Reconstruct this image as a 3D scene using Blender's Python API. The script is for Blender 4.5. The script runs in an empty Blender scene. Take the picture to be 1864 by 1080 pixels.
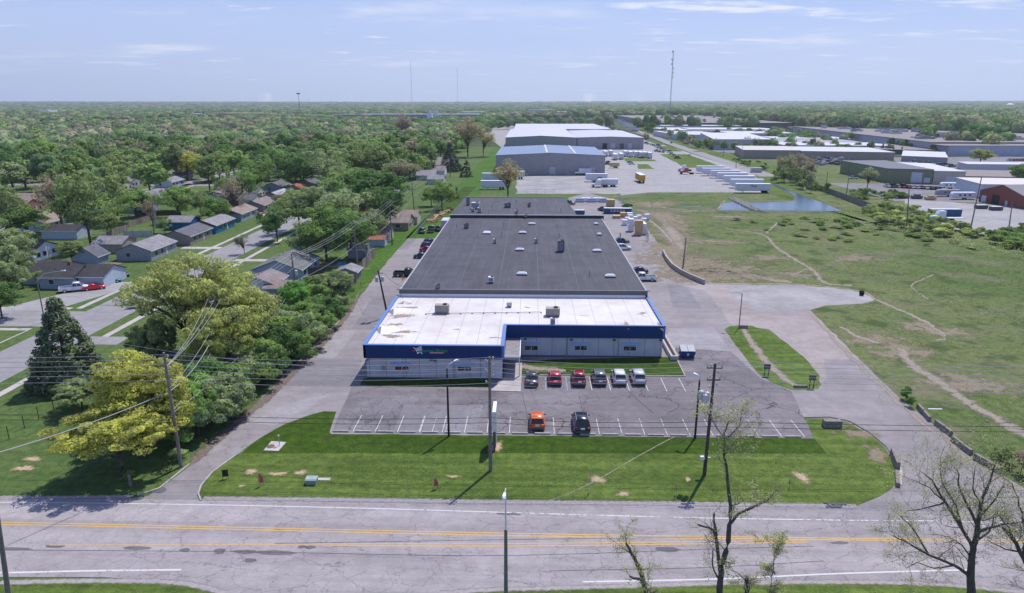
SKYS=.14; SUNE=4.2; EXPO=.16; SKYT=(.80,.81,1.20); CLOUDC=(5.8,5.9,6.6); HORC=(3.55,4.15,5.7); UPC=(1.8,2.98,5.6); LEAFK=3.1; HAZE=.00008
import bpy, math, random
import numpy as np
from mathutils import Vector, Matrix
random.seed(7); R=random.random
def U(a,b): return a+(b-a)*random.random()
SC=bpy.context.scene; COL=SC.collection
# ---------------------------------------------------------------- camera model (used to survey the plan from the photograph)
F=1243.; HZ=187.; PT=math.atan((540-HZ)/F); YAW=math.radians(1.5); CH=39.
CY,SY=math.cos(YAW),math.sin(YAW)
def ray(px,py):
    dx=(px-932)/F; dy=(540-py)/F
    f=math.cos(PT)+dy*math.sin(PT); u=-math.sin(PT)+dy*math.cos(PT)
    return (dx*CY-f*SY, dx*SY+f*CY, u)
def G(px,py,z=0.):
    a,b,u=ray(px,py); t=(z-CH)/u
    return (a*t,b*t)
def V(px,py,y):                      # point on the upright plane Y = y
    a,b,u=ray(px,py); t=y/b
    return (a*t,y,CH+u*t)
def GP(*p): return [G(*q) for q in p]
# ---------------------------------------------------------------- mesh builder
class MB:
    def __init__(s): s.v=[];s.f=[];s.m=[];s.M=None
    def add(s,vs,fs,m=0):
        b=len(s.v)
        if s.M is not None: vs=[tuple(s.M@Vector(v)) for v in vs]
        s.v+=list(vs); s.f+=[[i+b for i in f] for f in fs]; s.m+=[m]*len(fs); return s
    def box(s,x0,y0,z0,x1,y1,z1,m=0):
        return s.add([(x0,y0,z0),(x1,y0,z0),(x1,y1,z0),(x0,y1,z0),(x0,y0,z1),(x1,y0,z1),(x1,y1,z1),(x0,y1,z1)],
          [(3,2,1,0),(4,5,6,7),(0,1,5,4),(1,2,6,5),(2,3,7,6),(3,0,4,7)],m)
    def cbox(s,c,d,m=0):
        return s.box(c[0]-d[0]/2,c[1]-d[1]/2,c[2]-d[2]/2,c[0]+d[0]/2,c[1]+d[1]/2,c[2]+d[2]/2,m)
    def prism(s,pts,z0,z1,m=0,mt=None):
        n=len(pts); a=sum(pts[i][0]*pts[(i+1)%n][1]-pts[(i+1)%n][0]*pts[i][1] for i in range(n))
        if a<0: pts=pts[::-1]
        vs=[(p[0],p[1],z0) for p in pts]+[(p[0],p[1],z1) for p in pts]
        s.add(vs,[list(range(n-1,-1,-1))]+[(i,(i+1)%n,(i+1)%n+n,i+n) for i in range(n)],m)
        b=len(s.v)-2*n; s.f.append([b+n+i for i in range(n)]); s.m.append(m if mt is None else mt); return s
    def flat(s,pts,z,m=0):
        n=len(pts); a=sum(pts[i][0]*pts[(i+1)%n][1]-pts[(i+1)%n][0]*pts[i][1] for i in range(n))
        if a<0: pts=pts[::-1]
        return s.add([(p[0],p[1],z) for p in pts],[list(range(n))],m)
    def path(s,ps,rs,n=6,m=0,cap=True):
        ps=[Vector(p) for p in ps]; rings=[]; up=Vector((0,0,1))
        for i,p in enumerate(ps):
            d=(ps[min(i+1,len(ps)-1)]-ps[max(i-1,0)])
            if d.length<1e-9: d=Vector((0,0,1))
            d.normalize(); a=d.cross(up)
            if a.length<.05: a=d.cross(Vector((1,0,0)))
            a.normalize(); b=d.cross(a); r=rs[i] if hasattr(rs,'__len__') else rs
            rings+=[tuple(p+a*math.cos(2*math.pi*k/n)*r+b*math.sin(2*math.pi*k/n)*r) for k in range(n)]
        L=len(ps); fs=[(i*n+k,i*n+(k+1)%n,(i+1)*n+(k+1)%n,(i+1)*n+k) for i in range(L-1) for k in range(n)]
        if cap: fs+=[list(range(n)),list(range((L-1)*n,L*n))[::-1]]
        return s.add(rings,fs,m)
    def cyl(s,x,y,z0,z1,r0,r1=None,n=10,m=0): return s.path([(x,y,z0),(x,y,z1)],[r0,r0 if r1 is None else r1],n,m)
    def dome(s,x,y,z,r,h,n=10,k=3,m=0):
        vs=[];
        for j in range(k):
            a=j/k*math.pi/2
            vs+=[(x+r*math.cos(a)*math.cos(2*math.pi*i/n),y+r*math.cos(a)*math.sin(2*math.pi*i/n),z+h*math.sin(a)) for i in range(n)]
        vs.append((x,y,z+h)); fs=[(j*n+i,j*n+(i+1)%n,(j+1)*n+(i+1)%n,(j+1)*n+i) for j in range(k-1) for i in range(n)]
        fs+=[((k-1)*n+i,(k-1)*n+(i+1)%n,k*n) for i in range(n)]
        return s.add(vs,fs,m)
    def mesh(s,name,mats,smooth=False):
        me=bpy.data.meshes.new(name); me.from_pydata(s.v,[],s.f)
        for k in (mats if isinstance(mats,(list,tuple)) else [mats]): me.materials.append(k)
        me.polygons.foreach_set('material_index',s.m)
        if smooth: me.polygons.foreach_set('use_smooth',[True]*len(s.f))
        me.update(); return me
    def build(s,name,mats,parent=None,loc=None,rz=0,smooth=False):
        return link(name,s.mesh(name,mats,smooth),parent,loc,rz)
def link(name,me,parent=None,loc=None,rz=0):
    o=bpy.data.objects.new(name,me); COL.objects.link(o)
    if parent: o.parent=parent
    if loc: o.location=loc
    if rz: o.rotation_euler=(0,0,rz)
    return o
def tag(o,label=None,cat=None,group=None,kind=None):
    if label: o['label']=label
    if cat: o['category']=cat
    if group: o['group']=group
    if kind: o['kind']=kind
    return o
def T(name,label,cat,loc=(0,0,0),rz=0,group=None,s=None):
    o=bpy.data.objects.new(name,None); COL.objects.link(o); o.location=loc; o.rotation_euler=(0,0,rz); o.empty_display_size=.3
    if s: o.scale=(s,s,s) if not hasattr(s,'__len__') else s
    return tag(o,label,cat,group)
CH_={}
def copy_tree(o,loc=None,rz=None,label=None,color=None,parent=None,group=None,scale=None):
    c=o.copy(); COL.objects.link(c)
    if parent is not None: c.parent=parent
    if loc is not None: c.location=loc
    if rz is not None: c.rotation_euler=(0,0,rz)
    if scale is not None: c.scale=scale if hasattr(scale,'__len__') else (scale,)*3
    if label: c['label']=label
    if group: c['group']=group
    if color: c.color=(*color,1)
    for k in kids(o): copy_tree(k,parent=c,color=color)
    return c
def kids(o):
    if o.name not in CH_: CH_[o.name]=[k for k in bpy.data.objects if k.parent==o]
    return CH_[o.name]
def paint(o,color):
    o.color=(*color,1)
    for k in kids(o): paint(k,color)
def structure(o): o['kind']='structure'; return o
# ---------------------------------------------------------------- node helpers
def mk(name):
    m=bpy.data.materials.new(name); m.use_nodes=True; m.node_tree.nodes.clear(); return m,m.node_tree
def nd(nt,t,ins=None,**at):
    n=nt.nodes.new('ShaderNode'+t)
    for k,v in at.items(): setattr(n,k,v)
    for k,v in (ins or {}).items():
        if isinstance(v,bpy.types.NodeSocket): nt.links.new(v,n.inputs[k])
        else: n.inputs[k].default_value=v
    return n
def mix(nt,f,a,b,bl='MIX'):
    n=nd(nt,'Mix',data_type='RGBA',blend_type=bl); n.clamp_factor=True
    for k,v in ((0,f),(6,a),(7,b)):
        if isinstance(v,bpy.types.NodeSocket): nt.links.new(v,n.inputs[k])
        else: n.inputs[k].default_value=v if k==0 else (*v[:3],1)
    return n.outputs[2]
def mth(nt,op,a,b=0.,c=0.):
    n=nd(nt,'Math',{0:a,1:b,2:c},operation=op); return n.outputs[0]
def pos(nt,sx=1,sy=1,sz=1,rot=0):
    g=nd(nt,'NewGeometry').outputs['Position']
    if (sx,sy,sz,rot)==(1,1,1,0): return g
    return nd(nt,'Mapping',{'Vector':g,'Scale':(sx,sy,sz),'Rotation':(0,0,rot)}).outputs[0]
def noi(nt,v,sc,det=4,rough=.6,lac=2): return nd(nt,'TexNoise',{'Vector':v,'Scale':sc,'Detail':float(det),'Roughness':rough,'Lacunarity':float(lac)}).outputs[0]
def rmp(nt,f,lo,hi,a=0.,b=1.): return nd(nt,'MapRange',{0:f,1:lo,2:hi,3:a,4:b},interpolation_type='SMOOTHSTEP').outputs[0]
def bsdf(nt,col,rough=.8,spec=.3,metal=0.,bump=None,bd=.1,bs=.4,**ex):
    p=nd(nt,'BsdfPrincipled',{'Roughness':rough,'Specular IOR Level':spec,'Metallic':metal})
    if isinstance(col,bpy.types.NodeSocket): nt.links.new(col,p.inputs['Base Color'])
    else: p.inputs['Base Color'].default_value=(*col,1)
    for k,v in ex.items(): p.inputs[k.replace('_',' ')].default_value=v
    if bump is not None:
        b=nd(nt,'Bump',{'Height':bump,'Distance':bd,'Strength':bs}); nt.links.new(b.outputs[0],p.inputs['Normal'])
    return p.outputs[0]
def fin(m,nt,sh):
    o=nd(nt,'OutputMaterial'); nt.links.new(sh,o.inputs[0]); return m
MC={}
def mat(col,rough=.7,spec=.3,metal=0.,var=.12,sc=1.5,name=None):
    key=(tuple(col),rough,spec,metal,var,sc)
    if key in MC: return MC[key]
    m,nt=mk(name or 'surface'); v=pos(nt)
    n=noi(nt,v,sc,5,.65); c=mix(nt,rmp(nt,n,.25,.75),[x*(1-var) for x in col],[min(1,x*(1+var)) for x in col])
    MC[key]=fin(m,nt,bsdf(nt,c,rough,spec,metal)); return MC[key]
def objmat(name,rough=.3,spec=.5,coat=0.,var=.05,metal=0.):
    m,nt=mk(name); oi=nd(nt,'ObjectInfo'); n=noi(nt,pos(nt),3,3)
    c=mix(nt,1.,oi.outputs['Color'],mix(nt,n,(1-var,)*3,(1,1,1)),'MULTIPLY')
    return fin(m,nt,bsdf(nt,c,rough,spec,metal,Coat_Weight=coat))
def leafmat(name,useattr=False,trans=.46,var=.45,objrand=False):
    m,nt=mk(name)
    c0=nd(nt,'Attribute',attribute_name='Col').outputs[0] if useattr else nd(nt,'ObjectInfo').outputs['Color']
    v=pos(nt); n=noi(nt,v,.55,3,.6); n2=noi(nt,v,3.1,2)
    c=mix(nt,1.,c0,mix(nt,rmp(nt,n,.3,.7),(1-var,1-var,1-var*.8),(1+var*.6,1+var*.5,1+var*.2)),'MULTIPLY')
    c=mix(nt,1.,c,mix(nt,n2,[x*LEAFK for x in (.7,.7,.72)],[x*LEAFK for x in (1.3,1.3,1.28)]),'MULTIPLY')
    d=nd(nt,'BsdfDiffuse',{'Color':c}); t=nd(nt,'BsdfTranslucent',{'Color':c})
    return fin(m,nt,nd(nt,'MixShader',{0:trans,1:d.outputs[0],2:t.outputs[0]}).outputs[0])
# ---------------------------------------------------------------- ground materials
def cracks(nt,v,sc,w,dist=.5,seed=0):
    d=nd(nt,'TexNoise',{'Vector':v,'Scale':sc*2.2,'Detail':4.,'Roughness':.65}).outputs['Color']
    vv=nd(nt,'VectorMath',{0:v,1:nd(nt,'VectorMath',{0:nd(nt,'VectorMath',{0:d,1:(.5,.5,.5)},operation='SUBTRACT').outputs[0],'Scale':dist/sc},operation='SCALE').outputs[0]},operation='ADD').outputs[0]
    e=nd(nt,'TexVoronoi',{'Vector':vv,'Scale':sc},feature='DISTANCE_TO_EDGE').outputs['Distance']
    return rmp(nt,e,0.,w*sc,1.,0.)
def asphalt(name,col,cr=((.22,.07,.6),(.75,.03,.35)),streak=.1,stain=.2,rot=0,stretch=(1,1)):
    m,nt=mk(name); v=pos(nt); vs=pos(nt,.02,.9,1,rot); z=pos(nt,stretch[0],stretch[1],0)
    n=rmp(nt,noi(nt,v,.09,6,.65),.3,.7); n2=noi(nt,v,9,2); n3=rmp(nt,noi(nt,vs,.6,4),.3,.7); n4=rmp(nt,noi(nt,v,.6,5,.7),.35,.7)
    c=mix(nt,n,[x*(1-stain) for x in col],[x*(1+stain*.6) for x in col])
    c=mix(nt,1.,c,mix(nt,n3,(1-streak,)*3,(1+streak*.7,)*3),'MULTIPLY')
    c=mix(nt,1.,c,mix(nt,n4,(.9,.9,.9),(1.07,1.07,1.07)),'MULTIPLY')
    c=mix(nt,1.,c,mix(nt,n2,(.86,.86,.86),(1.12,1.12,1.12)),'MULTIPLY')
    for k,(sc,w,st) in enumerate(cr):
        mk_=rmp(nt,noi(nt,v,.05+.03*k,2),.36,.54)
        f=mth(nt,'MULTIPLY',cracks(nt,z,sc,w),mth(nt,'MULTIPLY',mth(nt,'ADD',mk_,.25),st))
        c=mix(nt,f,c,[x*.3 for x in col])
    return fin(m,nt,bsdf(nt,c,.88,.25,bump=n2,bd=.02))
def grassmat(name,a,b,dry=(.32,.27,.15),dryamt=.12,mow=.12,big=.045,clump=0.,mowdir=(.015,.35)):
    m,nt=mk(name); v=pos(nt); n=rmp(nt,noi(nt,v,big,6,.6),.3,.7); n2=noi(nt,v,.9,6,.75); n3=noi(nt,v,6,3,.7)
    c=mix(nt,n,a,b); c=mix(nt,1.,c,mix(nt,rmp(nt,n2,.28,.72),(.60,.66,.66),(1.38,1.32,1.25)),'MULTIPLY')
    c=mix(nt,1.,c,mix(nt,n3,(.55,.55,.6),(1.45,1.45,1.4)),'MULTIPLY')
    if mow:
        mv=pos(nt,mowdir[0],mowdir[1],1); c=mix(nt,1.,c,mix(nt,rmp(nt,noi(nt,mv,2.2,3),.35,.65),(1-mow,)*3,(1+mow,)*3),'MULTIPLY')
    if dryamt:
        d=noi(nt,v,.11,8,.72); c=mix(nt,rmp(nt,d,.72-dryamt,.86-dryamt),c,mix(nt,n3,[x*.7 for x in dry],[x*1.2 for x in dry]))
    if clump:
        d=noi(nt,v,.16,7,.68); c=mix(nt,mth(nt,'MULTIPLY',rmp(nt,d,.5,.62),clump),c,(.050,.085,.028)); d=noi(nt,pos(nt,1,1.6,1),.05,8,.72); c=mix(nt,mth(nt,'MULTIPLY',rmp(nt,d,.50,.68),.75),c,mix(nt,n3,(.15,.13,.085),(.25,.215,.15)))
    else:
        d=noi(nt,v,1.3,5,.8); c=mix(nt,mth(nt,'MULTIPLY',rmp(nt,d,.62,.75),.5),c,[min(1,x*1.9+.02) for x in b]); d=noi(nt,v,.2,6,.7); c=mix(nt,mth(nt,'MULTIPLY',rmp(nt,d,.52,.7),.35),c,[a[0]*.6,a[1]*.72,a[2]*.7])
    return fin(m,nt,bsdf(nt,c,.95,.1,bump=n3,bd=.25,bs=.6))
def edgemat(name,a,b,rough=.95,edge=.35,sc=.8,amax=1.):     # ragged-edged strip: u runs across it
    m,nt=mk(name); v=pos(nt); n=noi(nt,v,2.5,6,.7); u=nd(nt,'UVMap').outputs[0]
    ux=nd(nt,'SeparateXYZ',{0:u}).outputs[0]; d=mth(nt,'MULTIPLY',mth(nt,'ABSOLUTE',mth(nt,'SUBTRACT',ux,.5)),2.)
    al=mth(nt,'ADD',mth(nt,'SUBTRACT',1.,d),mth(nt,'MULTIPLY',mth(nt,'SUBTRACT',noi(nt,v,sc,6,.7),.5),edge*5))
    al=rmp(nt,al,.15,.75,0,amax); c=mix(nt,rmp(nt,n,.3,.7),a,b)
    t=nd(nt,'BsdfTransparent'); s=bsdf(nt,c,rough,.15,bump=n,bd=.08)
    return fin(m,nt,nd(nt,'MixShader',{0:al,1:t.outputs[0],2:s}).outputs[0])
def linemat(name,col,wear=.5):
    m,nt=mk(name); v=pos(nt); n=noi(nt,v,2.4,7,.75); n2=noi(nt,v,.25,3)
    al=rmp(nt,mth(nt,'ADD',n,mth(nt,'MULTIPLY',mth(nt,'SUBTRACT',n2,.5),.5)),wear-.16,wear+.02)
    return fin(m,nt,nd(nt,'MixShader',{0:al,1:nd(nt,'BsdfTransparent').outputs[0],2:bsdf(nt,mix(nt,n,[x*.75 for x in col],col),.7)}).outputs[0])
ZK=[0]
def ribbon(name,pts,w,m,z,parent=None,kind='structure',seg=1):
    if name in('dirt_track','gravel_strip','bare_soil','road_verge','road_joint'): ZK[0]+=1; z+=.0002*(ZK[0]%40)
    P=[Vector(p) for p in pts]; vs=[];uv=[];fs=[]
    if seg>1:
        Q=[]; E=[P[0]*2-P[1]]+P+[P[-1]*2-P[-2]]; jt=.25 if name=='dirt_track' else 0
        for i in range(1,len(E)-2):
            p0,p1,p2,p3=E[i-1:i+3]
            for k in range(seg):
                t=k/seg; q=(p1*2+(p2-p0)*t+(p0*2-p1*5+p2*4-p3)*t*t+(p1*3-p0-p2*3+p3)*t*t*t)*.5
                Q.append(q+Vector((U(-jt,jt),U(-jt,jt))))
        P=Q+[P[-1]]
    for i,p in enumerate(P):
        d=(P[min(i+1,len(P)-1)]-P[max(i-1,0)]).normalized(); nn=Vector((-d.y,d.x)); ww=w[min(i//seg,len(w)-1)] if hasattr(w,'__len__') else w
        vs+=[(p.x+nn.x*ww/2,p.y+nn.y*ww/2,z),(p.x-nn.x*ww/2,p.y-nn.y*ww/2,z)]; uv+=[(0,i),(1,i)]
    fs=[(2*i,2*i+1,2*i+3,2*i+2) for i in range(len(P)-1)]
    me=bpy.data.meshes.new(name); me.from_pydata(vs,[],fs); ul=me.uv_layers.new(name='UVMap')
    for l in me.loops: ul.data[l.index].uv=uv[l.vertex_index]
    me.materials.append(m); o=link(name,me,parent)
    if kind: o['kind']=kind
    return o
def rough_poly(pts,step=1.5,amp=.3,seed=1):
    rn=random.Random(seed); out=[]; n=len(pts)
    for i in range(n):
        a,b=Vector(pts[i]),Vector(pts[(i+1)%n]); L=(b-a).length; k=max(1,min(60,int(L/step))); nn=Vector((-(b-a).y,(b-a).x))/max(L,1e-6)
        for j in range(k):
            q=a.lerp(b,j/k)+ (nn*rn.gauss(0,amp) if j else Vector((0,0))); out.append((q.x,q.y))
    return out
def sheet(name,pts,m,z,rough=0,amp=.3,seed=1,kind='structure',label=None):
    if rough: pts=rough_poly(pts,rough,amp,seed)
    o=MB().flat(pts,z).build(name,m); o['kind']=kind; return o
# ================================================================ world, light, camera
w=bpy.data.worlds.new('World'); SC.world=w; w.use_nodes=True; nt=w.node_tree; nt.nodes.clear()
SUN_EL=math.radians(60); SUN_AZ=math.radians(29)
sky=nd(nt,'TexSky',sky_type='NISHITA',sun_disc=False,sun_elevation=SUN_EL,sun_rotation=SUN_AZ,air_density=1.0,dust_density=.7,ozone_density=3.,altitude=200)
tc=nd(nt,'TexCoord').outputs['Generated']; sp=nd(nt,'SeparateXYZ',{0:tc})
zz=mth(nt,'MAXIMUM',sp.outputs[2],.012)
cx=mth(nt,'DIVIDE',sp.outputs[0],mth(nt,'ADD',zz,.06)); cy=mth(nt,'DIVIDE',sp.outputs[1],mth(nt,'ADD',zz,.06))
cv=nd(nt,'CombineXYZ',{0:cx,1:cy,2:11.4}).outputs[0]
n1=noi(nt,nd(nt,'Mapping',{'Vector':cv,'Scale':(.8,1.1,1)}).outputs[0],.55,8,.58); n2=noi(nt,cv,.16,4,.5)
n5=noi(nt,nd(nt,'Mapping',{'Vector':cv,'Scale':(.75,1.5,1)}).outputs[0],1.3,7,.62); pf=mth(nt,'MULTIPLY',rmp(nt,n5,.55,.68),rmp(nt,noi(nt,cv,.33,2),.45,.57))
cl=mth(nt,'MULTIPLY',rmp(nt,n1,.54,.72),rmp(nt,n2,.38,.58))
veil=rmp(nt,noi(nt,nd(nt,'Mapping',{'Vector':cv,'Scale':(.4,1.2,1)}).outputs[0],.25,7,.6),.45,.8)
cl=mth(nt,'MULTIPLY',mth(nt,'MINIMUM',mth(nt,'ADD',mth(nt,'MAXIMUM',cl,pf),mth(nt,'MULTIPLY',veil,.16)),1.),rmp(nt,sp.outputs[2],.01,.07,.25,.85))
tint=mix(nt,1.,sky.outputs[0],(SKYT),'MULTIPLY')
n6=noi(nt,nd(nt,'Mapping',{'Vector':cv,'Scale':(.7,1.3,1),'Location':(3.1,1.7,0)}).outputs[0],2.6,7,.6); pf2=mth(nt,'MULTIPLY',rmp(nt,n6,.57,.70),rmp(nt,noi(nt,nd(nt,'Mapping',{'Vector':cv,'Location':(7.3,0,0)}).outputs[0],.5,2),.46,.6))
cl=mth(nt,'MAXIMUM',cl,mth(nt,'MULTIPLY',pf2,.75))
air=mix(nt,rmp(nt,sp.outputs[2],0.,.24),HORC,UPC); tint=mix(nt,rmp(nt,sp.outputs[2],.1,.5,.9,.0),tint,air)
c=mix(nt,cl,tint,CLOUDC)
bg=nd(nt,'Background',{'Color':c,'Strength':SKYS}); o=nd(nt,'OutputWorld'); nt.links.new(bg.outputs[0],o.inputs[0])
sl=bpy.data.lights.new('sun','SUN'); sl.energy=SUNE; sl.angle=math.radians(.5); sl.color=(1,.955,.9)
so=bpy.data.objects.new('sun',sl); COL.objects.link(so)
sd=Vector((math.sin(SUN_AZ)*math.cos(SUN_EL),math.cos(SUN_AZ)*math.cos(SUN_EL),math.sin(SUN_EL)))
so.rotation_euler=sd.to_track_quat('Z','Y').to_euler(); so.location=(0,0,300)
cam=bpy.data.cameras.new('camera'); cam.sensor_width=36; cam.lens=36*F/1864; cam.clip_end=40000; cam.clip_start=.5
co=bpy.data.objects.new('camera',cam); COL.objects.link(co); co.location=(0,0,CH); co.rotation_euler=(math.pi/2-PT,0,YAW); SC.camera=co
SC.view_settings.view_transform='Standard'; SC.view_settings.look='None'; SC.view_settings.exposure=EXPO; SC.view_settings.gamma=1
SC.cycles.max_bounces=5; SC.cycles.diffuse_bounces=2; SC.cycles.glossy_bounces=2; SC.cycles.transmission_bounces=3; SC.cycles.transparent_max_bounces=10; SC.cycles.volume_bounces=0
try: SC.cycles.volume_step_rate=10
except Exception: pass
# ================================================================ materials
M={}
M['road']=asphalt('road asphalt',(.325,.298,.296),((.16,.07,.5),(.30,.045,.5),(.75,.022,.4)),.17,.13,stretch=(1,1.6))
M['lot']=asphalt('parking asphalt',(.19,.172,.178),((.1,.13,.8),(.3,.06,.55)),.14,.24)
M['lotold']=asphalt('old cracked asphalt',(.20,.19,.20),((.35,.1,.8),(.9,.05,.6)),.1,.3)
M['drive']=asphalt('drive asphalt',(.265,.243,.242),((.09,.07,.35),(.3,.03,.2)),.08,.15,rot=math.pi/2)
M['patch']=asphalt('asphalt patch',(.14,.13,.14),((.5,.04,.4),),.05,.15)
M['street']=asphalt('street concrete',(.27,.26,.262),((.25,.05,.35),),.05,.1)
M['conc']=asphalt('concrete',(.44,.40,.385),((.33,.03,.25),),.03,.12)
M['yard2']=asphalt('lot asphalt',(.20,.195,.20),((.07,.12,.4),),.08,.2)
M['yard']=asphalt('yard concrete',(.32,.31,.305),((.07,.12,.4),),.06,.12)
M['gravel']=asphalt('gravel',(.315,.305,.30),(),.02,.22)
M['dirt']=asphalt('packed dirt gravel',(.32,.28,.262),(),.04,.18)
M['lawn']=grassmat('mown lawn',(.080,.126,.025),(.113,.162,.038),dryamt=.03,mow=.18)
M['lawn2']=grassmat('deep green lawn',(.036,.074,.008),(.052,.094,.012),dryamt=.0,mow=.12)
M['field']=grassmat('rough field',(.094,.138,.042),(.152,.176,.072),dry=(.36,.30,.22),dryamt=.07,mow=0,big=.022,clump=.8)
M['hood']=grassmat('neighbourhood grass',(.075,.125,.036),(.105,.15,.05),dryamt=.1,mow=.05)
M['floor']=grassmat('woodland floor',(.05,.075,.03),(.08,.10,.05),dry=(.2,.17,.12),dryamt=.16,mow=0)
M['bare']=edgemat('bare dirt',(.36,.31,.25),(.24,.205,.16),edge=.5,sc=.55,amax=.9)
M['straw']=edgemat('straw patch',(.50,.38,.25),(.34,.26,.16),edge=.25,sc=2.2)
M['verge']=edgemat('gravel verge',(.36,.33,.32),(.26,.235,.23),edge=.25,sc=1.5)
M['white']=linemat('white road paint',(.62,.62,.62),.42); M['whitefaded']=linemat('faded white paint',(.6,.6,.6),.52)
M['yellow']=linemat('yellow road paint',(.66,.40,.10),.37); M['softdirt']=edgemat('worn ground',(.30,.25,.18),(.20,.175,.11),edge=.7,sc=.4,amax=.85); M['lawn3']=grassmat('verge grass',(.055,.125,.018),(.075,.15,.025),dryamt=.0,mow=.08)
M['bluel']=linemat('blue paint',(.25,.4,.6),.45)
M['patch2']=asphalt('darker asphalt patch',(.215,.205,.215),((.2,.06,.5),(.5,.04,.4)),.06,.15); M['drive2']=asphalt('lighter asphalt patch',(.30,.285,.29),((.2,.05,.4),),.06,.12)
M['soil']=edgemat('leaf litter soil',(.20,.16,.13),(.12,.10,.085),edge=.4,sc=1.)
M['kerb']=mat((.40,.365,.34),.85,.2,0,.2,2.)
M['tar']=mat((.05,.05,.055),.8,.2,0,.2)
M['leaf']=leafmat('foliage'); M['leafc']=leafmat('conifer foliage',var=.35,trans=.1); M['woods']=leafmat('woods foliage',True,trans=.3,var=.22)
M['bark']=mat((.10,.085,.075),.95,.1,0,.35,4.,'bark'); M['barkd']=mat((.115,.10,.09),.95,.1,0,.35,5.,'dark bark')
M['pole']=mat((.21,.185,.165),.9,.15,0,.25,3.,'weathered timber'); M['poled']=mat((.09,.07,.06),.9,.15,0,.3,3.)
M['metal']=mat((.55,.56,.58),.4,.5,.7,.08); M['white_metal']=mat((.72,.73,.75),.5,.4,0,.05)
M['black']=mat((.02,.02,.022),.6,.4,0,.1); M['wire']=mat((.36,.36,.38),.5,.4,0,.03); M['wired']=mat((.03,.03,.035),.6,.3,0,.03)
M['glass']=mat((.02,.025,.03),.08,.7,0,.05); M['tyre']=mat((.018,.018,.018),.9,.2,0,.1)
M['paint']=objmat('vehicle paint',.28,.5,.6,.02); M['objdull']=objmat('painted surface',.75,.3,0,.15)
M['red']=mat((.45,.02,.02),.3,.5,0,.05)
M['grey']=mat((.30,.30,.32),.7,.3,0,.12); M['lgrey']=mat((.5,.5,.52),.6,.3,0,.1); M['dgrey']=mat((.11,.11,.12),.7,.3,0,.12)
M['timber']=mat((.55,.38,.2),.8,.2,0,.3,3.); M['wrap']=mat((.75,.76,.78),.4,.5,0,.1)
M['blue']=mat((.012,.05,.17),.5,.4,0,.08); M['bluel2']=mat((.06,.17,.42),.45,.4,0,.05)
# ================================================================ ground, roads
L=.004
gs=MB()
gs.flat([(-12000,-300),(12000,-300),(12000,12000),(-12000,12000)],0)
structure(gs.build('ground',M['floor']))
sheet('grass',[(-330,-20),(22,-20),(22,640),(-120,640),(-330,420)],M['hood'],L)
sheet('field',[(22,-20),(400,-20),(400,330),(125,640),(22,640)],M['field'],L)
# front lawn between parking lot and road
lawn=GP((368,916),(361,902),(366,885),(385,862),(440,822),(470,800),(520,772),(560,757),(590,749),(612,750),(606,768),(600,787),(603,790.5),(1482,798.5),(1474,780),(1463,762),(1510,762),(1545,770),(1580,790),(1610,815),(1624,835),(1632,865),(1628,885),(1605,902),(1560,921))
sheet('asphalt_lot',GP((100,925),(270,903),(350,845),(455,745),(545,655),(640,560),(722,455),(790,384),(866,384),(866,366),(1128,366),(1165,400),(1215,465),(1290,522),(1345,600),(1420,702),(1500,712),(1560,660),(1640,730),(1760,828),(1864,893),(1990,960),(100,960)),M['drive'],2*L,2,.12)
lot=GP((604,788),(640,705),(700,704),(900,712),(950,686),(1246,686),(1228,651),(1216,645),(1216,632),(1330,640),(1385,690),(1440,712),(1464,762),(1482,797))
sheet('parking_lot',lot,M['lot'],3*L,2.5,.05)
sheet('parking_lot_cracked_section',GP((604,788),(640,745),(655,722),(770,722),(735,788)),M['lotold'],4*L,2,.05)
sheet('parking_lot_patch',GP((735,738),(880,738),(866,788),(715,788)),M['patch2'],5*L,2,.04)
sheet('parking_lot_seam',GP((1246,640),(1330,640),(1385,690),(1464,762),(1482,797),(1400,797)),M['lot'],4*L)
sheet('lawn',rough_poly(lawn,1.2,.09,4),M['lawn'],6*L)
sheet('lawn_strip',rough_poly(GP((440,826),(470,800),(520,772),(560,757),(590,749),(612,750),(606,768),(600,787),(603,790.5),(1482,798.5),(1505,826)),1.5,.03),M['lawn2'],7*L)
# main road
def W(y0,y1): return [(-300,y0-7.),(-56,y0),(-1.6,y0),(46,y0-.0)]
road=[(-400,43.5),(-60,48.0),(-45,48.4),(-36,48.6)]+GP((330,1064),(400,1079))+[(-24,46.0),(-8,46.0)]+GP((900,1074),(1100,1069),(1300,1063),(1500,1060),(1700,1064),(1864,1079))+[(60,47),(400,46.5)]+[(400,62)]+GP((1864,945),(1560,925),(1200,917),(900,914),(600,910),(370,910))+[(-54,60.6),(-400,60)]
sheet('road',rough_poly(road,2.5,.06,3),M['road'],7*L)
structure(ribbon('road_verge',GP((370,908),(600,910),(900,914),(1200,917),(1560,922)),1.3,M['verge'],8.4*L,seg=6))
structure(ribbon('road_verge',GP((0,906),(120,906),(240,905)),1.1,M['verge'],8.4*L,seg=4))
structure(ribbon('road_verge',GP((0,1061),(200,1058),(330,1062),(410,1080)),1.,M['verge'],8.4*L,seg=4))
structure(ribbon('road_verge',GP((800,1081),(900,1074),(1100,1069),(1300,1063),(1500,1060),(1700,1064),(1864,1079)),.9,M['verge'],8.4*L,seg=4))
def mark(name,pts,wd,m='white',z=9): return ribbon(name,GP(*pts),wd,M[m],z*L,seg=3)
mark('road_marking',[(-300,913),(0,915),(200,917),(450,921),(700,927),(900,933)],.14); mark('road_marking',[(900,933),(1100,939),(1300,944),(1420,946)],.16,'whitefaded')
mark('road_marking',[(1420,946),(1560,948),(1700,949),(1864,953),(2100,958)],.16,'whitefaded')
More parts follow.
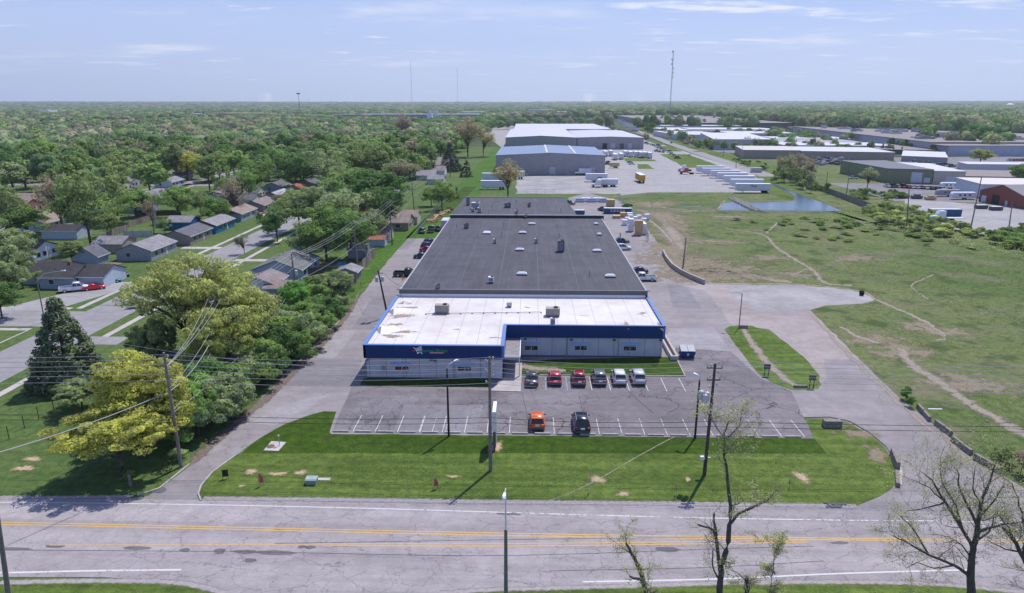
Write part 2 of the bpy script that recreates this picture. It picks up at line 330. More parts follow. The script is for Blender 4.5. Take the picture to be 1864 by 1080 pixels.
mark('road_marking',[(-300,948),(0,951.5),(400,960),(930,971.5),(1400,979),(1864,984),(2200,988)],.13,'yellow'); mark('road_marking',[(-300,952.5),(0,955.5),(400,964),(930,976),(1400,982),(1864,987.5),(2200,991.5)],.13,'yellow')
mark('road_marking',[(90,993),(400,992.5),(640,991),(930,990.5),(1300,986.5),(1472,984)],.10,'yellow'); mark('road_marking',[(600,993.5),(930,995),(1300,990.5),(1472,987.5)],.12,'yellow')
mark('road_marking',[(-300,1048),(0,1043.5),(160,1040),(330,1038)],.22); mark('road_marking',[(1060,1060),(1300,1055),(1500,1046),(1650,1041),(1770,1038)],.18)
for q in ((20,1000,3,.5),(100,995,2,.5),(337,1002,.9,.8),(400,1004,1,.8),(447,1005,2,.6),(500,1007,3.2,.8),(455,1021,1,.7),(550,996,.8,.5),(565,997,.9,.5),(925,936,2,.5),(1216,1001,2,.9),(1530,989,1.6,.5),(250,998,2.5,.6),(290,893,1.3,1.5)):
    c=G(q[0],q[1]); rn=random.Random(int(q[0])); pts=[(c[0]+math.cos(a)*q[2]*.6*rn.uniform(.7,1.2),c[1]+math.sin(a)*q[3]*.5*rn.uniform(.7,1.2)) for a in [k*math.pi/4 for k in range(8)]]
    sheet('road_patch',pts,M['patch'],8.5*L)
# long joints in the old concrete under the overlay
for pts in ([(0,1002),(420,1005),(900,1012),(1300,1000),(1480,995)],[(500,990),(930,983),(1300,978)],[(1000,1040),(1280,1034),(1500,1022)],[(1120,690),(1180,745),(1190,752)],[(950,715),(957,745),(965,780)],[(1053,715),(1060,745),(1064,757)]):
    structure(ribbon('road_joint',rough_poly(GP(*pts),1.2,.12)[:-8] if 0 else GP(*pts),.10,edgemat('joint',(.08,.08,.085),(.1,.1,.1),edge=.3,sc=2),9.5*L,seg=12))
sheet('grass_verge',rough_poly([(-400,-20),(-400,43.3),(-60,47.6),(-45,48.0)]+GP((330,1064),(400,1079))+[(-24,45),(-24,-20)],1.5,.08),M['lawn'],8*L)
sheet('grass_verge',rough_poly([(-6,-20)]+GP((815,1082),(900,1075),(1100,1070),(1300,1064),(1500,1061),(1740,1066),(1864,1082))+[(60,40),(60,-20)],1.5,.08),M['lawn'],8*L)
# right: gravel pad, dirt apron, island
sheet('gravel_pad',GP((1200,512),(1330,518),(1450,519),(1520,525),(1570,533),(1592,546),(1570,553),(1500,557),(1474,565),(1500,590),(1530,620),(1565,655),(1600,690),(1500,705),(1460,652),(1400,600),(1330,590),(1285,530)),M['dirt'],4*L,1.5,.15)
sheet('gravel_heap_spread',GP((1330,522),(1450,519),(1520,525),(1570,533),(1592,546),(1570,553),(1480,556),(1440,572),(1380,565),(1340,545)),M['gravel'],5*L,1.2,.25)
sheet('access_road',GP((1500,655),(1565,655),(1640,727),(1720,790),(1800,850),(1900,910),(1990,965),(1500,965),(1610,905),(1640,880),(1638,850),(1600,800),(1545,764),(1463,760),(1440,712),(1490,708),(1505,690)),M['drive'],5*L,2,.06)
isl=GP((1319,600),(1330,594),(1368,593),(1398,605),(1432,625),(1466,653),(1492,685),(1487,702),(1470,711),(1440,710),(1405,697),(1380,680),(1348,640))
sheet('grass_island',isl,M['lawn'],9*L,1,.05)
ribbon('gravel_strip',GP((1352,597),(1372,628),(1392,655),(1420,683),(1452,706)),[1.6,2.2,2.3,2.1,1.4],M['bare'],10*L,seg=5)
isl2=GP((950,682),(948,662),(1000,655),(1225,650),(1230,652),(1247,684))
sheet('planting_bed',isl2,M['lawn2'],9*L)
ribbon('bare_soil',GP((950,667),(985,672),(1030,676)),[2.6,2.6,1.2],M['bare'],10*L,seg=4)
sheet('grass_strip',GP((655,702),(662,689),(893,690),(893,707)),M['lawn2'],9*L,1,.03)
ribbon('bare_soil',GP((640,702),(700,703.5),(800,706),(893,707)),[.5,1.1,1.2,1.3],M['bare'],10*L,seg=6)
sheet('footpath',GP((894,711),(948,713),(951,655),(940,650),(918,650),(918,690)),M['conc'],11*L)
sheet('footpath',GP((1213,633),(1229,633),(1228,651),(1214,651)),M['conc'],11*L)
# kerbs
def kerb(pts,w=.16,h=.13,z=0,name='kerb',m='kerb'):
    mb=MB(); P=[Vector(p) for p in pts]
    for i,(a,b) in enumerate(zip(P[:-1],P[1:])):
        d=(b-a).normalized(); n_=Vector((-d.y,d.x))*w/2
        mb.prism([tuple(a+n_),tuple(a-n_),tuple(b-n_),tuple(b+n_)],z,h+.0007*(i%3))
    return structure(mb.build(name,M[m]))
kerb(GP((366,912),(361,900),(366,885),(386,861),(430,829))); kerb(GP((250,903),(290,890),(345,846)))
kerb(GP((950,683.5),(1247,685.5),(1230,651))); kerb(GP((1463,761),(1510,760),(1547,768),(1582,788),(1612,813),(1626,833)),.1,.1,m='dgrey')
kerb(GP((1626,833),(1640,858),(1638,884)),.3,.12)
kerb(GP((894,712),(948,713.5)),.15,.1)
# field tracks and bare patches
def blob(name,c,a,b,seed,m='straw',z=8.5*L,parent=None,kind='structure'):
    ZK[0]+=1; z+=.00025*(ZK[0]%40); rn=random.Random(seed); n=40; ph=[rn.uniform(0,6.28) for _ in range(4)]; vs=[(c[0],c[1],z)]; uv=[(.5,0)]; fs=[]
    for k in range(n):
        t=k/n*6.283; r=1.25+.22*math.sin(2*t+ph[0])+.16*math.sin(3*t+ph[1])+.12*math.sin(7*t+ph[2]); vs.append((c[0]+a*r*math.cos(t),c[1]+b*r*math.sin(t),z)); uv.append((1.,0))
    fs=[(0,k+1,(k+1)%n+1) for k in range(n)]; me=bpy.data.meshes.new(name); me.from_pydata(vs,[],fs); ul=me.uv_layers.new(name='UVMap')
    for l in me.loops: ul.data[l.index].uv=uv[l.vertex_index]
    me.materials.append(M[m]); o=link(name,me,parent)
    if kind: o['kind']=kind
    return o
for px,py,a,b in ((590,485,5,4),(560,480,4,4),(640,490,4,3),(450,375,4,3),(215,478,3,3),(700,300,5,6),(1215,455,5,14),(1250,500,12,6),(1300,440,10,5),(1230,410,5,14),(1255,480,14,12),(1310,505,15,6),(1215,395,7,22),(1185,372,9,12),(1345,490,8,5)): blob('worn_ground',G(px,py),a,b,int(px),'softdirt',4.6*L)
for pts,wd in (([(1160,382),(1200,395),(1222,420),(1235,450),(1225,480)],[4.5,6,7,8,6.5]),([(1180,400),(1215,430),(1240,480),(1290,515)],[2,2,2,4]),
   ([(1320,415),(1390,428),(1410,448),(1440,468),(1480,492),(1500,515),(1550,520)],[1.5,1.6,2.,2.,1.8,2.,3.]),([(1395,425),(1415,405)],[1.5,.8]),([(1440,503),(1470,490)],[.9,.9]),
   ([(1585,542),(1640,565),(1690,590),(1720,612)],[1.4,1.7,1.4,.8]),([(1530,595),(1560,612),(1600,625)],[1.4,1.8,1.2]),
   ([(1640,635),(1660,665),(1710,695),(1760,730),(1820,765),(1864,790),(1960,840)],[2.6,3.0,2.8,2.6,3.,3.,3.]),([(1670,590),(1720,615),(1700,620)],[.7,1,.6]),
   ([(1300,480),(1360,500),(1440,515)],[4,5,3]),([(1200,500),(1250,470),(1320,490)],[3,5,3]),([(1480,575),(1530,630),(1600,700),(1680,770),(1760,830),(1860,895)],[.9,1.1,1.1,1,1,1]),
   ([(1545,765),(1590,800),(1620,840)],[1.2,1.6,1.]),([(1180,375),(1290,385),(1320,365)],[2,1.4,1]),([(1700,500),(1660,520),(1690,545)],[.7,.6,.4])):
    ribbon('dirt_track',GP(*pts),wd,M['bare'],2.5*L if wd[0]!=.9 else 7*L,seg=6)
for px,py,a,b in ((45,853,1.3,.8),(60,836,1.2,.7),(457,859,1.,.6),(505,863,1.3,.5),(547,861,.8,.6),(825,868,.8,.4),(1088,873,1.,.9),(1134,900,.9,.5),(1459,869,.8,1.6),(903,815,.9,1.6),(1252,873,.4,.5),(440,885,.4,.3)):
    c=G(px,py); blob('bare_patch',c,a,b,int(px))
for px,py,a,b in ((1225,430,6,22),(1290,500,9,7),(1250,470,6,10),(1195,392,9,10),(1330,395,9,5),(1600,620,8,3),(1640,640,7,4),(1560,470,9,5),(1700,600,6,5),(1450,500,6,4),(1760,700,9,4),(1400,470,7,5),(1210,370,7,8)):
    blob('worn_ground',G(px,py),a,b,int(px),'softdirt',2.2*L)
ribbon('gravel_edge',GP((1285,516),(1350,517),(1450,518),(1520,524),(1572,532),(1594,546)),[2.2,1.6,1.2,1.,1.,1.2],M['bare'],5.5*L,seg=8)['kind']='structure'
ribbon('pond_bank',GP((1398,334),(1399,352),(1428,349),(1446,359),(1440,366),(1398,368.5),(1317,369.5),(1307,383),(1395,384),(1534,385),(1475,361),(1425,341),(1408,334)),1.7,edgemat('muddy bank',(.15,.14,.08),(.09,.11,.045),edge=.6,sc=.5),5.6*L,seg=6)
for px,py,a,b in ((1555,790,2.6,1.8),(1595,830,1.2,3.),(1530,775,1.6,.8)): blob('worn_ground',G(px,py),a,b,int(px),'softdirt',8.2*L)
ribbon('worn_line',GP((1262,783),(1225,797),(1160,832),(1098,868),(1040,897),(990,915)),.2,M['bare'],8.6*L,seg=8)
for k,(pts,mm) in enumerate((([(500,702),(640,702),(662,652),(548,655)],'patch2'),([(552,652),(610,652),(650,600),(596,604)],'drive2'),([(640,600),(690,600),(722,540),(680,540)],'patch2'),([(1216,640),(1330,640),(1300,596),(1216,598)],'drive2'),([(700,455),(740,455),(775,415),(742,415)],'patch2'),([(455,770),(520,735),(600,718),(560,745),(500,775)],'drive2'),([(1225,560),(1275,560),(1250,520),(1215,520)],'patch2'))):
    sheet('asphalt_patch',GP(*pts),M[mm],2.5*L,2,.05,k)
structure(ribbon('drive_edge',GP((655,525),(640,562),(600,612),(540,672),(480,730),(420,778),(345,846)),[1.2,1.4,1.8,2.,2.,2.,1.2],M['soil'],2.8*L,seg=6))
# parking marks
for k in range(21):
    x=-21.6+2.755*k
    ribbon('parking_line',[(x,75.9),(x,80.4)],.09,M['white'] if k<8 or k>18 else M['whitefaded'],8*L)
x0=G(1078,712)[0]
for k in range(6): ribbon('parking_line',[(x0+2.62*k,89.1),(x0+2.62*k-.0,93.9)],.1,M['white'],8*L)
for px in (994,1033): q=G(px,712); ribbon('parking_line',[(q[0],89.1),(q[0],93.7)],.12,M['bluel'],8*L)
for k in range(3): q=G(780+k*22,735); ribbon('parking_line',[(q[0],75.9),(q[0],80)],.08,M['whitefaded'],8*L)
# neighbourhood streets
sheet('street',[(-86,-20),(-86,60)]+[(-86,60.5),(-76,60.5),(-76,60),(-76,-20)],M['street'],2*L)
st=[(-330,115.2),(-330,124.5),(-86,124.5),(-85.5,330),(-76.5,330),(-76.5,60.5),(-86,60.5),(-86,115.2)]
sheet('street',st,M['street'],2*L)
sheet('street',[(-176,124.6),(-167,124.6),(-167,560),(-176,560)],M['street'],2*L)
sheet('street',[(-330,330.1),(-76.5,330.1),(-76.5,338),(-330,338)],M['street'],2*L)
for pts in ([(-89.2,60.5),(-89.2,113.5),(-330,113.5)],[(-88.6,126.4),(-88.6,328)],[(-73.4,61),(-73.4,328)],[(-330,126.4),(-179,126.4)],[(-164,126.4),(-90,126.4)],[(-179.4,128),(-179.4,330)],[(-163.6,128),(-163.6,330)]):
    ribbon('footpath',pts,1.2,M['conc'],3*L)
for x,y,l in ((-97,185,13),(-97,243,12),(-75,170,10),(-75,232,10)):
    sheet('driveway',[(min(x,-86) if x<-80 else x-1,y-1.6),(x+(11 if x<-80 else 9),y-1.6),(x+(11 if x<-80 else 9),y+1),(min(x,-86) if x<-80 else x-1,y+1)],M['conc'],3.5*L)
sheet('driveway',[(-104.5,124.5),(-93,124.5),(-86.4,147),(-94.5,147)],M['yard'],3.5*L)
sheet('driveway',[(-76.5,106),(-69,106),(-69,110),(-76.5,110)],M['street'],3.5*L)
# rear yard and industrial ground
sheet('yard',GP((940,322),(1100,316),(1120,312),(1157,326),(1150,340),(1125,353),(940,353)),M['gravel'],2*L,3,.5)
sheet('yard',[(40,300)]+GP((1182,350.5),(1400,350.5))+[(128,322),(128,700),(100,720),(40,700)],M['yard'],3*L)
sheet('yard',[(-22,600),(128,640),(128,1300),(-60,1300),(-60,900)],M['yard'],2.2*L)
sheet('yard',[(140,560),(330,560),(330,960),(140,960)],M['yard2'],2.2*L)
sheet('yard',[(150,285),(420,255),(420,330),(205,345),(150,352)],M['yard2'],2.4*L)
sheet('yard',[(205,352),(420,340),(420,545),(265,520)],M['yard2'],2.4*L)
sheet('yard',GP((1640,362),(1900,380),(1900,425),(1760,425),(1680,395)),M['yard'],2.6*L,3,.5)
sheet('yard',GP((1190,384),(1142,384),(1130,366),(1070,352),(1035,360),(1035,384)),M['drive'],2.6*L)
sheet('road',[(126,382),(137,382),(142,691),(172,1271),(166,1271),(134,700)],M['street'],4*L)
for k,pts in enumerate(([(1200,281),(1251,281),(1315,304),(1244,306),(1235,298)],[(1189,267),(1219,266),(1242,276),(1208,276)],[(1173,255),(1189,255),(1210,264),(1197,264)],[(1160,299),(1178,299),(1191,308),(1162,308)],[(1136,288),(1168,288),(1191,291),(1195,294),(1138,294)])):
    sheet('grass_island',GP(*pts),M['lawn'],5*L,4,.3,k)
sheet('grass',[(138,382),(150,382),(156,700),(190,1271),(174,1271),(144,691)],M['lawn'],4*L)
sheet('grass',GP((1330,353),(1400,351),(1440,370),(1640,420),(1560,400),(1402,316),(1372,318),(1400,350)),M['lawn'],3.3*L)
sheet('grass',[(-37,200),(-24,200),(-22,290),(-20,620),(-32,620)],M['lawn3'],3*L)
sheet('grass',[(-42.5,112),(-36.5,112),(-36.2,243),(-42.5,243)],M['lawn3'],3*L)
sheet('grass',GP((790,384),(823,384),(868,340),(845,340)),M['lawn2'],4*L)
# pond
wm,nt=mk('pond water'); n=noi(nt,pos(nt,1,2.5,1),1.6,4,.6)
fin(wm,nt,bsdf(nt,(.09,.14,.19),.07,1.,bump=n,bd=.12,bs=.3))
structure(sheet('water',GP((1399,334),(1407,334),(1425,342),(1475,361),(1534,384.5),(1395,383.5),(1308,383),(1317,369),(1398,368),(1440,365.5),(1446,359),(1428,348)),wm,5*L,2,.3))
mb=MB()
for k in range(260):
    t=R(); a=G(1335,363); b=G(1378,384); c=(a[0]+(b[0]-a[0])*t+U(-1.6,1.6),a[1]+(b[1]-a[1])*t+U(-2,2)); r=U(.35,.8)
    mb.dome(c[0],c[1],0,r,r*U(.6,1.1),6,2)
structure(mb.build('riprap_rocks',mat((.27,.25,.23),.9,.2,0,.35,2.)))
# ================================================================ main market building
def roofmat_dark():
    m,nt=mk('dark roof membrane'); v=pos(nt); sx=nd(nt,'SeparateXYZ',{0:v}).outputs[0]
    n=noi(nt,v,.15,6,.65); n2=noi(nt,v,3,5,.75); n3=noi(nt,pos(nt,.7,.06,1),1.2,4)
    def lines(per,w,off=0.):
        f=mth(nt,'ABSOLUTE',mth(nt,'SUBTRACT',mth(nt,'FRACT',mth(nt,'DIVIDE',mth(nt,'ADD',sx,off),per)),.5)); return rmp(nt,f,0,w/per,1,0)
    c=mix(nt,rmp(nt,n,.3,.7),(.046,.046,.054),(.066,.066,.076)); c=mix(nt,1.,c,mix(nt,rmp(nt,n2,.3,.7),(.82,.82,.82),(1.25,1.25,1.25)),'MULTIPLY')
    c=mix(nt,1.,c,mix(nt,rmp(nt,n3,.3,.7),(.85,.85,.86),(1.15,1.15,1.15)),'MULTIPLY')
    c=mix(nt,mth(nt,'MULTIPLY',lines(.98,.12),.28),c,(.035,.035,.04)); c=mix(nt,mth(nt,'MULTIPLY',lines(7.4,.1,2.),rmp(nt,n2,.4,.6,.15,.6)),c,(.2,.2,.21))
    c=mix(nt,mth(nt,'MULTIPLY',rmp(nt,n2,.68,.74),.55),c,(.3,.3,.3))
    return fin(m,nt,bsdf(nt,c,.75,.35,bump=n2,bd=.03))
def roofmat_white():
    m,nt=mk('white roof membrane'); v=pos(nt); sp=nd(nt,'SeparateXYZ',{0:v}); sx=sp.outputs[0]
    n=noi(nt,v,.12,6,.7); n2=noi(nt,v,.9,6,.7); n3=noi(nt,pos(nt,.6,.15,1),.9,5,.7)
    f=mth(nt,'ABSOLUTE',mth(nt,'SUBTRACT',mth(nt,'FRACT',mth(nt,'DIVIDE',sx,3.05)),.5)); ln=rmp(nt,f,0,.028,1,0)
    c=mix(nt,rmp(nt,n,.35,.7),(.66,.63,.60),(.53,.485,.44)); c=mix(nt,mth(nt,'MULTIPLY',ln,.75),c,(.30,.28,.28))
    c=mix(nt,rmp(nt,n2,.58,.72,0,.5),c,(.5,.42,.34)); c=mix(nt,rmp(nt,n3,.6,.75,0,.45),c,(.55,.5,.45))
    b=mth(nt,'ADD',n2,mth(nt,'MULTIPLY',ln,.3))
    return fin(m,nt,bsdf(nt,c,.5,.4,bump=b,bd=.05))
def panelmat(name,col,per,axis=0,dk=.72,var=.06,rough=.6,hor=0,w=.05):
    m,nt=mk(name); v=pos(nt); sp=nd(nt,'SeparateXYZ',{0:v}); s=sp.outputs[axis]
    f=mth(nt,'ABSOLUTE',mth(nt,'SUBTRACT',mth(nt,'FRACT',mth(nt,'DIVIDE',s,per)),.5)); ln=rmp(nt,f,0,w/per,1,0)
    n=rmp(nt,noi(nt,v,.4,6,.7),.3,.7); n2=rmp(nt,noi(nt,pos(nt,1,1,.12),1.2,5,.7),.35,.75)
    c=mix(nt,n,[x*(1-var) for x in col],[x*(1+var) for x in col]); c=mix(nt,mth(nt,'MULTIPLY',n2,.12),c,[x*.6 for x in col]); c=mix(nt,ln,c,[x*dk for x in col])
    return fin(m,nt,bsdf(nt,c,rough,.3))
M['rdark']=roofmat_dark(); M['rwhite']=roofmat_white()
M['panel']=panelmat('pale wall panels',(.52,.53,.56),2.45,0,.5,.1,.6,0,.1); M['fascia']=panelmat('dark blue fascia',(.008,.040,.148),2.45,0,.8); M['fascia_lit']=mat((.05,.15,.40),.45,.4,0,.08)  # side fascia gets a brighter blue copy: the light on those faces is painted in
B=T('market_building','long low market with blue fascia, white front roof and dark rear roofs','building',(0,0,0))
yA,yB,yC,yD,yE=92.45,102.1,118.9,200.5,242.5; xL,xM,xR=-24.0,-3.6,21.4
zf0,zf1=3.27,5.3
mb=MB(); mb.prism([(xL+.3,yA+.3),(xM-.3,yA+.3),(xM-.3,yB+.3),(xR-.3,yB+.3),(xR-.3,yC),(xL+.3,yC)],0,4.6)
mb.build('wall',M['panel'],B)
mb=MB(); mb.prism([(xL+.5,yC),(xR-.1,yC),(xR-.2,yD),(xL+.5,yD)],0,5.6); mb.build('wall',M['lgrey'],B)
mb=MB(); mb.prism([(xL+.6,yD),(14.6,yD),(12.2,yE),(xL+.6,yE)],0,5.9); mb.build('wall',M['lgrey'],B)
# fascia: a band with its own thickness, coping on top
def band(pts,t,z0,z1,m,name,m2=None):
    mb=MB(); 
    for a,b in zip(pts[:-1],pts[1:]):
        a=Vector(a);b=Vector(b);d=(b-a).normalized();n_=Vector((-d.y,d.x))
        mb.prism([tuple(a),tuple(b),tuple(b+n_*t),tuple(a+n_*t)],z0,z1)
    return mb.build(name,m,B)
band([(xL,yC),(xL,yA)],.35,zf0,zf1,M['fascia_lit'],'fascia'); band([(xL+.352,yA),(xM-.352,yA)],.35,zf0,zf1,M['fascia'],'fascia')
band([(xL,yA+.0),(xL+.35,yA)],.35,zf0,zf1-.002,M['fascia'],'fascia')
band([(xM,yA),(xM,yB)],.35,zf0,zf1,M['fascia_lit'],'fascia'); band([(xM,yB),(xR-.352,yB)],.35,zf0,zf1-.05,M['fascia'],'fascia'); band([(xR,yB),(xR,yC)],.35,zf0-.1,zf1-.05,M['fascia_lit'],'fascia')
mb=MB()
for (x0,y0,x1,y1) in ((xL-.08,yA-.08,xM+.08,yA+.42),(xM-.42,yA+.43,xM+.08,yB-.02),(xM-.42,yB-.01,xR+.08,yB+.42),(xL-.08,yA+.43,xL+.42,yC-.01),(xR-.42,yB+.43,xR+.08,yC-.01)): mb.box(x0,y0,zf1-.03,x1,y1,zf1+.07)
mb.build('coping',mat((.10,.20,.44),.5,.4,0,.04),B)
mb=MB(); mb.prism([(xL+.36,yA+.36),(xM-.36,yA+.36),(xM-.36,yB+.36),(xR-.36,yB+.36),(xR-.36,yC-.01),(xL+.36,yC-.01)],4.62,5.06)
rw=mb.build('white_roof',M['rwhite'],B)
M['stain']=edgemat('roof stain',(.36,.28,.21),(.26,.2,.16),edge=.5,sc=1.4)
# lifted folds of the membrane at the west edge
for (px,py,a,b_,h,rz) in ((700,567,4.0,1.2,.8,.6),(690,600,4.4,1.7,.8,.45),(742,551,2.,.6,.5,.5),(1172,575,3.5,.25,.12,-.9),(1135,592,2.,.2,.1,-1.2)):
    c=G(px,py,5.1); mb=MB(); mb.M=Matrix.Translation((max(c[0],xL+.7+a*.45) if px<1000 else c[0],c[1],5.06))@Matrix.Rotation(rz,4,'Z')
    mb.add([(-a/2,-b_,0),(a/2,-b_*.6,0),(a/2,b_*.5,0),(-a/2,b_,0),(-a*.35,0,h),(a*.1,b_*.2,h*.75),(a*.42,0,h*.15)],[(0,1,6,5,4),(1,2,6),(2,3,4,5,6),(3,0,4)]); mb.M=None
    mb.build('membrane_fold',M['rwhite'],rw)
for (px,py,a,b_) in ((703,592,2.6,2.),(700,575,3.4,2.6),(712,604,5.,1.6),(745,560,3.6,.9),(830,600,1.4,.5),(900,615,1.8,.5),(960,560,1.2,.6),(1203,594,1.,3.2),(1140,592,.8,3.),(1195,570,.8,4.),(735,553,2.4,1.),(1060,575,1.6,.3),(715,612,3.4,1.4),(1170,570,1.2,1.4)):
    c=G(px,py,5.06); blob('roof_stain',(max(c[0],xL+.8+a*.6),c[1]),a*.55,b_*.6,int(px),'stain',5.066,B,None)
# dark roofs with slightly raised edges
mb=MB(); mb.box(xL+.5,yC,5.0,xR-.1,yC+.35,6.35); mb.box(xL-.1,yC-.06,6.36,xR+.3,yC+.42,6.44)
mb.build('parapet',mat((.13,.13,.14),.7,.3,0,.1),B)
MB().box(xL+.6,yC-.08,5.07,xR-.5,yC-.01,5.62).build('flashing',M['white_metal'],B)
mb=MB(); mb.prism([(xL+.6,yC+.4),(xR-.2,yC+.4),(xR-.3,yD-.02),(xL+.5,yD-.02)],5.6,6.15); rd=mb.build('dark_roof',M['rdark'],B)
for q in ((xL+.3,yC+.43,5.5,xL+.6,yD-.05,6.22),(xR-.3,yC+.43,5.5,xR-.05,yD-.05,6.2),(xL+.45,yE+.01,5.8,12.3,yE+.3,6.75)): MB().box(*q).build('roof_edge',mat((.34,.34,.36),.6,.3,0,.15),B)
mb=MB(); mb.box(xL+.4,yD,5.6,xR+.4,yD+.3,6.95); mb.build('parapet',mat((.04,.042,.055),.6,.3,0,.1),B)
MB().box(xL+.3,yD-.05,6.955,xR+.5,yD+.4,7.08).build('coping',M['metal'],B)
mb=MB(); mb.prism([(xL+.6,yD+.42),(14.4,yD+.42),(12.2,yE),(xL+.6,yE)],5.9,6.5); mb.build('dark_roof',M['rdark'],B)
mb=MB(); mb.box(xL-1.8,yD-4,0,xL+.5,yD+1.5,6.0); mb.build('side_room',M['lgrey'],B)
for x in (xL+6.1,xL+13.2,xM-3.4): MB().box(x-.06,yA+.2,.1,x+.06,yA+.3,zf0).build('downpipe',M['grey'],B)
for x in (xM+9.6,xR-7.2): MB().box(x-.06,yB+.2,.1,x+.06,yB+.3,zf0).build('downpipe',M['grey'],B)
MB().box(xL+2.5,yA+.12,1.2,xL+3.0,yA+.3,2.).build('meter_box',M['grey'],B)
MB().box(xL+.3,yA+.24,0,xM-.3,yA+.3,.22).build('plinth',M['dgrey'],B); MB().box(xM-.2,yB+.24,0,xR-.3,yB+.299,.22).build('plinth',M['dgrey'],B)
# windows with awnings
def win(px0,py0,px1,py1,yw,dirty=0):
    x0,_,z1=V(px0,py0,yw); x1,_,z0=V(px1,py1,yw)
    mb=MB(); mb.box(x0-.09,yw-.07,z0-.09,x1+.09,yw+.1,z0-.001); mb.box(x0-.09,yw-.07,z1+.001,x1+.09,yw+.1,z1+.09); mb.box(x0-.09,yw-.068,z0,x0-.001,yw+.1,z1); mb.box(x1+.001,yw-.068,z0,x1+.09,yw+.1,z1)
    mb.box((x0+x1)/2-.03,yw-.05,z0,(x0+x1)/2+.03,yw+.1,z1)
    w_=mb.build('window',M['white_metal'],B); MB().box(x0,yw-.02,z0,x1,yw+.05,z1).build('pane',M['glass'],w_)
    if dirty:
        for k in range(9): a=U(x0+.05,x1-.3); b=U(z0+.05,z1-.25); MB().box(a,yw-.027-.001*k,b,a+U(.12,.28),yw-.021,b+U(.12,.26)).build('poster',[mat((.16,.03,.03)),M['grey'],mat((.2,.12,.06))][k%3],w_)
    mb=MB(); xa,xb=x0-.45,x1+.3; mb.add([(xa,yw,z1+.66),(xb,yw,z1+.66),(xb,yw-.5,z1+.46),(xa,yw-.5,z1+.46),(xa,yw,z1+.6),(xb,yw,z1+.6),(xb,yw-.5,z1+.34),(xa,yw-.5,z1+.34)],[(0,3,2,1),(3,7,6,2),(0,4,7,3),(1,2,6,5),(4,5,6,7)])
    mb.build('awning',mat((.33,.46,.66),.5,.4,0,.05),B)
yw=yA+.3
for q in ((719,667,744,674.5),(833,667.5,858,675)): win(*q,yw,1)
for q in ((955.5,629.5,979,637.5),(1046,630,1068,637.5),(1135.5,630.5,1158,638.5)): win(*q,yB+.3,1)
for px,py,y_ in ((668,656,yw),(785,655,yw),(792,656,yw),(956,617,yB+.3),(1040,618.5,yB+.3),(1118,619,yB+.3),(1203,619.5,yB+.3)):
    x,_,z=V(px,py,y_); mb=MB(); mb.box(x-.22,y_-.28,z-.1,x+.22,y_,z+.12); mb.build('wall_light',M['dgrey'],B)
# sign: cart and lettering on the fascia
def text(s_,size,loc,m,parent,rot=(math.pi/2,0,0),name='lettering',ext=.02,bold=0.):
    cu=bpy.data.curves.new('t','FONT'); cu.body=s_; cu.size=size; cu.extrude=ext; cu.offset=bold; cu.align_x='CENTER'; cu.align_y='CENTER'
    to=bpy.data.objects.new('t',cu); COL.objects.link(to); bpy.context.view_layer.update()
    me=bpy.data.meshes.new_from_object(to.evaluated_get(bpy.context.evaluated_depsgraph_get())); bpy.data.objects.remove(to)
    me.materials.clear(); me.materials.append(m); o=link(name,me,parent,loc); o.rotation_euler=rot; return o
yf=yA-.01
x,_,z=V(791,638.5,yf); text('Sunrise Market',.62,(x,yf-.03,z),mat((.03,.30,.12),.5,.4,0,.02),B,bold=.012)
x,_,z=V(795,642.3,yf); MB().box(x-1.05,yf-.05,z-.13,x+1.05,yf,z+.13).build('sign_banner',mat((.62,.10,.12),.5),B)
mb=MB(); 
for k in range(15): a=x-.9+k*.125; 
for k in (0,1,2,3,4,5,7,8,9,10,11,12,13,15,16,17,18,20,21): MB().box(x-.86+k*.08,yf-.06,z-.055+.01*(k%2),x-.86+k*.08+.05,yf-.05,z+.05).build('lettering',M['white_metal'],B)
x,_,z=V(760,637,yf); W_=mat((.78,.79,.84),.5,.4,0,.02); mb=MB(); yy=yf-.06
def st_(a,b,r=.05): mb.path([(x+a[0],yy,z+a[1]),(x+b[0],yy,z+b[1])],r,5)
st_((-.62,.32),(-.42,.36)); st_((-.42,.36),(-.02,-.35)); st_((-.02,-.35),(.6,-.28)); st_((-.25,.15),(.55,.62),.04); st_((.55,.62),(.6,-.05),.045); st_((.6,-.05),(-.05,-.12),.04)
for t in (.25,.5,.75): st_((-.25+.8*t,.15+.47*t),(-.08+.68*t,-.1+.07*t),.045)
for t in (.33,.66): st_((-.2+.1*t,.12-.25*t),(.55+.05*t,.5-.45*t),.04)
for a in (.02,.62): mb.path([(x+a,yy-.03,z-.5),(x+a,yy+.03,z-.5)],.11,10)
st_((0,-.42),(.62,-.42),.03)
mb.build('cart_emblem',W_,B)
mb=MB(); mb.dome(0,0,0,.17,.12,10,3); o=mb.build('apple_emblem',M['red'],B,(x-.48,yf-.01,z-.12)); o.rotation_euler=(math.pi/2,0,0); o.scale=(1.5,1,1)
# entrance canopy, dark glazed front, posts
cb=MB(); c0=G(917,645,3.1); 
x0,x1=xM+.02,-1.35
MB().box(x0,94.0,2.95,x1,yB+.28,3.15).build('canopy',mat((.24,.225,.225),.8,.2,0,.2),B)
mb=MB(); mb.box(x1,93.9,2.9,x1+.12,yB+.25,3.22); mb.box(x0,93.88,2.9,x1,93.99,3.22); mb.build('canopy_trim',M['white_metal'],B)
MB().box(x1-.1,94.0,0,x1+.05,94.15,2.9).build('post',M['white_metal'],B)
MB().box(xM-.28,95.5,.1,xM-.22,yB,2.8).build('entrance_door',M['glass'],B)
MB().box(xM-.2,yB+.2,.1,x1,yB+.28,2.6).build('entrance_door',M['glass'],B)
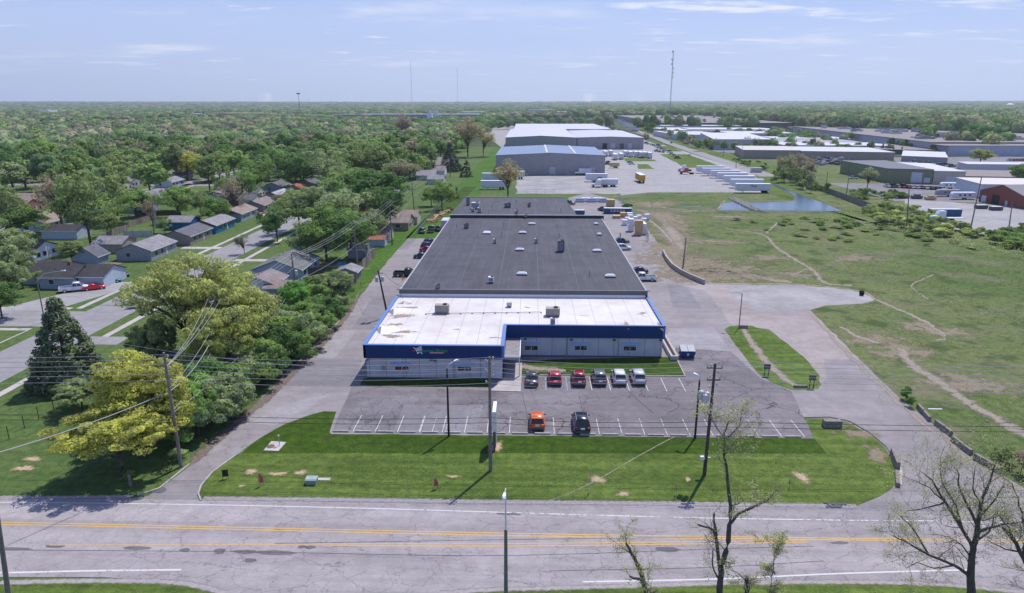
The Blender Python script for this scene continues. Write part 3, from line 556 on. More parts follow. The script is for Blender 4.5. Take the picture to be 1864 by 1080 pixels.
# ---------------- rooftop things (each can be lifted off: top-level)
def unit(px,py,z,w,d,h,label,m='lgrey',fan=True,name='rooftop_unit',grp='air handling units on the market roof'):
    c=G(px,py,z); t=T(name,label,'air conditioner',(c[0],c[1],z),0,grp)
    mb=MB(); mb.box(-w/2,-d/2,.25,w/2,d/2,h); mb.build('casing',M[m],t)
    mb=MB(); mb.box(-w/2+.1,-d/2+.1,0,w/2-.1,d/2-.1,.25); mb.build('curb',M['dgrey'],t)
    if fan:
        mb=MB(); mb.cyl(w*.22,0,h,h+.18,min(w,d)*.28,n=12); mb.build('fan',M['black'],t)
        mb=MB(); 
        for k in range(4): mb.box(-w/2+.12+k*w*.2,-d/2-.02,.4,-w/2+.12+k*w*.2+w*.14,-d/2,h-.2)
        mb.build('grille',M['grey'],t)
    return t
Z1,Z2,Z3=5.06,6.15,6.5; M['tanm']=mat((.33,.29,.24),.6,.3,0,.1)
unit(805,570,Z1,2.3,1.3,1.5,'tan boxy rooftop unit on the left of the white roof','tanm'); unit(1006,575,Z1,2.3,1.4,1.4,'tan boxy rooftop unit on the right of the white roof','tanm')
unit(927,559,Z1,.9,.8,.9,'small square unit near the back edge of the white roof',fan=False); unit(1006,592,Z1,.75,.75,1.2,'tall narrow condenser just behind the right fascia')
unit(894,515,Z2,1.,1.,1.2,'white box unit near the front of the dark roof','white_metal'); unit(797,528,Z2,.75,.75,1.,'dark blue grey unit beside the dark roof parapet','dgrey')
unit(1021,458,Z2,1.5,1.5,2.6,'tall dark unit with a pale top in the middle of the dark roof','dgrey'); unit(901,443,Z2,.8,.8,1.1,'round topped fan unit left of the roof centre','lgrey'); unit(976,443,Z2,.8,.8,1.2,'round topped fan unit right of the roof centre','lgrey')
unit(849,416,Z2,1.2,1.,1.4,'dark fan unit at the far left corner of the main dark roof','dgrey')
unit(866,380,Z3,2.6,2.2,2.,'large pale unit on the rear left roof'); unit(852,374,Z3,1.,1.,2.4,'slim blue unit at the rear roof corner','blue'); unit(861,386,Z3,1.,1.,1.2,'small round unit beside the large rear unit'); unit(873,387,Z3,1.2,1.2,1.5,'small square unit beside the large rear unit')
unit(924,378,Z3,2.,1.3,1.5,'dark boxy unit on the middle of the rear roof','dgrey'); unit(963,377,Z3,1.,1.,1.3,'small dark vent box near the back of the rear roof','dgrey'); unit(940,393,Z3,1.,1.,1.6,'grey fan box near the front of the rear roof','grey'); unit(957,396,Z3,.8,.8,.9,'tiny grey vent beside the rear roof parapet','grey')
def skylight(px,py,w,d,label):
    c=G(px,py,Z2+.2); t=T('skylight',label,'skylight',(c[0],c[1],Z2),0,'domed skylights on the dark roof')
    MB().box(-w/2,-d/2,0,w/2,d/2,.32).build('curb',M['dgrey'],t)
    mb=MB(); mb.add([(-w/2,-d/2,.32),(w/2,-d/2,.32),(w/2,d/2,.32),(-w/2,d/2,.32),(-w*.32,-d*.3,.6),(w*.32,-d*.3,.6),(w*.32,d*.3,.6),(-w*.32,d*.3,.6)],[(0,1,5,4),(1,2,6,5),(2,3,7,6),(3,0,4,7),(4,5,6,7)])
    mb.build('dome',mat((.62,.64,.72),.25,.6,0,.03),t)
for q in ((968,408,'skylight nearest the far parapet of the dark roof'),(951,424,'skylight in the second row from the far parapet, right one'),(886,424,'square skylight left of centre in the second row'),(946,455,'skylight in the middle row left of the tall dark unit'),(1085,408,'small skylight at the far right corner'),(1091,427,'small skylight second from the far right corner'),(1087,457,'long skylight right of the tall dark unit'),(950,499,'skylight nearest the white roof'),(1111,503,'dark glazed skylight at the near right corner')):
    skylight(q[0],q[1],2.0 if 'small' not in q[2] else 1.2,1.3 if 'square' not in q[2] else 2.2,q[2])
pipes=((1073,505,1.2),(870,433,1.),(917,412,1.),(913,430,1.),(1014,415,1.),(1018,432,1.),(819,433,1.),(831,415,1.),(940,370,1.),(894,379,1.),(1020,387,1.),(940,385,1.),(992,372,1.),(845,386,.9),(890,387,.9),(1120,441,.01))
for k,(px,py,h) in enumerate(pipes[:15]):
    z=Z2 if py>400 else Z3; c=G(px,py,z); mb=MB(); mb.cyl(0,0,0,h,.07,n=7); mb.cyl(0,0,h,h+.18,.14,.1,n=7)
    tag(mb.build('vent_pipe',M['grey'],None,(c[0],c[1],z)),'thin metal vent pipe standing on the dark roof membrane','vent pipe','vent pipes on the dark roofs')
mb=MB(); a=G(775,573,5.06); b=G(985,570,5.06); mb.path([(a[0],a[1],5.25),(b[0],b[1],5.25)],.05,6)
for k in range(11): t=k/10; mb.box(a[0]+(b[0]-a[0])*t-.12,a[1]+(b[1]-a[1])*t-.1,5.06,a[0]+(b[0]-a[0])*t+.12,a[1]+(b[1]-a[1])*t+.1,5.2)
tag(mb.build('roof_pipe',M['grey']),'long gas pipe on small blocks crossing the white roof','pipe')
# ================================================================ things around the lot
def ptag(mb,name,m,loc,label,cat,group=None,rz=0): return tag(mb.build(name,m,None,loc,rz),label,cat,group)
ws=MB(); ws.add([(-.98,-.13,0),(.98,-.13,0),(.98,.13,0),(-.98,.13,0),(-.96,-.09,.19),(.96,-.09,.19),(.96,.09,.19),(-.96,.09,.19)],[(0,1,5,4),(1,2,6,5),(2,3,7,6),(3,0,4,7),(4,5,6,7)])
wsm=ws.mesh('wheel_stop',M['kerb'])
for k in range(21):
    o=link('wheel_stop',wsm,None,(-23.05+2.755*k,75.75,3*L),U(-.02,.02)); tag(o,'low concrete wheel stop along the lawn edge of the parking lot','wheel stop','wheel stops along the lawn edge')
def lamp(base,top,y,label,dark=True,arm=(1.2,.5,.35),tilt=None,name='street_lamp',col=None,sw=.14,white_from=None):
    b=G(*base); _,_,h=V(top[0],top[1],b[1]); t=T(name,label,'street lamp',(b[0],b[1],0))
    m=M['black'] if dark else M['pole']; mb=MB()
    if white_from:
        mb.cyl(0,0,0,h*white_from,sw*1.3,sw,8); mb.build('pole',M['pole'],t); mb=MB(); mb.cyl(0,0,h*white_from,h,.07,.05,8); mb.build('mast',M['white_metal'],t)
    else: mb.cyl(0,0,0,h,sw,sw*.75,8); mb.build('pole',m,t)
    ax,ay,az=arm; mb=MB(); mb.path([(0,0,h-.1),(ax*.3,ay*.3,h+az*.8),(ax,ay,h+az)],.045,6); mb.build('arm',M['metal'],t)
    d=Vector((ax,ay)).normalized(); mb=MB(); mb.M=Matrix.Translation((ax,ay,h+az))@Matrix.Rotation(math.atan2(d.y,d.x),4,'Z')
    mb.add([(-.1,-.09,-.06),(.62,-.16,-.05),(.62,.16,-.05),(-.1,.09,-.06),(-.1,-.07,.08),(.5,-.14,.14),(.5,.14,.14),(-.1,.07,.08),(.72,0,0)],[(0,3,2,1),(4,5,6,7),(0,1,5,4),(3,7,6,2),(0,4,7,3),(1,8,5),(2,6,8),(1,2,8),(5,8,6)]); mb.M=None
    mb.build('lamp_head',M['white_metal'],t); return t
lamp((817,795),(812,670),0,'dark pole lamp in the left half of the parking lot edge',arm=(.8,.9,.5))
lamp((1265,798),(1268,692),0,'dark pole lamp at the right end of the parking lot edge',arm=(-.25,.3,.5))
lamp((921,1080),(918,890),0,'tall lamp with white upper mast beside the main road',False,arm=(-.05,-.9,.1),sw=.13,white_from=.62)
lamp((1345,598),(1346,535),0,'lamp pole on the grass island beside the gravel pad',False,arm=(-1.4,.3,.25),sw=.1)
lamp((82,587),(61,512),0,'leaning street lamp at the residential street corner',False,arm=(4.2,1.,1.7),sw=.12)
# monument sign seen edge-on
s=T('pylon_sign','tall edge-on pylon sign with white cabinet between the lawn and parking lot','sign',(-3.85,71.3,0))
b0=G(900,822); 
s.location=(b0[0],b0[1]-.1,0)
MB().box(-.12,0,0,.12,.3,3.2).build('post',M['dgrey'],s); MB().box(-.12,2.4,0,.12,2.7,3.2).build('post',M['dgrey'],s)
mb=MB(); mb.box(-.2,-.1,2.6,.2,2.8,5.1); mb.build('cabinet',M['white_metal'],s); mb=MB(); mb.box(-.215,0,2.7,-.201,2.7,5.); mb.box(.201,0,2.7,.215,2.7,5.); mb.build('sign_face',mat((.35,.42,.38),.5),s)
MB().box(-.18,.3,.4,.18,2.4,2.59).build('panel',M['grey'],s)
# manhole pad
def onpad():
    c=GP((480,821),(507,822),(521,806),(494,804)); o=MB().prism(c,0,.08).build('concrete_pad',M['conc']); tag(o,'square concrete pad in the lawn carrying the round manhole cover','concrete pad')
    c=G(493,814); ptag(MB().cyl(0,0,0,.04,.45,n=16),'manhole_cover',mat((.16,.09,.07)),(c[0],c[1],.083),'rusty round manhole cover on the pad in the lawn','manhole cover')
    c=G(509,812); mb=MB().cyl(0,0,0,1.1,.06,n=8); mb.cyl(0,0,1.1,1.3,.14,n=8); ptag(mb,'vent_post',M['metal'],(c[0],c[1],.083),'short post with a pale cap on the concrete pad','post')
onpad()
c=G(568,880); t=T('transformer_box','pale green electrical box on the front lawn','utility box',(c[0],c[1],0)); MB().box(-.55,-.4,0,.55,.4,.55).build('cabinet',mat((.22,.32,.27),.5),t)
mb=MB(); mb.add([(-.6,-.45,.552),(.6,-.45,.552),(.6,.42,.552),(-.6,.42,.552),(-.6,-.3,.66),(.6,-.3,.66),(.6,.42,.72),(-.6,.42,.72)],[(0,1,5,4),(1,2,6,5),(2,3,7,6),(3,0,4,7),(4,5,6,7)]); mb.build('lid',mat((.30,.38,.34),.6),t)
c=G(588,873); ptag(MB().box(-.8,-.25,0,.8,.25,.07),'concrete_slab',M['conc'],(c[0],c[1],0),'thin concrete slab behind the green electrical box','concrete slab')
c=G(411,872); t=T('yard_sign','small black frame sign beside the left driveway','sign',(c[0],c[1],0),.3); mb=MB().box(-.3,-.03,.3,.3,.03,1.1); mb.build('panel',M['black'],t); mb=MB().box(-.3,-.04,0,-.26,.04,1.15); mb.box(.26,-.04,0,.3,.04,1.15); mb.build('frame',M['black'],t)
def feather(px,py,h,lab,rz=0,w=.45):
    c=G(px,py); t=T('feather_flag',lab,'flag',(c[0],c[1],0),rz,'pink and red feather flags on the front lawn')
    mb=MB().path([(0,0,0),(0,0,h*.8),(.1,0,h)],.022,5); mb.build('flagpole',M['metal'],t)
    n=8; vs=[];
    for k in range(n+1): a=k/n; vs+=[(.03,.012*math.sin(a*9),h*(.28+.7*a)),(.03+w*(1-a**3*.8),.05*math.sin(a*7),h*(.28+.7*a)-.05)]
    mb=MB().add(vs+[(x,y+.012,z) for x,y,z in vs],[(2*k,2*k+1,2*k+3,2*k+2) for k in range(n)]+[(2*k+2*n+2,2*k+2+2*n+2,2*k+3+2*n+2,2*k+1+2*n+2) for k in range(n)]); mb.build('cloth',mat((.50,.10,.14),.8,.1,0,.5,6.),t)
feather(472,886,1.6,'leftmost pink feather flag, leaning near the straw patches',.4); feather(790,891,1.4,'pink feather flag left of the wooden pole shadow',.2)
feather(1074,898,2.2,'slim red feather flag beside the round straw patch',1.4,.3); feather(1231,903,1.9,'slim red feather flag left of the leaning pole shadow',1.4,.3); feather(1437,890,1.5,'faded slim feather flag near the right end of the lawn',1.4,.25)
# waste container
c=G(1250,650); t=T('dumpster','blue dumpster with grey slatted lids at the right corner of the market','dumpster',(c[0],c[1],0),-.03)
mb=MB(); mb.add([(-1.0,-.7,.12),(1.0,-.7,.12),(1.0,.7,.12),(-1.0,.7,.12),(-1.15,-.95,1.25),(1.15,-.95,1.25),(1.15,.8,1.7),(-1.15,.8,1.7)],[(3,2,1,0),(0,1,5,4),(1,2,6,5),(2,3,7,6),(3,0,4,7)]); mb.build('container',M['blue'],t)
for x in (-.58,.58):
    mb=MB(); mb.add([(x-.55,-1.,1.27),(x+.55,-1.,1.27),(x+.55,.82,1.74),(x-.55,.82,1.74),(x-.55,-1.,1.33),(x+.55,-1.,1.33),(x+.55,.82,1.8),(x-.55,.82,1.8)],[(3,2,1,0),(4,5,6,7),(0,1,5,4),(1,2,6,5),(2,3,7,6),(3,0,4,7)]); mb.build('lid',mat((.28,.30,.34),.5,.3,0,.4,9.),t)
mb=MB().box(-1.3,-.3,.6,-1.12,.3,.8).box(1.12,-.3,.6,1.3,.3,.8); mb.build('lift_pocket',M['blue'],t)
MB().box(-.16,-.9,.5,.16,-.84,.95).build('label_plate',M['lgrey'],t)
# loading ramp walls right of the market
a,b=G(1207,532,.4),G(1211,597,.4)
mb=MB().box(22.3,101.5,0,22.65,121,.75).box(23.15,101.5,0,23.5,121,.75).box(22.3,121.01,0,23.5,121.4,.72).box(22.3,101.1,0,23.5,101.49,.74); ptag(mb,'ramp_wall',mat((.42,.39,.38),.9,.1,0,.15),(0,0,0),'pair of long low concrete walls beside the right side of the market','low wall')
M['blockm']=mat((.23,.205,.185),.9,.1,0,.3,3.)
# blocks, barriers
def block(px,py,l,w_,h,rz,lab,grp='concrete barrier blocks along the access road',m='blockm'):
    c=G(px,py); mb=MB(); mb.add([(-l/2,-w_/2,0),(l/2,-w_/2,0),(l/2,w_/2,0),(-l/2,w_/2,0),(-l/2+.04,-w_/2+.08,h),(l/2-.04,-w_/2+.08,h),(l/2-.04,w_/2-.08,h),(-l/2+.04,w_/2-.08,h)],[(0,1,5,4),(1,2,6,5),(2,3,7,6),(3,0,4,7),(4,5,6,7)])
    return ptag(mb,'concrete_block',M[m],(c[0],c[1],0),lab,'concrete block',grp,rz)
def along(pa,pb,n,gap,w_,h,labs):
    a=Vector(G(*pa));b=Vector(G(*pb)); d=b-a; rz=math.atan2(d.y,d.x); l=d.length/n-gap
    for k in range(n):
        c=a+d*((k+.5)/n); mb=MB(); mb.add([(-l/2,-w_/2,0),(l/2,-w_/2,0),(l/2,w_/2,0),(-l/2,w_/2,0),(-l/2+.04,-w_/2+.06,h),(l/2-.04,-w_/2+.06,h),(l/2-.04,w_/2-.06,h),(-l/2+.04,w_/2-.06,h)],[(0,1,5,4),(1,2,6,5),(2,3,7,6),(3,0,4,7),(4,5,6,7)])
        ptag(mb,'concrete_block',M['blockm'],(c.x,c.y,0),labs[k],'concrete block','concrete barrier blocks along the access road',rz)
along((1670,742),(1692,768),2,.15,.45,.65,['uppermost barrier block on the right verge','second barrier block down on the right verge'])
along((1702,773),(1732,795),1,.1,.45,.7,['weathered barrier block just below the gap in the right verge row'])
along((1732,802),(1768,830),1,.1,.45,.7,['long barrier block in the middle of the right verge row'])
along((1772,835),(1820,862),1,.1,.5,.75,['long barrier block lowest on the right verge beside the scrub'])
along((1623,828),(1634,856),1,.1,.5,.9,['barrier block on the inner bend of the right driveway']); along((1632,862),(1634,888),1,.1,.5,.5,['leaning slab on the inner bend of the right driveway near the main road'])
block(1514,777,2.2,.9,.9,0,'square dark block at the corner of the right lawn'); block(1457,706,1.9,.5,.4,0,'low block at the near tip of the grass island'); block(1353,598,1.5,.6,.6,0,'dark block at the far tip of the grass island')
c=G(1527,921); mb=MB()
for k in range(46): x,y,r=U(-1.7,1.7)*R(),U(-.4,.4),U(.08,.26); mb.dome(x,y,0,r,r*.7,6,2)
ptag(mb,'rubble_pile',M['dgrey'],(c[0],c[1],0),'dark broken asphalt rubble where the right lawn meets the main road','rubble')
# curved retaining wall
mb=MB(); pts=[Vector(G(*p)) for p in ((1207,462),(1213,474),(1224,488),(1240,499),(1258,508),(1282,518))]
for i,(a,b) in enumerate(zip(pts[:-1],pts[1:])):
    n_=Vector((-(b-a).normalized().y,(b-a).normalized().x))*.22; mb.prism([tuple(a+n_),tuple(a-n_),tuple(b-n_),tuple(b+n_)],0,1.1+.001*i)
ptag(mb,'retaining_wall',mat((.38,.34,.30),.9,.1,0,.2),(0,0,0),'curved low retaining wall between the side yard and the field','wall')
for px,py,lab,ps in ((1395,684,'black box sign on two legs on the inner edge of the grass island',1.1),(1477,706,'black box sign on two legs at the tip of the grass island',1.2)):
    c=G(px,py); t=T('post_sign',lab,'sign',(c[0],c[1],0)); mb=MB().box(-.32,-.05,0,-.24,.05,ps+.3).box(.24,-.05,0,.32,.05,ps+.3); mb.build('leg',M['black'],t); MB().box(-.45,-.14,ps,.45,.14,ps+.75).build('box',M['dgrey'],t)
c=G(1568,538); ptag(MB().path([(-.3,0,.3),(.3,0,.3)],.55,12),'tyre',M['tyre'],(c[0],c[1],.25),'dark tyre lying at the tip of the gravel pad','tyre')
c=G(1702,746); ptag(MB().box(-.9,-.1,0,.9,.1,.12),'white_plank',M['white_metal'],(c[0],c[1],0),'white plank lying in the field beside the barrier blocks','plank')
for k,(px,py) in enumerate(((17,800),(45,780),(71,763),(98,746))):
    c=G(px,py); mb=MB().cyl(0,0,0,1.7,.05,n=6); mb.dome(0,0,1.7,.07,.08,6,2); ptag(mb,'fence_post',M['poled'],(c[0],c[1],0),'bare metal fence post standing in the lawn left of the yellow maples','post','row of bare fence posts on the left lawn')
c=G(238,884); t=T('mailbox_post','round headed wooden post under the front yellow maple','post',(c[0],c[1],0)); mb=MB().cyl(0,0,0,1.3,.16,.14,8); mb.build('post',M['pole'],t)
for k,(px,py,l,rz) in enumerate(((1225,662,1.2,.2),)): pass
for px,py in ((979,470),(909,482)): pass
for k,(px,py) in enumerate(((675,487),(657,493),(735,508),(733,512))): 
    c=G(px,py) if k>1 else G(px,py+28); ptag(MB().cyl(0,0,0,1.1,.09,n=8),'bollard',mat((.62,.34,.08)),(c[0],c[1],0),'short orange bollard beside the alley','bollard','orange bollards in the alley')
# ================================================================ utility poles and wires
WT=[]   # tops
def upole(base,top,label,arms=(),ins=(),tr=None,guy=None,dark=False,lean=None,h=None,name='utility_pole',grp=None):
    b=G(*base); x2,_,hh=V(top[0],top[1],b[1]); h=h or hh; dx=x2-b[0]
    t=T(name,label,'utility pole',(b[0],b[1],0),0,grp)
    mb=MB().path([(0,0,0),(dx*.5,0,h*.5),(dx,0,h)],[.21,.17,.13],8); mb.build('pole',M['poled'] if dark else M['pole'],t)
    for z,l,rz in arms:
        mb=MB(); mb.M=Matrix.Translation((dx*z/h,0,z))@Matrix.Rotation(rz,4,'Z'); mb.box(-l/2,-.09,-.07,l/2,.09,.07); mb.M=None; mb.build('crossarm',M['pole'],t)
        for s in (-.47,0,.47) if l>1.2 else (-.45,.45):
            mb=MB(); mb.M=Matrix.Translation((dx*z/h,0,z))@Matrix.Rotation(rz,4,'Z'); mb.cyl(s*l,0,.07,.28,.055,.04,6); mb.M=None; mb.build('insulator',M['grey'],t)
    for z,s in ins:
        mb=MB().path([(dx*z/h,0,z),(dx*z/h+s*.35,0,z+.05)],.03,5); mb.cyl(dx*z/h+s*.38,0,z-.08,z+.2,.07,n=6); mb.build('insulator',M['lgrey'],t)
    for z,x,y in (tr or ()):
        mb=MB().cyl(dx*z/h+x,y,z-.9,z,.28,n=12); mb.dome(dx*z/h+x,y,z,.28,.1,12,2); mb.cyl(dx*z/h+x-.1,y,z+.1,z+.35,.04,n=5); mb.build('transformer',M['lgrey'],t)
    t['h']=0; del t['h']; return (b[0],b[1],h,dx)
P1=upole((330,850),(298,642),'tall leaning timber pole at the left driveway mouth',ins=((13.1,1),(12.5,-1),(11.8,1),(11.2,-1),(10.4,1)))
P2=upole((893,857),(891,650),'tall slim timber pole in the middle of the front lawn',ins=((13.2,1),(12.9,-1),(12.4,1),(11.8,-1),(11.2,1),(10.5,-1),(9.4,1)))
P3=upole((1282,865),(1302,662),'leaning dark timber pole with transformers right of the lawn',dark=True,arms=((12.5,1.6,0),(11.2,1.4,.1)),ins=((13.0,1),(12.7,-1),(12.,1),(11.5,-1),(10.6,1),(10.3,-1)),tr=((9.7,-.55,0),(9.75,-1.1,.25),(9.6,-.8,-.35)))
o3=[o for o in bpy.data.objects if o.get('label','').startswith('leaning dark timber pole with transformers')][0]; q=V(1277,833,66.9)
MB().path([(q[0]-P3[0]+.9,0,q[2]+.1),(q[0]-P3[0]+.1,-.1,q[2]+.25)],.04,5).build('lamp_arm',M['metal'],o3); MB().cbox((q[0]-P3[0],-.15,q[2]+.15),(.45,.3,.35)).build('lamp_head',M['white_metal'],o3)
mb=MB(); 
Q=[]
Q.append(upole((410,690),(397,607),'timber pole above the hedge nearest the road, left of the drive',arms=((12.0,2.6,1.5),(9.6,2.4,0)),h=12.8))
Q.append(upole((400,690),(393,612),'second timber pole paired beside the hedge pole',h=11.5))
Q.append(upole((545,577),(533,492),'timber pole with transformer behind the small green tree',arms=((11.6,2.2,1.5),),tr=((9.,.45,0),),h=12.2))
Q.append(upole((653,500),(643,405),'timber pole beside the grey garden sheds',arms=((12.2,1.4,1.5),),h=12.6))
Q.append(upole((714,447),(708,352),'brown timber pole at the backyard edge behind the sheds',arms=((12.2,2.4,1.5),),h=13.))
Q.append(upole((755,395),(750,345),'distant timber pole behind the backyards',arms=((11.4,2.2,1.5),),h=12.))
Q.append(upole((820,322),(816,292),'far timber pole among the trees behind the lawns',arms=((9.5,2.,1.5),),h=10.))
upole((706,578),(688,492),'dark timber pole with two transformers standing in the alley',dark=True,arms=((8.6,1.6,0),),tr=((7.8,-.55,0),(7.9,.55,0)))
upole((1650,418),(1655,345),'timber pole at the edge of the thicket left of the truck yard'); upole((1765,425),(1787,322),'leaning timber pole in front of the brick building'); upole((1837,412),(1843,368),'short timber pole right of the brick building',arms=((6.,1.6,0),))
upole((1541,352),(1547,311),'dark pole in front of the green metal building'); upole((1503,345),(1507,312),'thin pole beside the field hedge'); upole((1352,287),(1352,265),'thin pole left of the beige warehouse'); upole((1316,285),(1319,260),'dark pole beside the grey long warehouse'); upole((1243,488),(1249,432),'thin bare pole in the field by the retaining wall'); upole((1678,342),(1680,308),'thin pole in front of the green building doors'); upole((1340,306),(1340,280),'thin pole on the road verge')
upole((281,437),(277,372),'timber pole among the backyards behind the grey fence',arms=((6.5,1.2,0),)); upole((22,1130),(-2,935),'foreground leaning pole at the left edge below the main road',h=11)
upole((1129,441),(1129,424),'short thin pole beside the parked dark car')
def wire(a,b,sag,label,m='wire',r=.022,grp='overhead wires along the main road',n=14):
    a=Vector(a);b=Vector(b); pts=[a.lerp(b,t/n)-Vector((0,0,sag*4*(t/n)*(1-t/n))) for t in range(n+1)]; return pts
def wires(ptslist,sag,label,m='wire',r=.02,grp='overhead wires along the main road'):
    pts=[]
    for a,b in zip(ptslist[:-1],ptslist[1:]):
        s=wire(a,b,sag,'' ); pts+=s if not pts else s[1:]
    mb=MB().path(pts,r,4); return tag(mb.build('overhead_wire',M[m]),label,'wire',grp)
def at(P,z,s=0,dy=0): return (P[0]+P[3]*z/P[2]+s*.4,P[1]+dy,z+.1)
ords=['topmost','second','third','fourth','fifth','sixth']
far=[(-95,66.8),(88,67.5)]
for k,(z,s) in enumerate(((13.2,0),(12.7,.5),(12.1,-.5),(11.6,.5),(11.,-.5),(10.3,.3))):
    wires([(-95,66.5,z),at(P1,z,s),at(P2,z,s),at(P3,z,s),(88,67.5,z+.2)],.55,'%s pale wire of the line crossing in front of the market'%ords[k],r=.021)
for k,z in enumerate((6.3,5.7)):
    wires([(-95,66.5,z+.3),at(P1,z,.3),at(P2,z,.2),at(P3,z,.2),(88,67.5,z)],.35,'%s dark cable low across the parking lot'%('upper','lower')[k],'wired',.03)
chain=[Q[0],Q[2],Q[3],Q[4],Q[5],Q[6]]
for k,(z,s) in enumerate(((12.1,-1.),(12.1,0.),(12.1,1.),(9.6,.3),(7.,.2))):
    pts=[at(P1,z-.3,0)]+[(q[0]+q[3]+s*.9,q[1],min(z,q[2]-.5)) for q in chain]
    wires(pts,.7,('left','middle','right','lower','lowest')[k]+' wire of the line running up the backyards','wire',.026,'wires of the backyard line')
wires([(-55,42,11),at(P1,9.,0),(Q[0][0],Q[0][1],8.5)],1.2,'white cable sloping down across the yellow maple to the road corner','wire',.045)
wires([at(P1,6.5,0),(Q[2][0],Q[2][1],7.)],2.,'slack cable dipping beside the hedge','wire',.03)
wires([(Q[3][0],Q[3][1],8.5),(-26.9,122.2,8.9)],.7,'service wire crossing from the backyards to the alley pole','wire',.02); wires([(-26.9,122.2,8.6),(-22.6,119.3,6.8)],.6,'thin service drop from the alley pole to the market roof','wired',.03)
wires([(-48,75,11.5),(P2[0],P2[1],11.7)],1.,'long thin wire from the left maples to the middle pole','wire',.018)
# ================================================================ vehicles
def loft(mb,st,m=0,ends=True):
    n=len(st[0]); vs=[p for s in st for p in s]; fs=[(i*n+k,(i+1)*n+k,(i+1)*n+(k+1)%n,i*n+(k+1)%n) for i in range(len(st)-1) for k in range(n)]
    if ends: fs+=[list(range(n)),list(range((len(st)-1)*n,len(st)*n))[::-1]]
    return mb.add(vs,fs,m)
def section(y,w,z0,z1,r=.12,dome_=.03):
    h=w/2; return [(-h+.1,y,z0),(h-.1,y,z0),(h,y,z0+r),(h,y,(z0+z1)/2),(h-.02,y,z1-r*.8),(h-r,y,z1),(0,y,z1+dome_),(-h+r,y,z1),(-h+.02,y,z1-r*.8),(-h,y,(z0+z1)/2),(-h,y,z0+r)]
def wheels(t,w,ys,r,label=None):
    for y in ys:
        for s in (-1,1):
            mb=MB().path([(s*(w/2-.24),y,r),(s*(w/2+.005),y,r)],r,14); o=mb.build('wheel',M['tyre'],t)
            MB().path([(s*(w/2+.0),y,r),(s*(w/2+.02),y,r)],r*.62,10).build('rim',M['metal'],o)
def glassbox(t,y0,y1,yt0,yt1,w,z,zt,wt,rails=False):
    a,b=w/2-.1,wt/2
    P=[(-a,y0,z),(a,y0,z),(a,y1,z),(-a,y1,z),(-b,yt0,zt),(b,yt0,zt),(b,yt1,zt),(-b,yt1,zt)]
    MB().add(P,[(4,5,6,7)]+[(3,2,1,0)]).build('cabin_core',M['glass'],t) if 0 else None
    MB().add(P,[(0,1,5,4)]).build('rear_window',M['glass'],t); MB().add(P,[(2,3,7,6)]).build('windscreen',M['glass'],t)
    MB().add(P,[(1,2,6,5)]).build('side_window',M['glass'],t); MB().add(P,[(3,0,4,7)]).build('side_window',M['glass'],t)
    mb=MB(); rf=[section(yt0-.08,wt+.1,zt-.02,zt+.05,.04,.01),section((yt0+yt1)/2,wt+.12,zt-.02,zt+.09,.05,.02),section(yt1+.08,wt+.08,zt-.02,zt+.04,.04,.01)]
    loft(mb,rf); mb.build('roof',M['paint'],t,smooth=True)
    mb=MB()
    for i,j in ((0,4),(1,5),(2,6),(3,7)): mb.path([P[i],P[j]],.055,5)
    for s in (-1,1):
        f=.5; mb.path([(s*a,y0+(y1-y0)*f,z),(s*b,yt0+(yt1-yt0)*f,zt)],.04,5)
        mb.path([(s*a,y0,z),(s*a,y1,z)],.04,5)
    mb.build('pillars',M['paint'],t)
    if rails:
        mb=MB()
        for s in (-1,1): mb.path([(s*(b-.02),yt0,zt+.1),(s*(b-.02),yt1-.2,zt+.12)],.03,5)
        mb.build('roof_rail',M['metal'],t)
def mirrors(t,w,y,z):
    for s in (-1,1): MB().cbox((s*(w/2+.08),y,z),(.2,.1,.14)).build('mirror',M['black'],t)
def lights(t,w,y0,z0,y1,z1,tw=.32,th=.2):
    for s in (-1,1):
        MB().cbox((s*(w/2-tw/2-.02),y0,z0),(tw,.08,th)).build('taillight',M['red'],t)
        MB().cbox((s*(w/2-.24),y1,z1),(.36,.08,.16)).build('headlight',M['white_metal'],t)
def suv(name,label,col,loc,rz=0,l=4.6,w=1.88,h=1.7,rails=True,group=None,hatch=0.,spoiler=False):
    t=T(name,label,'car',loc,rz,group); b=l/2; zb=h*.6
    mb=MB(); loft(mb,[section(-b,w*.86,.38,zb*.8),section(-b+.12,w*.97,.26,zb*.98),section(-b+.6,w,.24,zb),section(0,w,.22,zb+.02),section(b-1.35,w,.24,zb-.02),section(b-.9,w*.98,.24,zb-.1,.14),section(b-.2,w*.93,.28,zb-.2,.14),section(b,w*.8,.36,zb-.38)])
    mb.build('body',M['paint'],t,smooth=True)
    glassbox(t,-b+.16,b-1.25,-b+.55+hatch,b-2.05,w,zb-.02,h-.06,w*.74,rails)
    MB().cbox((0,-b-.0,.48),(w*.84,.14,.24)).build('bumper',M['dgrey'],t); MB().cbox((0,b+.0,.5),(w*.7,.1,.3)).build('grille',M['black'],t)
    MB().cbox((0,-b-.03,.86),(.5,.04,.2)).build('licence_plate',M['white_metal'],t)
    if spoiler: MB().cbox((0,-b+.5+hatch,h-.02),(w*.72,.25,.05)).build('spoiler',M['paint'],t)
    lights(t,w,-b+.05,zb-.18,b-.12,zb-.38); mirrors(t,w,b-1.5,zb+.05); wheels(t,w,(-b+.85,b-.9),.36); paint(t,col); return t
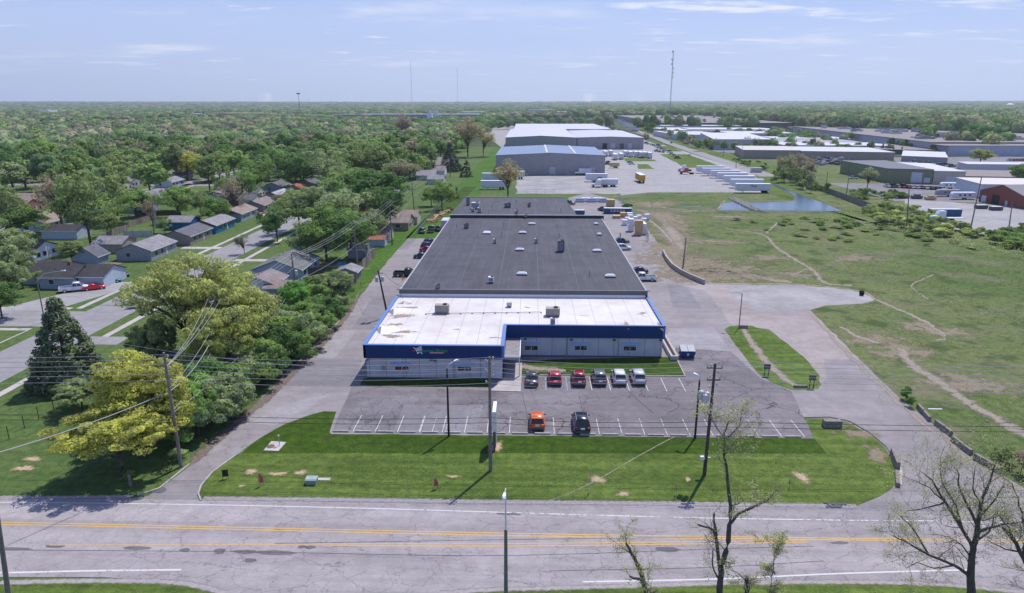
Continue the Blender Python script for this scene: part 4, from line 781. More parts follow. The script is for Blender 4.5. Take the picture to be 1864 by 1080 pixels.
def sedan(name,label,col,loc,rz=0,l=4.7,w=1.82,h=1.45,group=None):
    t=T(name,label,'car',loc,rz,group); b=l/2; zb=.92
    mb=MB(); loft(mb,[section(-b,w*.84,.4,zb*.82),section(-b+.12,w*.95,.26,zb*.96),section(-b+.8,w,.22,zb),section(0,w,.2,zb-.01),section(b-1.4,w,.22,zb-.06),section(b-.7,w*.97,.24,zb-.14,.14),section(b-.15,w*.9,.28,zb-.26,.14),section(b,w*.76,.36,zb-.4)])
    mb.build('body',M['paint'],t,smooth=True)
    glassbox(t,-b+.75,b-1.25,-b+1.45,b-2.1,w,zb-.03,h-.06,w*.7)
    MB().cbox((0,-b,.45),(w*.8,.12,.2)).build('bumper',M['dgrey'],t); MB().cbox((0,-b-.02,.68),(.5,.04,.16)).build('licence_plate',M['white_metal'],t)
    lights(t,w,-b+.06,.74,b-.12,.62,.38,.15); mirrors(t,w,b-1.6,zb+.03); wheels(t,w,(-b+.9,b-.85),.33); paint(t,col); return t
def pickup(name,label,col,loc,rz=0,l=5.8,w=2.0,h=1.9,group=None):
    t=T(name,label,'pickup truck',loc,rz,group); b=l/2; zb=1.15
    mb=MB(); loft(mb,[section(-.5,w,.35,zb),section(b-1.4,w,.35,zb),section(b-.8,w*.98,.38,zb-.06,.14),section(b-.1,w*.94,.4,zb-.14,.14),section(b,w*.85,.5,zb-.3)])
    mb.build('body',M['paint'],t,smooth=True)
    mb=MB().box(-w/2,-b,.45,-w/2+.1,-.5,zb).box(w/2-.1,-b,.45,w/2,-.5,zb).box(-w/2+.1,-b,.45,w/2-.1,-b+.08,zb-.02); mb.build('bed_wall',M['paint'],t); MB().box(-w/2+.1,-b+.08,.45,w/2-.1,-.5,.6).build('bed_floor',M['black'],t)
    glassbox(t,-.45,b-1.3,-.2,b-1.95,w,zb-.02,h-.06,w*.76); lights(t,w,-b-.01,.85,b-.1,.8,.16,.4); mirrors(t,w,b-1.5,zb+.1); wheels(t,w,(-b+1.1,b-.95),.4)
    MB().cbox((0,-b-.05,.5),(w*.95,.16,.2)).build('bumper',M['metal'],t); paint(t,col); return t
def rear(px,py): c=G(px,py); return c
g='cars parked nose to the building'
def park(px,py,fn,lab,col,grp=None,l=4.6,**k):
    c=G(px,py); return fn('parked_car' if fn!=pickup else 'parked_pickup',lab,col,(c[0],c[1]+l/2+.1,3*L),U(-.015,.015),l=l,group=grp,**k)
park(968.5,707,sedan,'dark grey hatchback parked nearest the market entrance',(.07,.07,.08),g,l=4.4)
park(1011,705.5,suv,'bright red compact crossover second from the entrance',(.50,.004,.03),g,l=4.3,h=1.6)
park(1055,706.5,suv,'dark red crossover third from the entrance',(.24,.006,.012),g,l=4.7)
park(1093,705.5,suv,'grey crossover between the dark red and white cars',(.16,.155,.17),g,l=4.6)
park(1130,705,suv,'white crossover with black rear window beside the grey one',(.78,.79,.82),g,l=4.6)
park(1165,704.5,suv,'silver white crossover at the right end of the entrance row',(.60,.62,.67),g,l=4.6)
park(978,787.5,suv,'bright orange crossover parked alone at the lawn edge',(.75,.14,.006),'cars parked at the lawn edge',l=4.3,h=1.65,spoiler=True)
park(1060,794,suv,'large black crossover parked at the lawn edge',(.012,.014,.02),'cars parked at the lawn edge',l=4.9,w=2.0,h=1.78)
# side yard and alley
def pk(fn,px,py,rz,lab,col,**k):
    c=G(px,py); return fn('parked_car' if fn!=pickup else 'parked_pickup',lab,col,(c[0],c[1],3*L),rz,**k)
H=math.pi/2
gl='cars parked in the alley left of the market'
BLK=(.01,.012,.016); NAV=(.012,.03,.07); WHT=(.75,.76,.78); SIL=(.38,.39,.41); RED_=(.3,.012,.016); GRY=(.12,.12,.13); TEAL=(.02,.17,.2)
pk(pickup,740,503,-H,'black pickup nosed against the building near the alley pole',BLK,group=gl)
pk(sedan,770,470,-H,'dark sedan in the alley nearest to the pickup',NAV,group=gl)
pk(sedan,780,458,-H,'dark red car second in the alley cluster',RED_,group=gl); pk(suv,781,452,-H,'dark blue car behind the dark red one',NAV,group=gl); pk(suv,785,446,-H,'black crossover furthest of the alley cluster',BLK,group=gl)
pk(suv,768,424,.1,'dark blue crossover parked by the chain-link fence',NAV,group=gl); pk(pickup,785,422,.05,'brown grey pickup beside the dark blue crossover',(.12,.10,.09),group=gl); pk(suv,799,420,0,'black van half hidden by the dark roof edge',BLK,group=gl)
gr='cars parked right of the market'
pk(pickup,1171,511,-H+math.pi,'white pickup nosed against the right side of the market',WHT,group=gr); pk(sedan,1161,497,H,'dark purple sedan beside the white pickup',(.03,.02,.05),group=gr)
pk(suv,1134,455,-.9*H,'white crossover seen beyond the dark roof edge',WHT,group=gr); pk(sedan,1131,442,-.95*H,'dark blue sedan beyond the white crossover',NAV,group=gr)
pk(suv,1097,384,.6,'black rounded crossover in the rear yard',BLK,group=gr); pk(pickup,1034,373,-H,'dark pickup behind the rear right roof corner',GRY,group=gr)
# residential
gd='vehicles on the corner driveway'
pk(pickup,137,530,-1.05,'white pickup with open bed on the corner driveway',WHT,group=gd); pk(sedan,172,527,-1.0,'red sports car between the pickup and the teal coupe',(.62,.02,.012),group=gd,h=1.2,l=4.5); pk(sedan,198,515,-1.0,'teal vintage coupe on the corner driveway',TEAL,group=gd,l=5.2,w=1.95)
c=G(213,503); pk(sedan,216,505,-1.0,'dark car parked beyond the teal coupe',BLK,group=gd)
c=G(196,511)
gs_='cars parked along the residential street'
for (px,py,rz,fn,lab,col) in ((504,361,-H,sedan,'black sedan on the driveway before the red roofed house',BLK),(487,356,-.9,suv,'dark red crossover beside the black sedan',RED_),(383,310,0,sedan,'silver car at the far street corner',WHT),(388,318,.4,pickup,'dark pickup on the far street',BLK),(466,391,-H,sedan,'red car beside the grey brown house',(.4,.02,.02)),(240,345,-H,sedan,'dark sedan in the driveway behind the olive house',BLK),(193,354,-H,sedan,'dark grey sedan left of the olive house',GRY),(423,305,-H,suv,'black van under the street trees',BLK),(417,309,-H,sedan,'white sedan under the street trees',WHT),(222,349,H,sedan,'pale blue car behind the two storey house',SIL),(676,365,0,suv,'white van glimpsed behind the big trees',WHT)):
    pk(fn,px,py,rz,lab,col,group=gs_)
# simple distant vehicles: one mesh, paint from the object
def farcar(l=4.6,w=1.85,h=1.5):
    mb=MB(); loft(mb,[section(-l/2,w*.9,.3,.85),section(-l/2+.3,w,.25,.95),section(l/2-1,w,.25,.9),section(l/2,w*.85,.3,.65)],0)
    a=w/2-.12;b=w*.36; P=[(-a,-l/2+.3,.93),(a,-l/2+.3,.93),(a,l/2-1.2,.93),(-a,l/2-1.2,.93),(-b,-l/2+.9,h),(b,-l/2+.9,h),(b,l/2-2,h),(-b,l/2-2,h)]
    mb.add(P,[(0,1,5,4),(1,2,6,5),(2,3,7,6),(3,0,4,7)],1); mb.add([(x,y,z+.03) for x,y,z in P],[(4,5,6,7)],0)
    for y in (-l/2+.9,l/2-.9):
        for s in (-1,1): mb.path([(s*(w/2-.2),y,.33),(s*(w/2+.01),y,.33)],.33,8,2)
    return mb.mesh('distant_car',[M['paint'],M['glass'],M['tyre']])
FC=farcar(); FV=farcar(5.2,2.,2.1)
def fc(x,y,rz,lab,col,grp,van=0,name='parked_car',cat='car'):
    o=link(name,FV if van else FC,None,(x,y,5*L),rz); o.color=(*col,1); return tag(o,lab,cat,grp)
COLS=[('white',WHT),('black',BLK),('silver',SIL),('dark grey',GRY),('dark blue',NAV),('dark red',RED_),('white',(.6,.6,.62))]
def row(pa,pb,n,rz,where,grp,jit=.4,skip=.0,van=.2):
    a=Vector(G(*pa));b=Vector(G(*pb))
    for k in range(n):
        if R()<skip: continue
        p=a.lerp(b,k/max(1,n-1)); cn,cc=COLS[int(R()*len(COLS))]
        fc(p.x+U(-jit,jit),p.y+U(-jit,jit),rz+U(-.05,.05),'%s car %s'%(cn,where),cc,grp,R()<van)
row((1615,341),(1712,346),12,.1,'in the long row before the green building',"cars parked before the green building",.3)
row((1198,266),(1236,289),8,-H,'parked beside the far grey warehouse','cars beside the far grey warehouse',1.5); row((1175,262),(1197,267),5,-H,'in the far warehouse lot','cars beside the far grey warehouse',1.5); row((1192,276),(1208,278),4,0,'beside the lawn island of the far warehouse','cars beside the far grey warehouse',1)
for q in ((1255,284,0,'white car on the far lawn island edge',WHT),(1222,261,0,'dark car driving on the far road',BLK),(1178,248,0,'dark truck far up the road',GRY),(1105,300,-H,'dark car beside the solar roofed warehouse corner',BLK),(1108,297,-H,'black car beside the solar roofed warehouse corner',BLK),(1150,300,-H,'white pickup on the yard behind the sheds',WHT),(1147,297,-H,'silver car on the yard behind the sheds',SIL),(1553,326,-H,'white car beside the green building lawn',WHT)):
    c=G(q[0],q[1]); fc(c[0],c[1],q[2],q[3],q[4],'cars on the industrial yards')
row((1448,262),(1480,268),10,-.3,'in the lot left of the big pale factory','cars in the factory lots',2,.1); row((1500,272),(1528,276),8,-.3,'near the conifers before the factory','cars in the factory lots',2,.1)
row((1655,297),(1760,307),16,.1,'in the staff lot before the pale factory','cars in the staff lot',3,.1,.3); row((1665,303),(1745,311),10,.1,'on the near side of the staff lot','cars in the staff lot',3,.2,.3)
row((1785,300),(1864,306),12,.1,'in the right hand lot below the factory','cars in the right hand lot',2,.1); row((1805,318),(1850,322),9,.1,'beside the round tree on the right','cars in the right hand lot',1); row((1840,293),(1864,293),5,.1,'close to the factory wall','cars in the right hand lot',1)
row((960,222),(1060,226),26,0,'in the crowded yard behind the long warehouse','vehicles crowded behind the long warehouse',9,.1,.6); row((955,216),(1045,218),22,0,'far back in the crowded yard','vehicles crowded behind the long warehouse',12,.1,.5)
row((1470,340),(1500,343),0,0,'','')
pk(pickup,1811,364,-H,'white pickup beside the brick building',WHT,group='vehicles in the truck yard')
# ================================================================ houses
HC=dict(white=(.62,.63,.66),cream=(.52,.48,.38),bluegrey=(.28,.33,.40),blue=(.02,.15,.30),tan=(.36,.30,.23),olive=(.20,.19,.11),grey=(.30,.31,.33),taupe=(.26,.23,.21),brick=(.28,.12,.08),khaki=(.25,.25,.2),lblue=(.42,.48,.56))
RC=dict(slate=(.12,.12,.135),grey=(.23,.222,.232),brown=(.25,.20,.17),lgrey=(.33,.33,.34),red=(.30,.12,.075),dark=(.055,.053,.055),mauve=(.21,.175,.17),green=(.14,.15,.14),pale=(.5,.47,.45))
def shingle(col):
    k=('sh',col)
    if k in MC: return MC[k]
    m,nt=mk('shingle roof'); v=pos(nt); n=noi(nt,v,.6,6,.75); n2=noi(nt,pos(nt,1,1,6),3,3)
    c=mix(nt,rmp(nt,n,.3,.72),[x*.78 for x in col],[x*1.25 for x in col]); c=mix(nt,1.,c,mix(nt,n2,(.75,.75,.75),(1.25,1.25,1.25)),'MULTIPLY')
    MC[k]=fin(m,nt,bsdf(nt,c,.9,.2)); return MC[k]
def house(x,y,wx,ly,label,wc='white',rc='grey',ridge='y',ez=2.6,pitch=.38,rz=0,group='houses of the residential blocks',detail=1,name='house',cat='house',chim=0,gable=None,over=.4):
    """x,y = near-left base corner; wx across, ly deep."""
    t=T(name,label,cat,(x+wx/2,y+ly/2,0),rz,group); a,b=wx/2,ly/2
    wm_=mat(HC[wc],.8,.2,0,.08); half=(a if ridge=='y' else b); h=ez+pitch*half
    mb=MB()
    if ridge=='y': mb.add([(-a,-b,0),(a,-b,0),(a,b,0),(-a,b,0),(-a,-b,ez),(a,-b,ez),(a,b,ez),(-a,b,ez),(0,-b,h),(0,b,h)],[(3,2,1,0),(0,1,5,8,4),(1,2,6,5),(2,3,7,9,6),(3,0,4,7),(4,8,9,7),(8,5,6,9)])
    else: mb.add([(-a,-b,0),(a,-b,0),(a,b,0),(-a,b,0),(-a,-b,ez),(a,-b,ez),(a,b,ez),(-a,b,ez),(-a,0,h),(a,0,h)],[(3,2,1,0),(0,1,5,4),(1,2,6,9,5),(2,3,7,6),(3,0,4,8,7),(4,5,9,8),(8,9,6,7)])
    mb.build('wall',wm_,t)
    mb=MB(); o=over; e=ez-pitch*o+.05; th=.14; hh=h+.05
    if ridge=='y':
        A=[(-a-o,-b-o*.7,e),(0,-b-o*.7,hh),(a+o,-b-o*.7,e)]; Bq=[(p[0],b+o*.7,p[2]) for p in A]
    else:
        A=[(a+o*.7,-b-o,e),(a+o*.7,0,hh),(a+o*.7,b+o,e)]; Bq=[(-a-o*.7,p[1],p[2]) for p in A]
    up=[(p[0],p[1],p[2]+th) for p in A+Bq]; lo=A+Bq
    mb.add(up+lo,[(0,1,4,3),(1,2,5,4),(6,9,10,7),(7,10,11,8),(0,6,7,1),(1,7,8,2),(3,4,10,9),(4,5,11,10),(0,3,9,6),(2,8,11,5)])
    rf=mb.build('roof',shingle(RC[rc]),t)
    mb=MB()
    if ridge=='y':
        for s in (-1,1): mb.box(s*(a+o)-.05,-b-o*.7,e-.06,s*(a+o)+.05,b+o*.7,e+.1)
    else: mb.box(-a-o*.7,-b-o-.05,e-.06,a+o*.7,-b-o+.05,e+.1)
    mb.build('gutter',M['white_metal'],t)
    if gable and ridge=='y':
        MB().add([(-a*.85,-b-.03,ez+.05),(a*.85,-b-.03,ez+.05),(0,-b-.03,h-.1),(-a*.85,-b-.006,ez+.05),(a*.85,-b-.006,ez+.05),(0,-b-.006,h-.1)],[(0,1,2),(0,3,4,1),(1,4,5,2),(2,5,3,0)]).build('gable_panel',mat(gable,.8),t)
    if detail:
        def w_(cx,cz,ww,hh_,side):
            mb=MB(); f=.07
            if side in 'fb':
                yy=-b if side=='f' else b; s=-1 if side=='f' else 1
                mb.box(cx-ww/2-f,min(yy,yy+s*.05),cz-hh_/2-f,cx+ww/2+f,max(yy,yy+s*.05),cz+hh_/2+f); o_=mb.build('window',M['white_metal'],t)
                MB().box(cx-ww/2,min(yy,yy+s*.07),cz-hh_/2,cx+ww/2,max(yy,yy+s*.07),cz+hh_/2).build('pane',M['glass'],o_)
            else:
                xx=a if side=='r' else -a; s=1 if side=='r' else -1
                mb.box(min(xx,xx+s*.05),cx-ww/2-f,cz-hh_/2-f,max(xx,xx+s*.05),cx+ww/2+f,cz+hh_/2+f); o_=mb.build('window',M['white_metal'],t)
                MB().box(min(xx,xx+s*.07),cx-ww/2,cz-hh_/2,max(xx,xx+s*.07),cx+ww/2,cz+hh_/2).build('pane',M['glass'],o_)
        w_(-a*.3,1.55,1.1,1.0,'f')
        if wx>9: w_(a*.45,1.55,1.3,1.,'f')
        for q in (-.6,-.15,.55): w_(b*q,1.55,1.3,1.1,'r')
        xx=a; MB().box(xx,b*.2-.45,.1,xx+.06,b*.2+.45,2.1).build('door',mat((.5,.48,.45)),t)
        for q in (-.4,.1,.5):
            px_,py_=(-a*.35,b*q) if ridge=='y' else (a*q,-b*.35); zz_=h-pitch*(half*.35)
            MB().cyl(px_,py_,zz_-.1,zz_+.45,.1,n=6).build('vent',M['dgrey'],rf)
        if chim: MB().box(-.35,-.35+b*.3,h-.6,.35,.35+b*.3,h+.9).build('chimney',mat((.2,.12,.1)),rf)
    return t
def hs(px,py,wx,ly,label,**k):
    c=G(px,py); return house(c[0],c[1],wx,ly,label,**k)
hs(74,526,7.6,8,'corner ranch house with dark roof behind the white pickup',wc='bluegrey',rc='dark',ridge='x',chim=1)
c=G(74,526); house(c[0]+7.8,c[1]+1.2,5.6,8.6,'white walled garage wing on the right of the corner ranch house',wc='lblue',rc='dark',ridge='x',detail=0,ez=2.5,name='garage',cat='garage')
hs(213,475,9.,13,'pale grey gabled house left of the big yellow green tree',wc='grey',rc='grey')
hs(171,461,8.,7,'tan garage with white door left of the pale grey house',wc='tan',rc='grey',ridge='x',detail=0,name='garage',cat='garage')
hs(135,482,6,5,'slate grey gambrel shed behind the corner ranch house',wc='bluegrey',rc='slate',detail=0,name='shed',cat='shed',ez=2.1,pitch=.7)
hs(296,447,8,14,'taupe house with dark slate roof between the pale grey and blue houses',wc='taupe',rc='slate')
hs(349,426,7.6,14,'bright blue house with brown gable and grey roof',wc='blue',rc='grey',gable=(.17,.09,.06)); hs(303,419,8,7,'bright blue flat fronted annex left of the blue house',wc='blue',rc='grey',ridge='x',detail=0,name='garage',cat='garage')
hs(397,404,8,14,'grey house with brown gable right of the blue house',wc='bluegrey',rc='brown',gable=(.16,.08,.06))
hs(441,387,8,14,'dark taupe house with mauve roof fourth along the street',wc='taupe',rc='mauve')
hs(478,370,8,14,'olive walled house with pale grey roof fifth along the street',wc='khaki',rc='lgrey'); hs(513,356,9,13,'house with bright rust red roof behind the black sedan',wc='khaki',rc='red')
hs(191,385,9.5,12,'two storey olive gabled house at the left street bend',wc='olive',rc='slate',ez=4.6,pitch=.42); c=G(191,385); house(c[0]+9.7,c[1]-4,9,7,'low carport roofed wing in front of the olive house',wc='bluegrey',rc='grey',ridge='x',detail=0,name='garage',cat='garage')
hs(262,372,10,11,'grey hip roofed house right of the olive house',wc='lblue',rc='grey',ridge='x'); hs(282,342,8,13,'white house with pointed porch beyond the street',wc='lblue',rc='grey'); hs(300,330,9,13,'slate roofed house behind the white porch house',wc='grey',rc='slate')
hs(183,350,9,11,'tan hip roofed house behind the two storey house',wc='cream',rc='brown',ridge='x'); hs(205,342,9,11,'grey roofed house behind the tan one',wc='grey',rc='grey',ridge='x')
hs(28,422,9.5,14,'pale blue gabled house at the left edge below the street',wc='lblue',rc='brown'); hs(78,436,10.5,6.5,'small white annex with dark roof beside the pale blue house',wc='lblue',rc='dark',ridge='x',detail=0,name='garage',cat='garage')
hs(-12,391,11,12,'brick house at the far left edge',wc='brick',rc='brown',ridge='x'); hs(12,378,11,11,'long brown roofed house behind the brick house',wc='tan',rc='brown',ridge='x')
hs(-8,478,10,10,'dark roofed house hidden behind the left edge trees',wc='white',rc='dark',ridge='x'); hs(40,518,9,9,'low dark roofed house left of the corner ranch house',wc='grey',rc='dark',ridge='x',detail=0)
hs(375,368,8,13,'grey house behind the bare tree',wc='grey',rc='grey'); hs(390,345,9,13,'mauve roofed house at the street bend',wc='grey',rc='mauve'); hs(388,398,5,4,'small tan shed by the backyard fence',wc='grey',rc='grey',detail=0,name='shed',cat='shed',ez=2.1)
hs(435,375,6,8,'small garage with white gable behind the mauve roofed house',wc='cream',rc='slate',ridge='x',detail=0,name='garage',cat='garage'); hs(434,362,8,10,'white gabled house deep between the trees',wc='cream',rc='slate',ridge='x')
hs(405,342,9,12,'low brown house before the rusty roofed one',wc='taupe',rc='mauve',ridge='x'); hs(441,333,10,12,'rusty brown roofed house under the street trees',wc='tan',rc='red',ridge='x')
hs(480,350,8,12,'grey house partly hidden left of the red roof',wc='bluegrey',rc='slate'); hs(540,345,8,12,'slate roofed house right of the red roof',wc='grey',rc='slate')
# east side of the street
hs(461,512,11,14,'large house with grey green roof behind the middle trees',wc='bluegrey',rc='green',ridge='y'); hs(440,540,7,8,'brown roofed house beside the big yellow green tree',wc='white',rc='mauve',ridge='y'); hs(482,543,5,5,'low tan roofed shed behind the small green tree',wc='grey',rc='brown',ridge='x',detail=0,name='shed',cat='shed',ez=2.2)
hs(545,578,4,5,'small brown roofed shed half hidden by the hedge',wc='white',rc='mauve',detail=0,name='shed',cat='shed',ez=2.1); hs(612,515,4.6,5,'weathered grey gabled shed at the alley fence',wc='taupe',rc='grey',detail=0,name='shed',cat='shed',ez=2.4)
hs(634,471,5.,5.5,'pale grey shed with open dark side',wc='grey',rc='grey',ridge='x',detail=0,name='shed',cat='shed',ez=2.4); hs(671,449,4.6,3.5,'small shed with orange roof beside the white gabled garage',wc='lblue',rc='red',ridge='x',detail=0,name='shed',cat='shed',ez=2.1)
hs(648,441,9.5,8,'taupe garage with a white right gable and mauve roof',wc='cream',rc='mauve',ridge='x',detail=0,name='garage',cat='garage'); hs(675,420,12,10,'long brown roofed house beyond the white gabled garage',wc='tan',rc='brown',ridge='x')
hs(716,409,8,8,'brown roofed house with striped gable at the backyard edge',wc='cream',rc='brown',ridge='x',detail=0); hs(655,402,9,9,'brown roofed house peeking above the big trees',wc='tan',rc='red',ridge='x',detail=0)
hs(738,320,10,10,'brown and white roofed house under the tall trees',wc='white',rc='brown',ridge='x'); hs(742,308,9,9,'maroon roofed house just behind the brown one',wc='cream',rc='red',ridge='x',detail=0); hs(778,336,8,8,'grey garage beside the dark conifer',wc='lblue',rc='grey',ridge='x',detail=0,name='garage',cat='garage')
hs(253,718,10,10,'house hidden behind the yellow maples',wc='bluegrey',rc='slate',ridge='x',detail=0)
hs(690,365,8,8,'pale house glimpsed between the big trees',wc='lblue',rc='grey',ridge='x',detail=0); hs(665,330,9,9,'small white house glimpsed deep in the trees',wc='white',rc='slate',ridge='x',detail=0); hs(560,318,9,10,'blue grey roof glimpsed above the red roofed house',wc='lblue',rc='slate',ridge='x',detail=0)
rs=random.Random(5)
for y in (355,385,415,450):
    for x in (-60,-102,-150,-192,-235):
        hx=x+rs.uniform(-3,3); cn=rs.choice(['slate','brown','grey','mauve']); house(hx,y+rs.uniform(-4,4),10,11,'%s roofed house mostly hidden in the tree cover'%cn,wc=rs.choice(['white','cream','grey']),rc=cn,ridge='x',detail=0,group='houses hidden in the tree cover')
for px,py,w_,d_,lab in ((622,481,2.2,1.6,'crumpled blue tarp in the bare backyard by the grey shed'),(668,412,3.,1.2,'turquoise tarp at the garage corner under the wide tree')):
    c=G(px,py); mb=MB(); n_=7; vs=[(c[0]+w_*(i/n_-.5),c[1]+d_*(j/n_-.5),.05+U(0,.55)*(0<i<n_)*(0<j<n_)) for j in range(n_+1) for i in range(n_+1)]
    tag(mb.add(vs,[(j*(n_+1)+i,j*(n_+1)+i+1,(j+1)*(n_+1)+i+1,(j+1)*(n_+1)+i) for j in range(n_) for i in range(n_)]).build('tarp',mat((.02,.22,.42),.5)),lab,'tarp')
# backyard fences
def fence(pts,h,label,m='pole',post=2.4,mesh=False,w_=.05):
    t=T('fence',label,'fence',(*pts[0],0)); o=Vector((*pts[0],0)); mb=MB(); pb=MB()
    for a,b in zip(pts[:-1],pts[1:]):
        a=Vector(a);b=Vector(b);d=b-a;n_=max(1,int(d.length/post)); u=d.normalized(); nn=Vector((-u.y,u.x))*w_/2
        if not mesh: mb.prism([tuple(a+nn-o.xy),tuple(a-nn-o.xy),tuple(b-nn-o.xy),tuple(b+nn-o.xy)],.05,h)
        else:
            mb.path([(a.x-o.x,a.y-o.y,h),(b.x-o.x,b.y-o.y,h)],.035,4); mb.path([(a.x-o.x,a.y-o.y,h*.5),(b.x-o.x,b.y-o.y,h*.5)],.015,4)
            k=int(d.length/.5)
            for i in range(k):
                p=a+d*(i/k)-o.xy; q=a+d*min(1,(i+1.6)/k)-o.xy; mb.path([(p.x,p.y,.05),(q.x,q.y,h)],.008,3,0,False); mb.path([(q.x,q.y,.05),(p.x,p.y,h)],.008,3,0,False)
        for i in range(n_+1): p=a+d*(i/n_)-o.xy; pb.cyl(p.x,p.y,0,h+.12,.05,n=5)
    mb.build('mesh_panel' if mesh else 'board_panel',M[m],t); pb.build('posts',M['metal'] if mesh else M['poled'],t); return t
WF='fencew'; M['fencew']=panelmat('fence boards',(.24,.21,.19),.15,0,.6,.2,.9); M['fenced']=panelmat('dark fence boards',(.12,.10,.09),.15,0,.6,.2,.9)
for pts,h,lab,m in (([(226,432),(277,431)],1.9,'pale grey board fence left of the taupe house','lgrey'),([(180,440),(232,420)],1.9,'grey plank fence behind the tan garage','fencew'),([(235,414),(285,398)],1.9,'brown plank fence beside the blue annex','fencew'),
    ([(245,393),(330,392)],1.9,'dark board fence below the round green tree','fenced'),([(378,375),(437,374)],1.9,'dark board fence behind the small garages','fenced'),([(500,512),(590,498)],1.9,'dark fence behind the large green roofed house','fenced'),([(458,575),(530,560)],2.,'dark brown fence behind the brown roofed house','fenced'),
    ([(80,465),(118,457)],1.8,'grey fence left of the gambrel shed','fencew'),([(660,492),(682,468)],2.4,'tall slanted board fence along the alley verge','fencew'),([(282,410),(302,408)],1.8,'white board fence left of the blue annex','white_metal')):
    fence(GP(*pts),h,lab,m)
fence(GP((758,428),(800,378),(832,352)),2.4,'chain-link fence along the left rear yard','grey',3.,True); fence(GP((1180,440),(1176,425),(1142,382),(1125,365)),2.2,'chain-link fence along the right rear yard','grey',3.,True)
fence(GP((1142,386),(1240,386.5)),1.5,'wire fence across the field left of the white gate','grey',4.,True); fence(GP((1270,387),(1530,388)),1.4,'wire fence across the field before the pond','grey',4.,True); fence(GP((838,354),(1010,352)),1.8,'wire fence behind the rear roof','grey',4.,True)
fence(GP((1408,317),(1460,335),(1530,361),(1600,388)),2.4,'long grey slatted fence between the pond lawn and the scrub','fencew',3.,False,.12)
t=T('gate','white metal gate frame standing in the field fence','gate',(*G(1258,387),0)); mb=MB()
x0=G(1240,387)[0]-G(1258,387)[0]; x1=-x0
for x in (x0,x0+4.6,x1): mb.cyl(x,0,0,2.5,.11,n=6)
mb.build('post',M['white_metal'],t); mb=MB()
for z in (.4,2.3): mb.path([(x0,0,z),(x1,0,z)],.08,5)
mb.build('rail',M['white_metal'],t)
# ================================================================ industrial buildings
def corr(name,col,ax=0,per=1.2,dk=.85): return panelmat(name,col,per,ax,dk,.05,.6)
def bld(a,b,c,h,label,wallm,roofm,name='warehouse',group=None,pitch=0.,world=False,over=.15,doors=(),roof_off=0,lift=.25,cat='warehouse',d=None):
    A,B_,C_=[Vector(p) if world else Vector(G(*p)) for p in (a,b,c)]; D=A+C_-B_ if d is None else Vector(d)
    o=B_; t=T(name,label,cat,(o.x,o.y,0),0,group); P=[p-o for p in (A,B_,C_,D)]
    if not pitch:
        MB().prism([tuple(p) for p in P],0,h-.01).build('wall',wallm,t)
        cen=sum(P,Vector((0,0)))/4; MB().prism([tuple(cen+(p-cen)*(1+over/10)) for p in P],h,h+lift).build('roof',roofm,t)
    else:   # ridge halfway between side AB..DC, running from A-B side; ridge parallel to A->B
        m1=(P[1]+P[2])/2; m0=(P[0]+P[3])/2; v=[(p.x,p.y,0) for p in P]+[(p.x,p.y,h) for p in P]+[(m0.x,m0.y,h+pitch),(m1.x,m1.y,h+pitch)]
        MB().add(v,[(3,2,1,0),(0,1,5,4),(1,2,6,9,5),(2,3,7,6),(3,0,4,8,7),(4,5,9,8),(9,6,7,8)]).build('wall',wallm,t)
        u=(P[1]-P[0]).normalized()*.3; w_=(P[2]-P[1]).normalized()*.3
        def q(p,z): return (p.x,p.y,z)
        R0,R1,R2,R3=P[0]-u-w_,P[1]+u-w_,P[2]+u+w_,P[3]-u+w_; r0,r1=m0-u,m1+u
        vs=[q(R0,h-.02),q(R1,h-.02),q(r1,h+pitch+.05),q(r0,h+pitch+.05),q(R3,h-.02),q(R2,h-.02)]; vs+=[(x,y,z+.2) for x,y,z in vs]
        MB().add(vs,[(0,3,2,1),(3,4,5,2),(6,7,8,9),(9,8,11,10),(0,1,7,6),(5,4,10,11),(1,2,8,7),(2,5,11,8),(0,6,9,3),(3,9,10,4)]).build('roof',roofm,t)
    for (px0,py0,px1,py1,m) in doors:   # door on face B->C from pixel corners on that face
        dd=(C_-B_); nn=Vector((dd.y,-dd.x)).normalized()
        def hit(px,py):
            a_,b_,u_=ray(px,py); r=Vector((a_,b_)); k=B_.dot(nn)/r.dot(nn); p=r*k; return p,CH+u_*k
        p0,z1=hit(px0,py0); p1,z0=hit(px1,py1); z0=max(0.05,z0); q0,q1=p0-o+nn*.05,p1-o+nn*.05
        MB().prism([tuple(q0),tuple(q1),tuple(q1-nn*.045),tuple(q0-nn*.045)],z0,z1).build('door',M[m],t)
    return t,o
M['doorw']=mat((.5,.55,.62),.5); M['solar']=panelmat('blue metal roof',(.20,.25,.35),2.0,0,.82,.12,.4,w=.3)
wl=panelmat('lilac grey siding',(.34,.33,.34),9,0,.75,.05,.6)
RW=panelmat('white metal roof',(.52,.52,.53),3.,0,.88,.06,.5); RT=panelmat('tan roof',(.215,.19,.18),5.,0,.9,.12,.8)
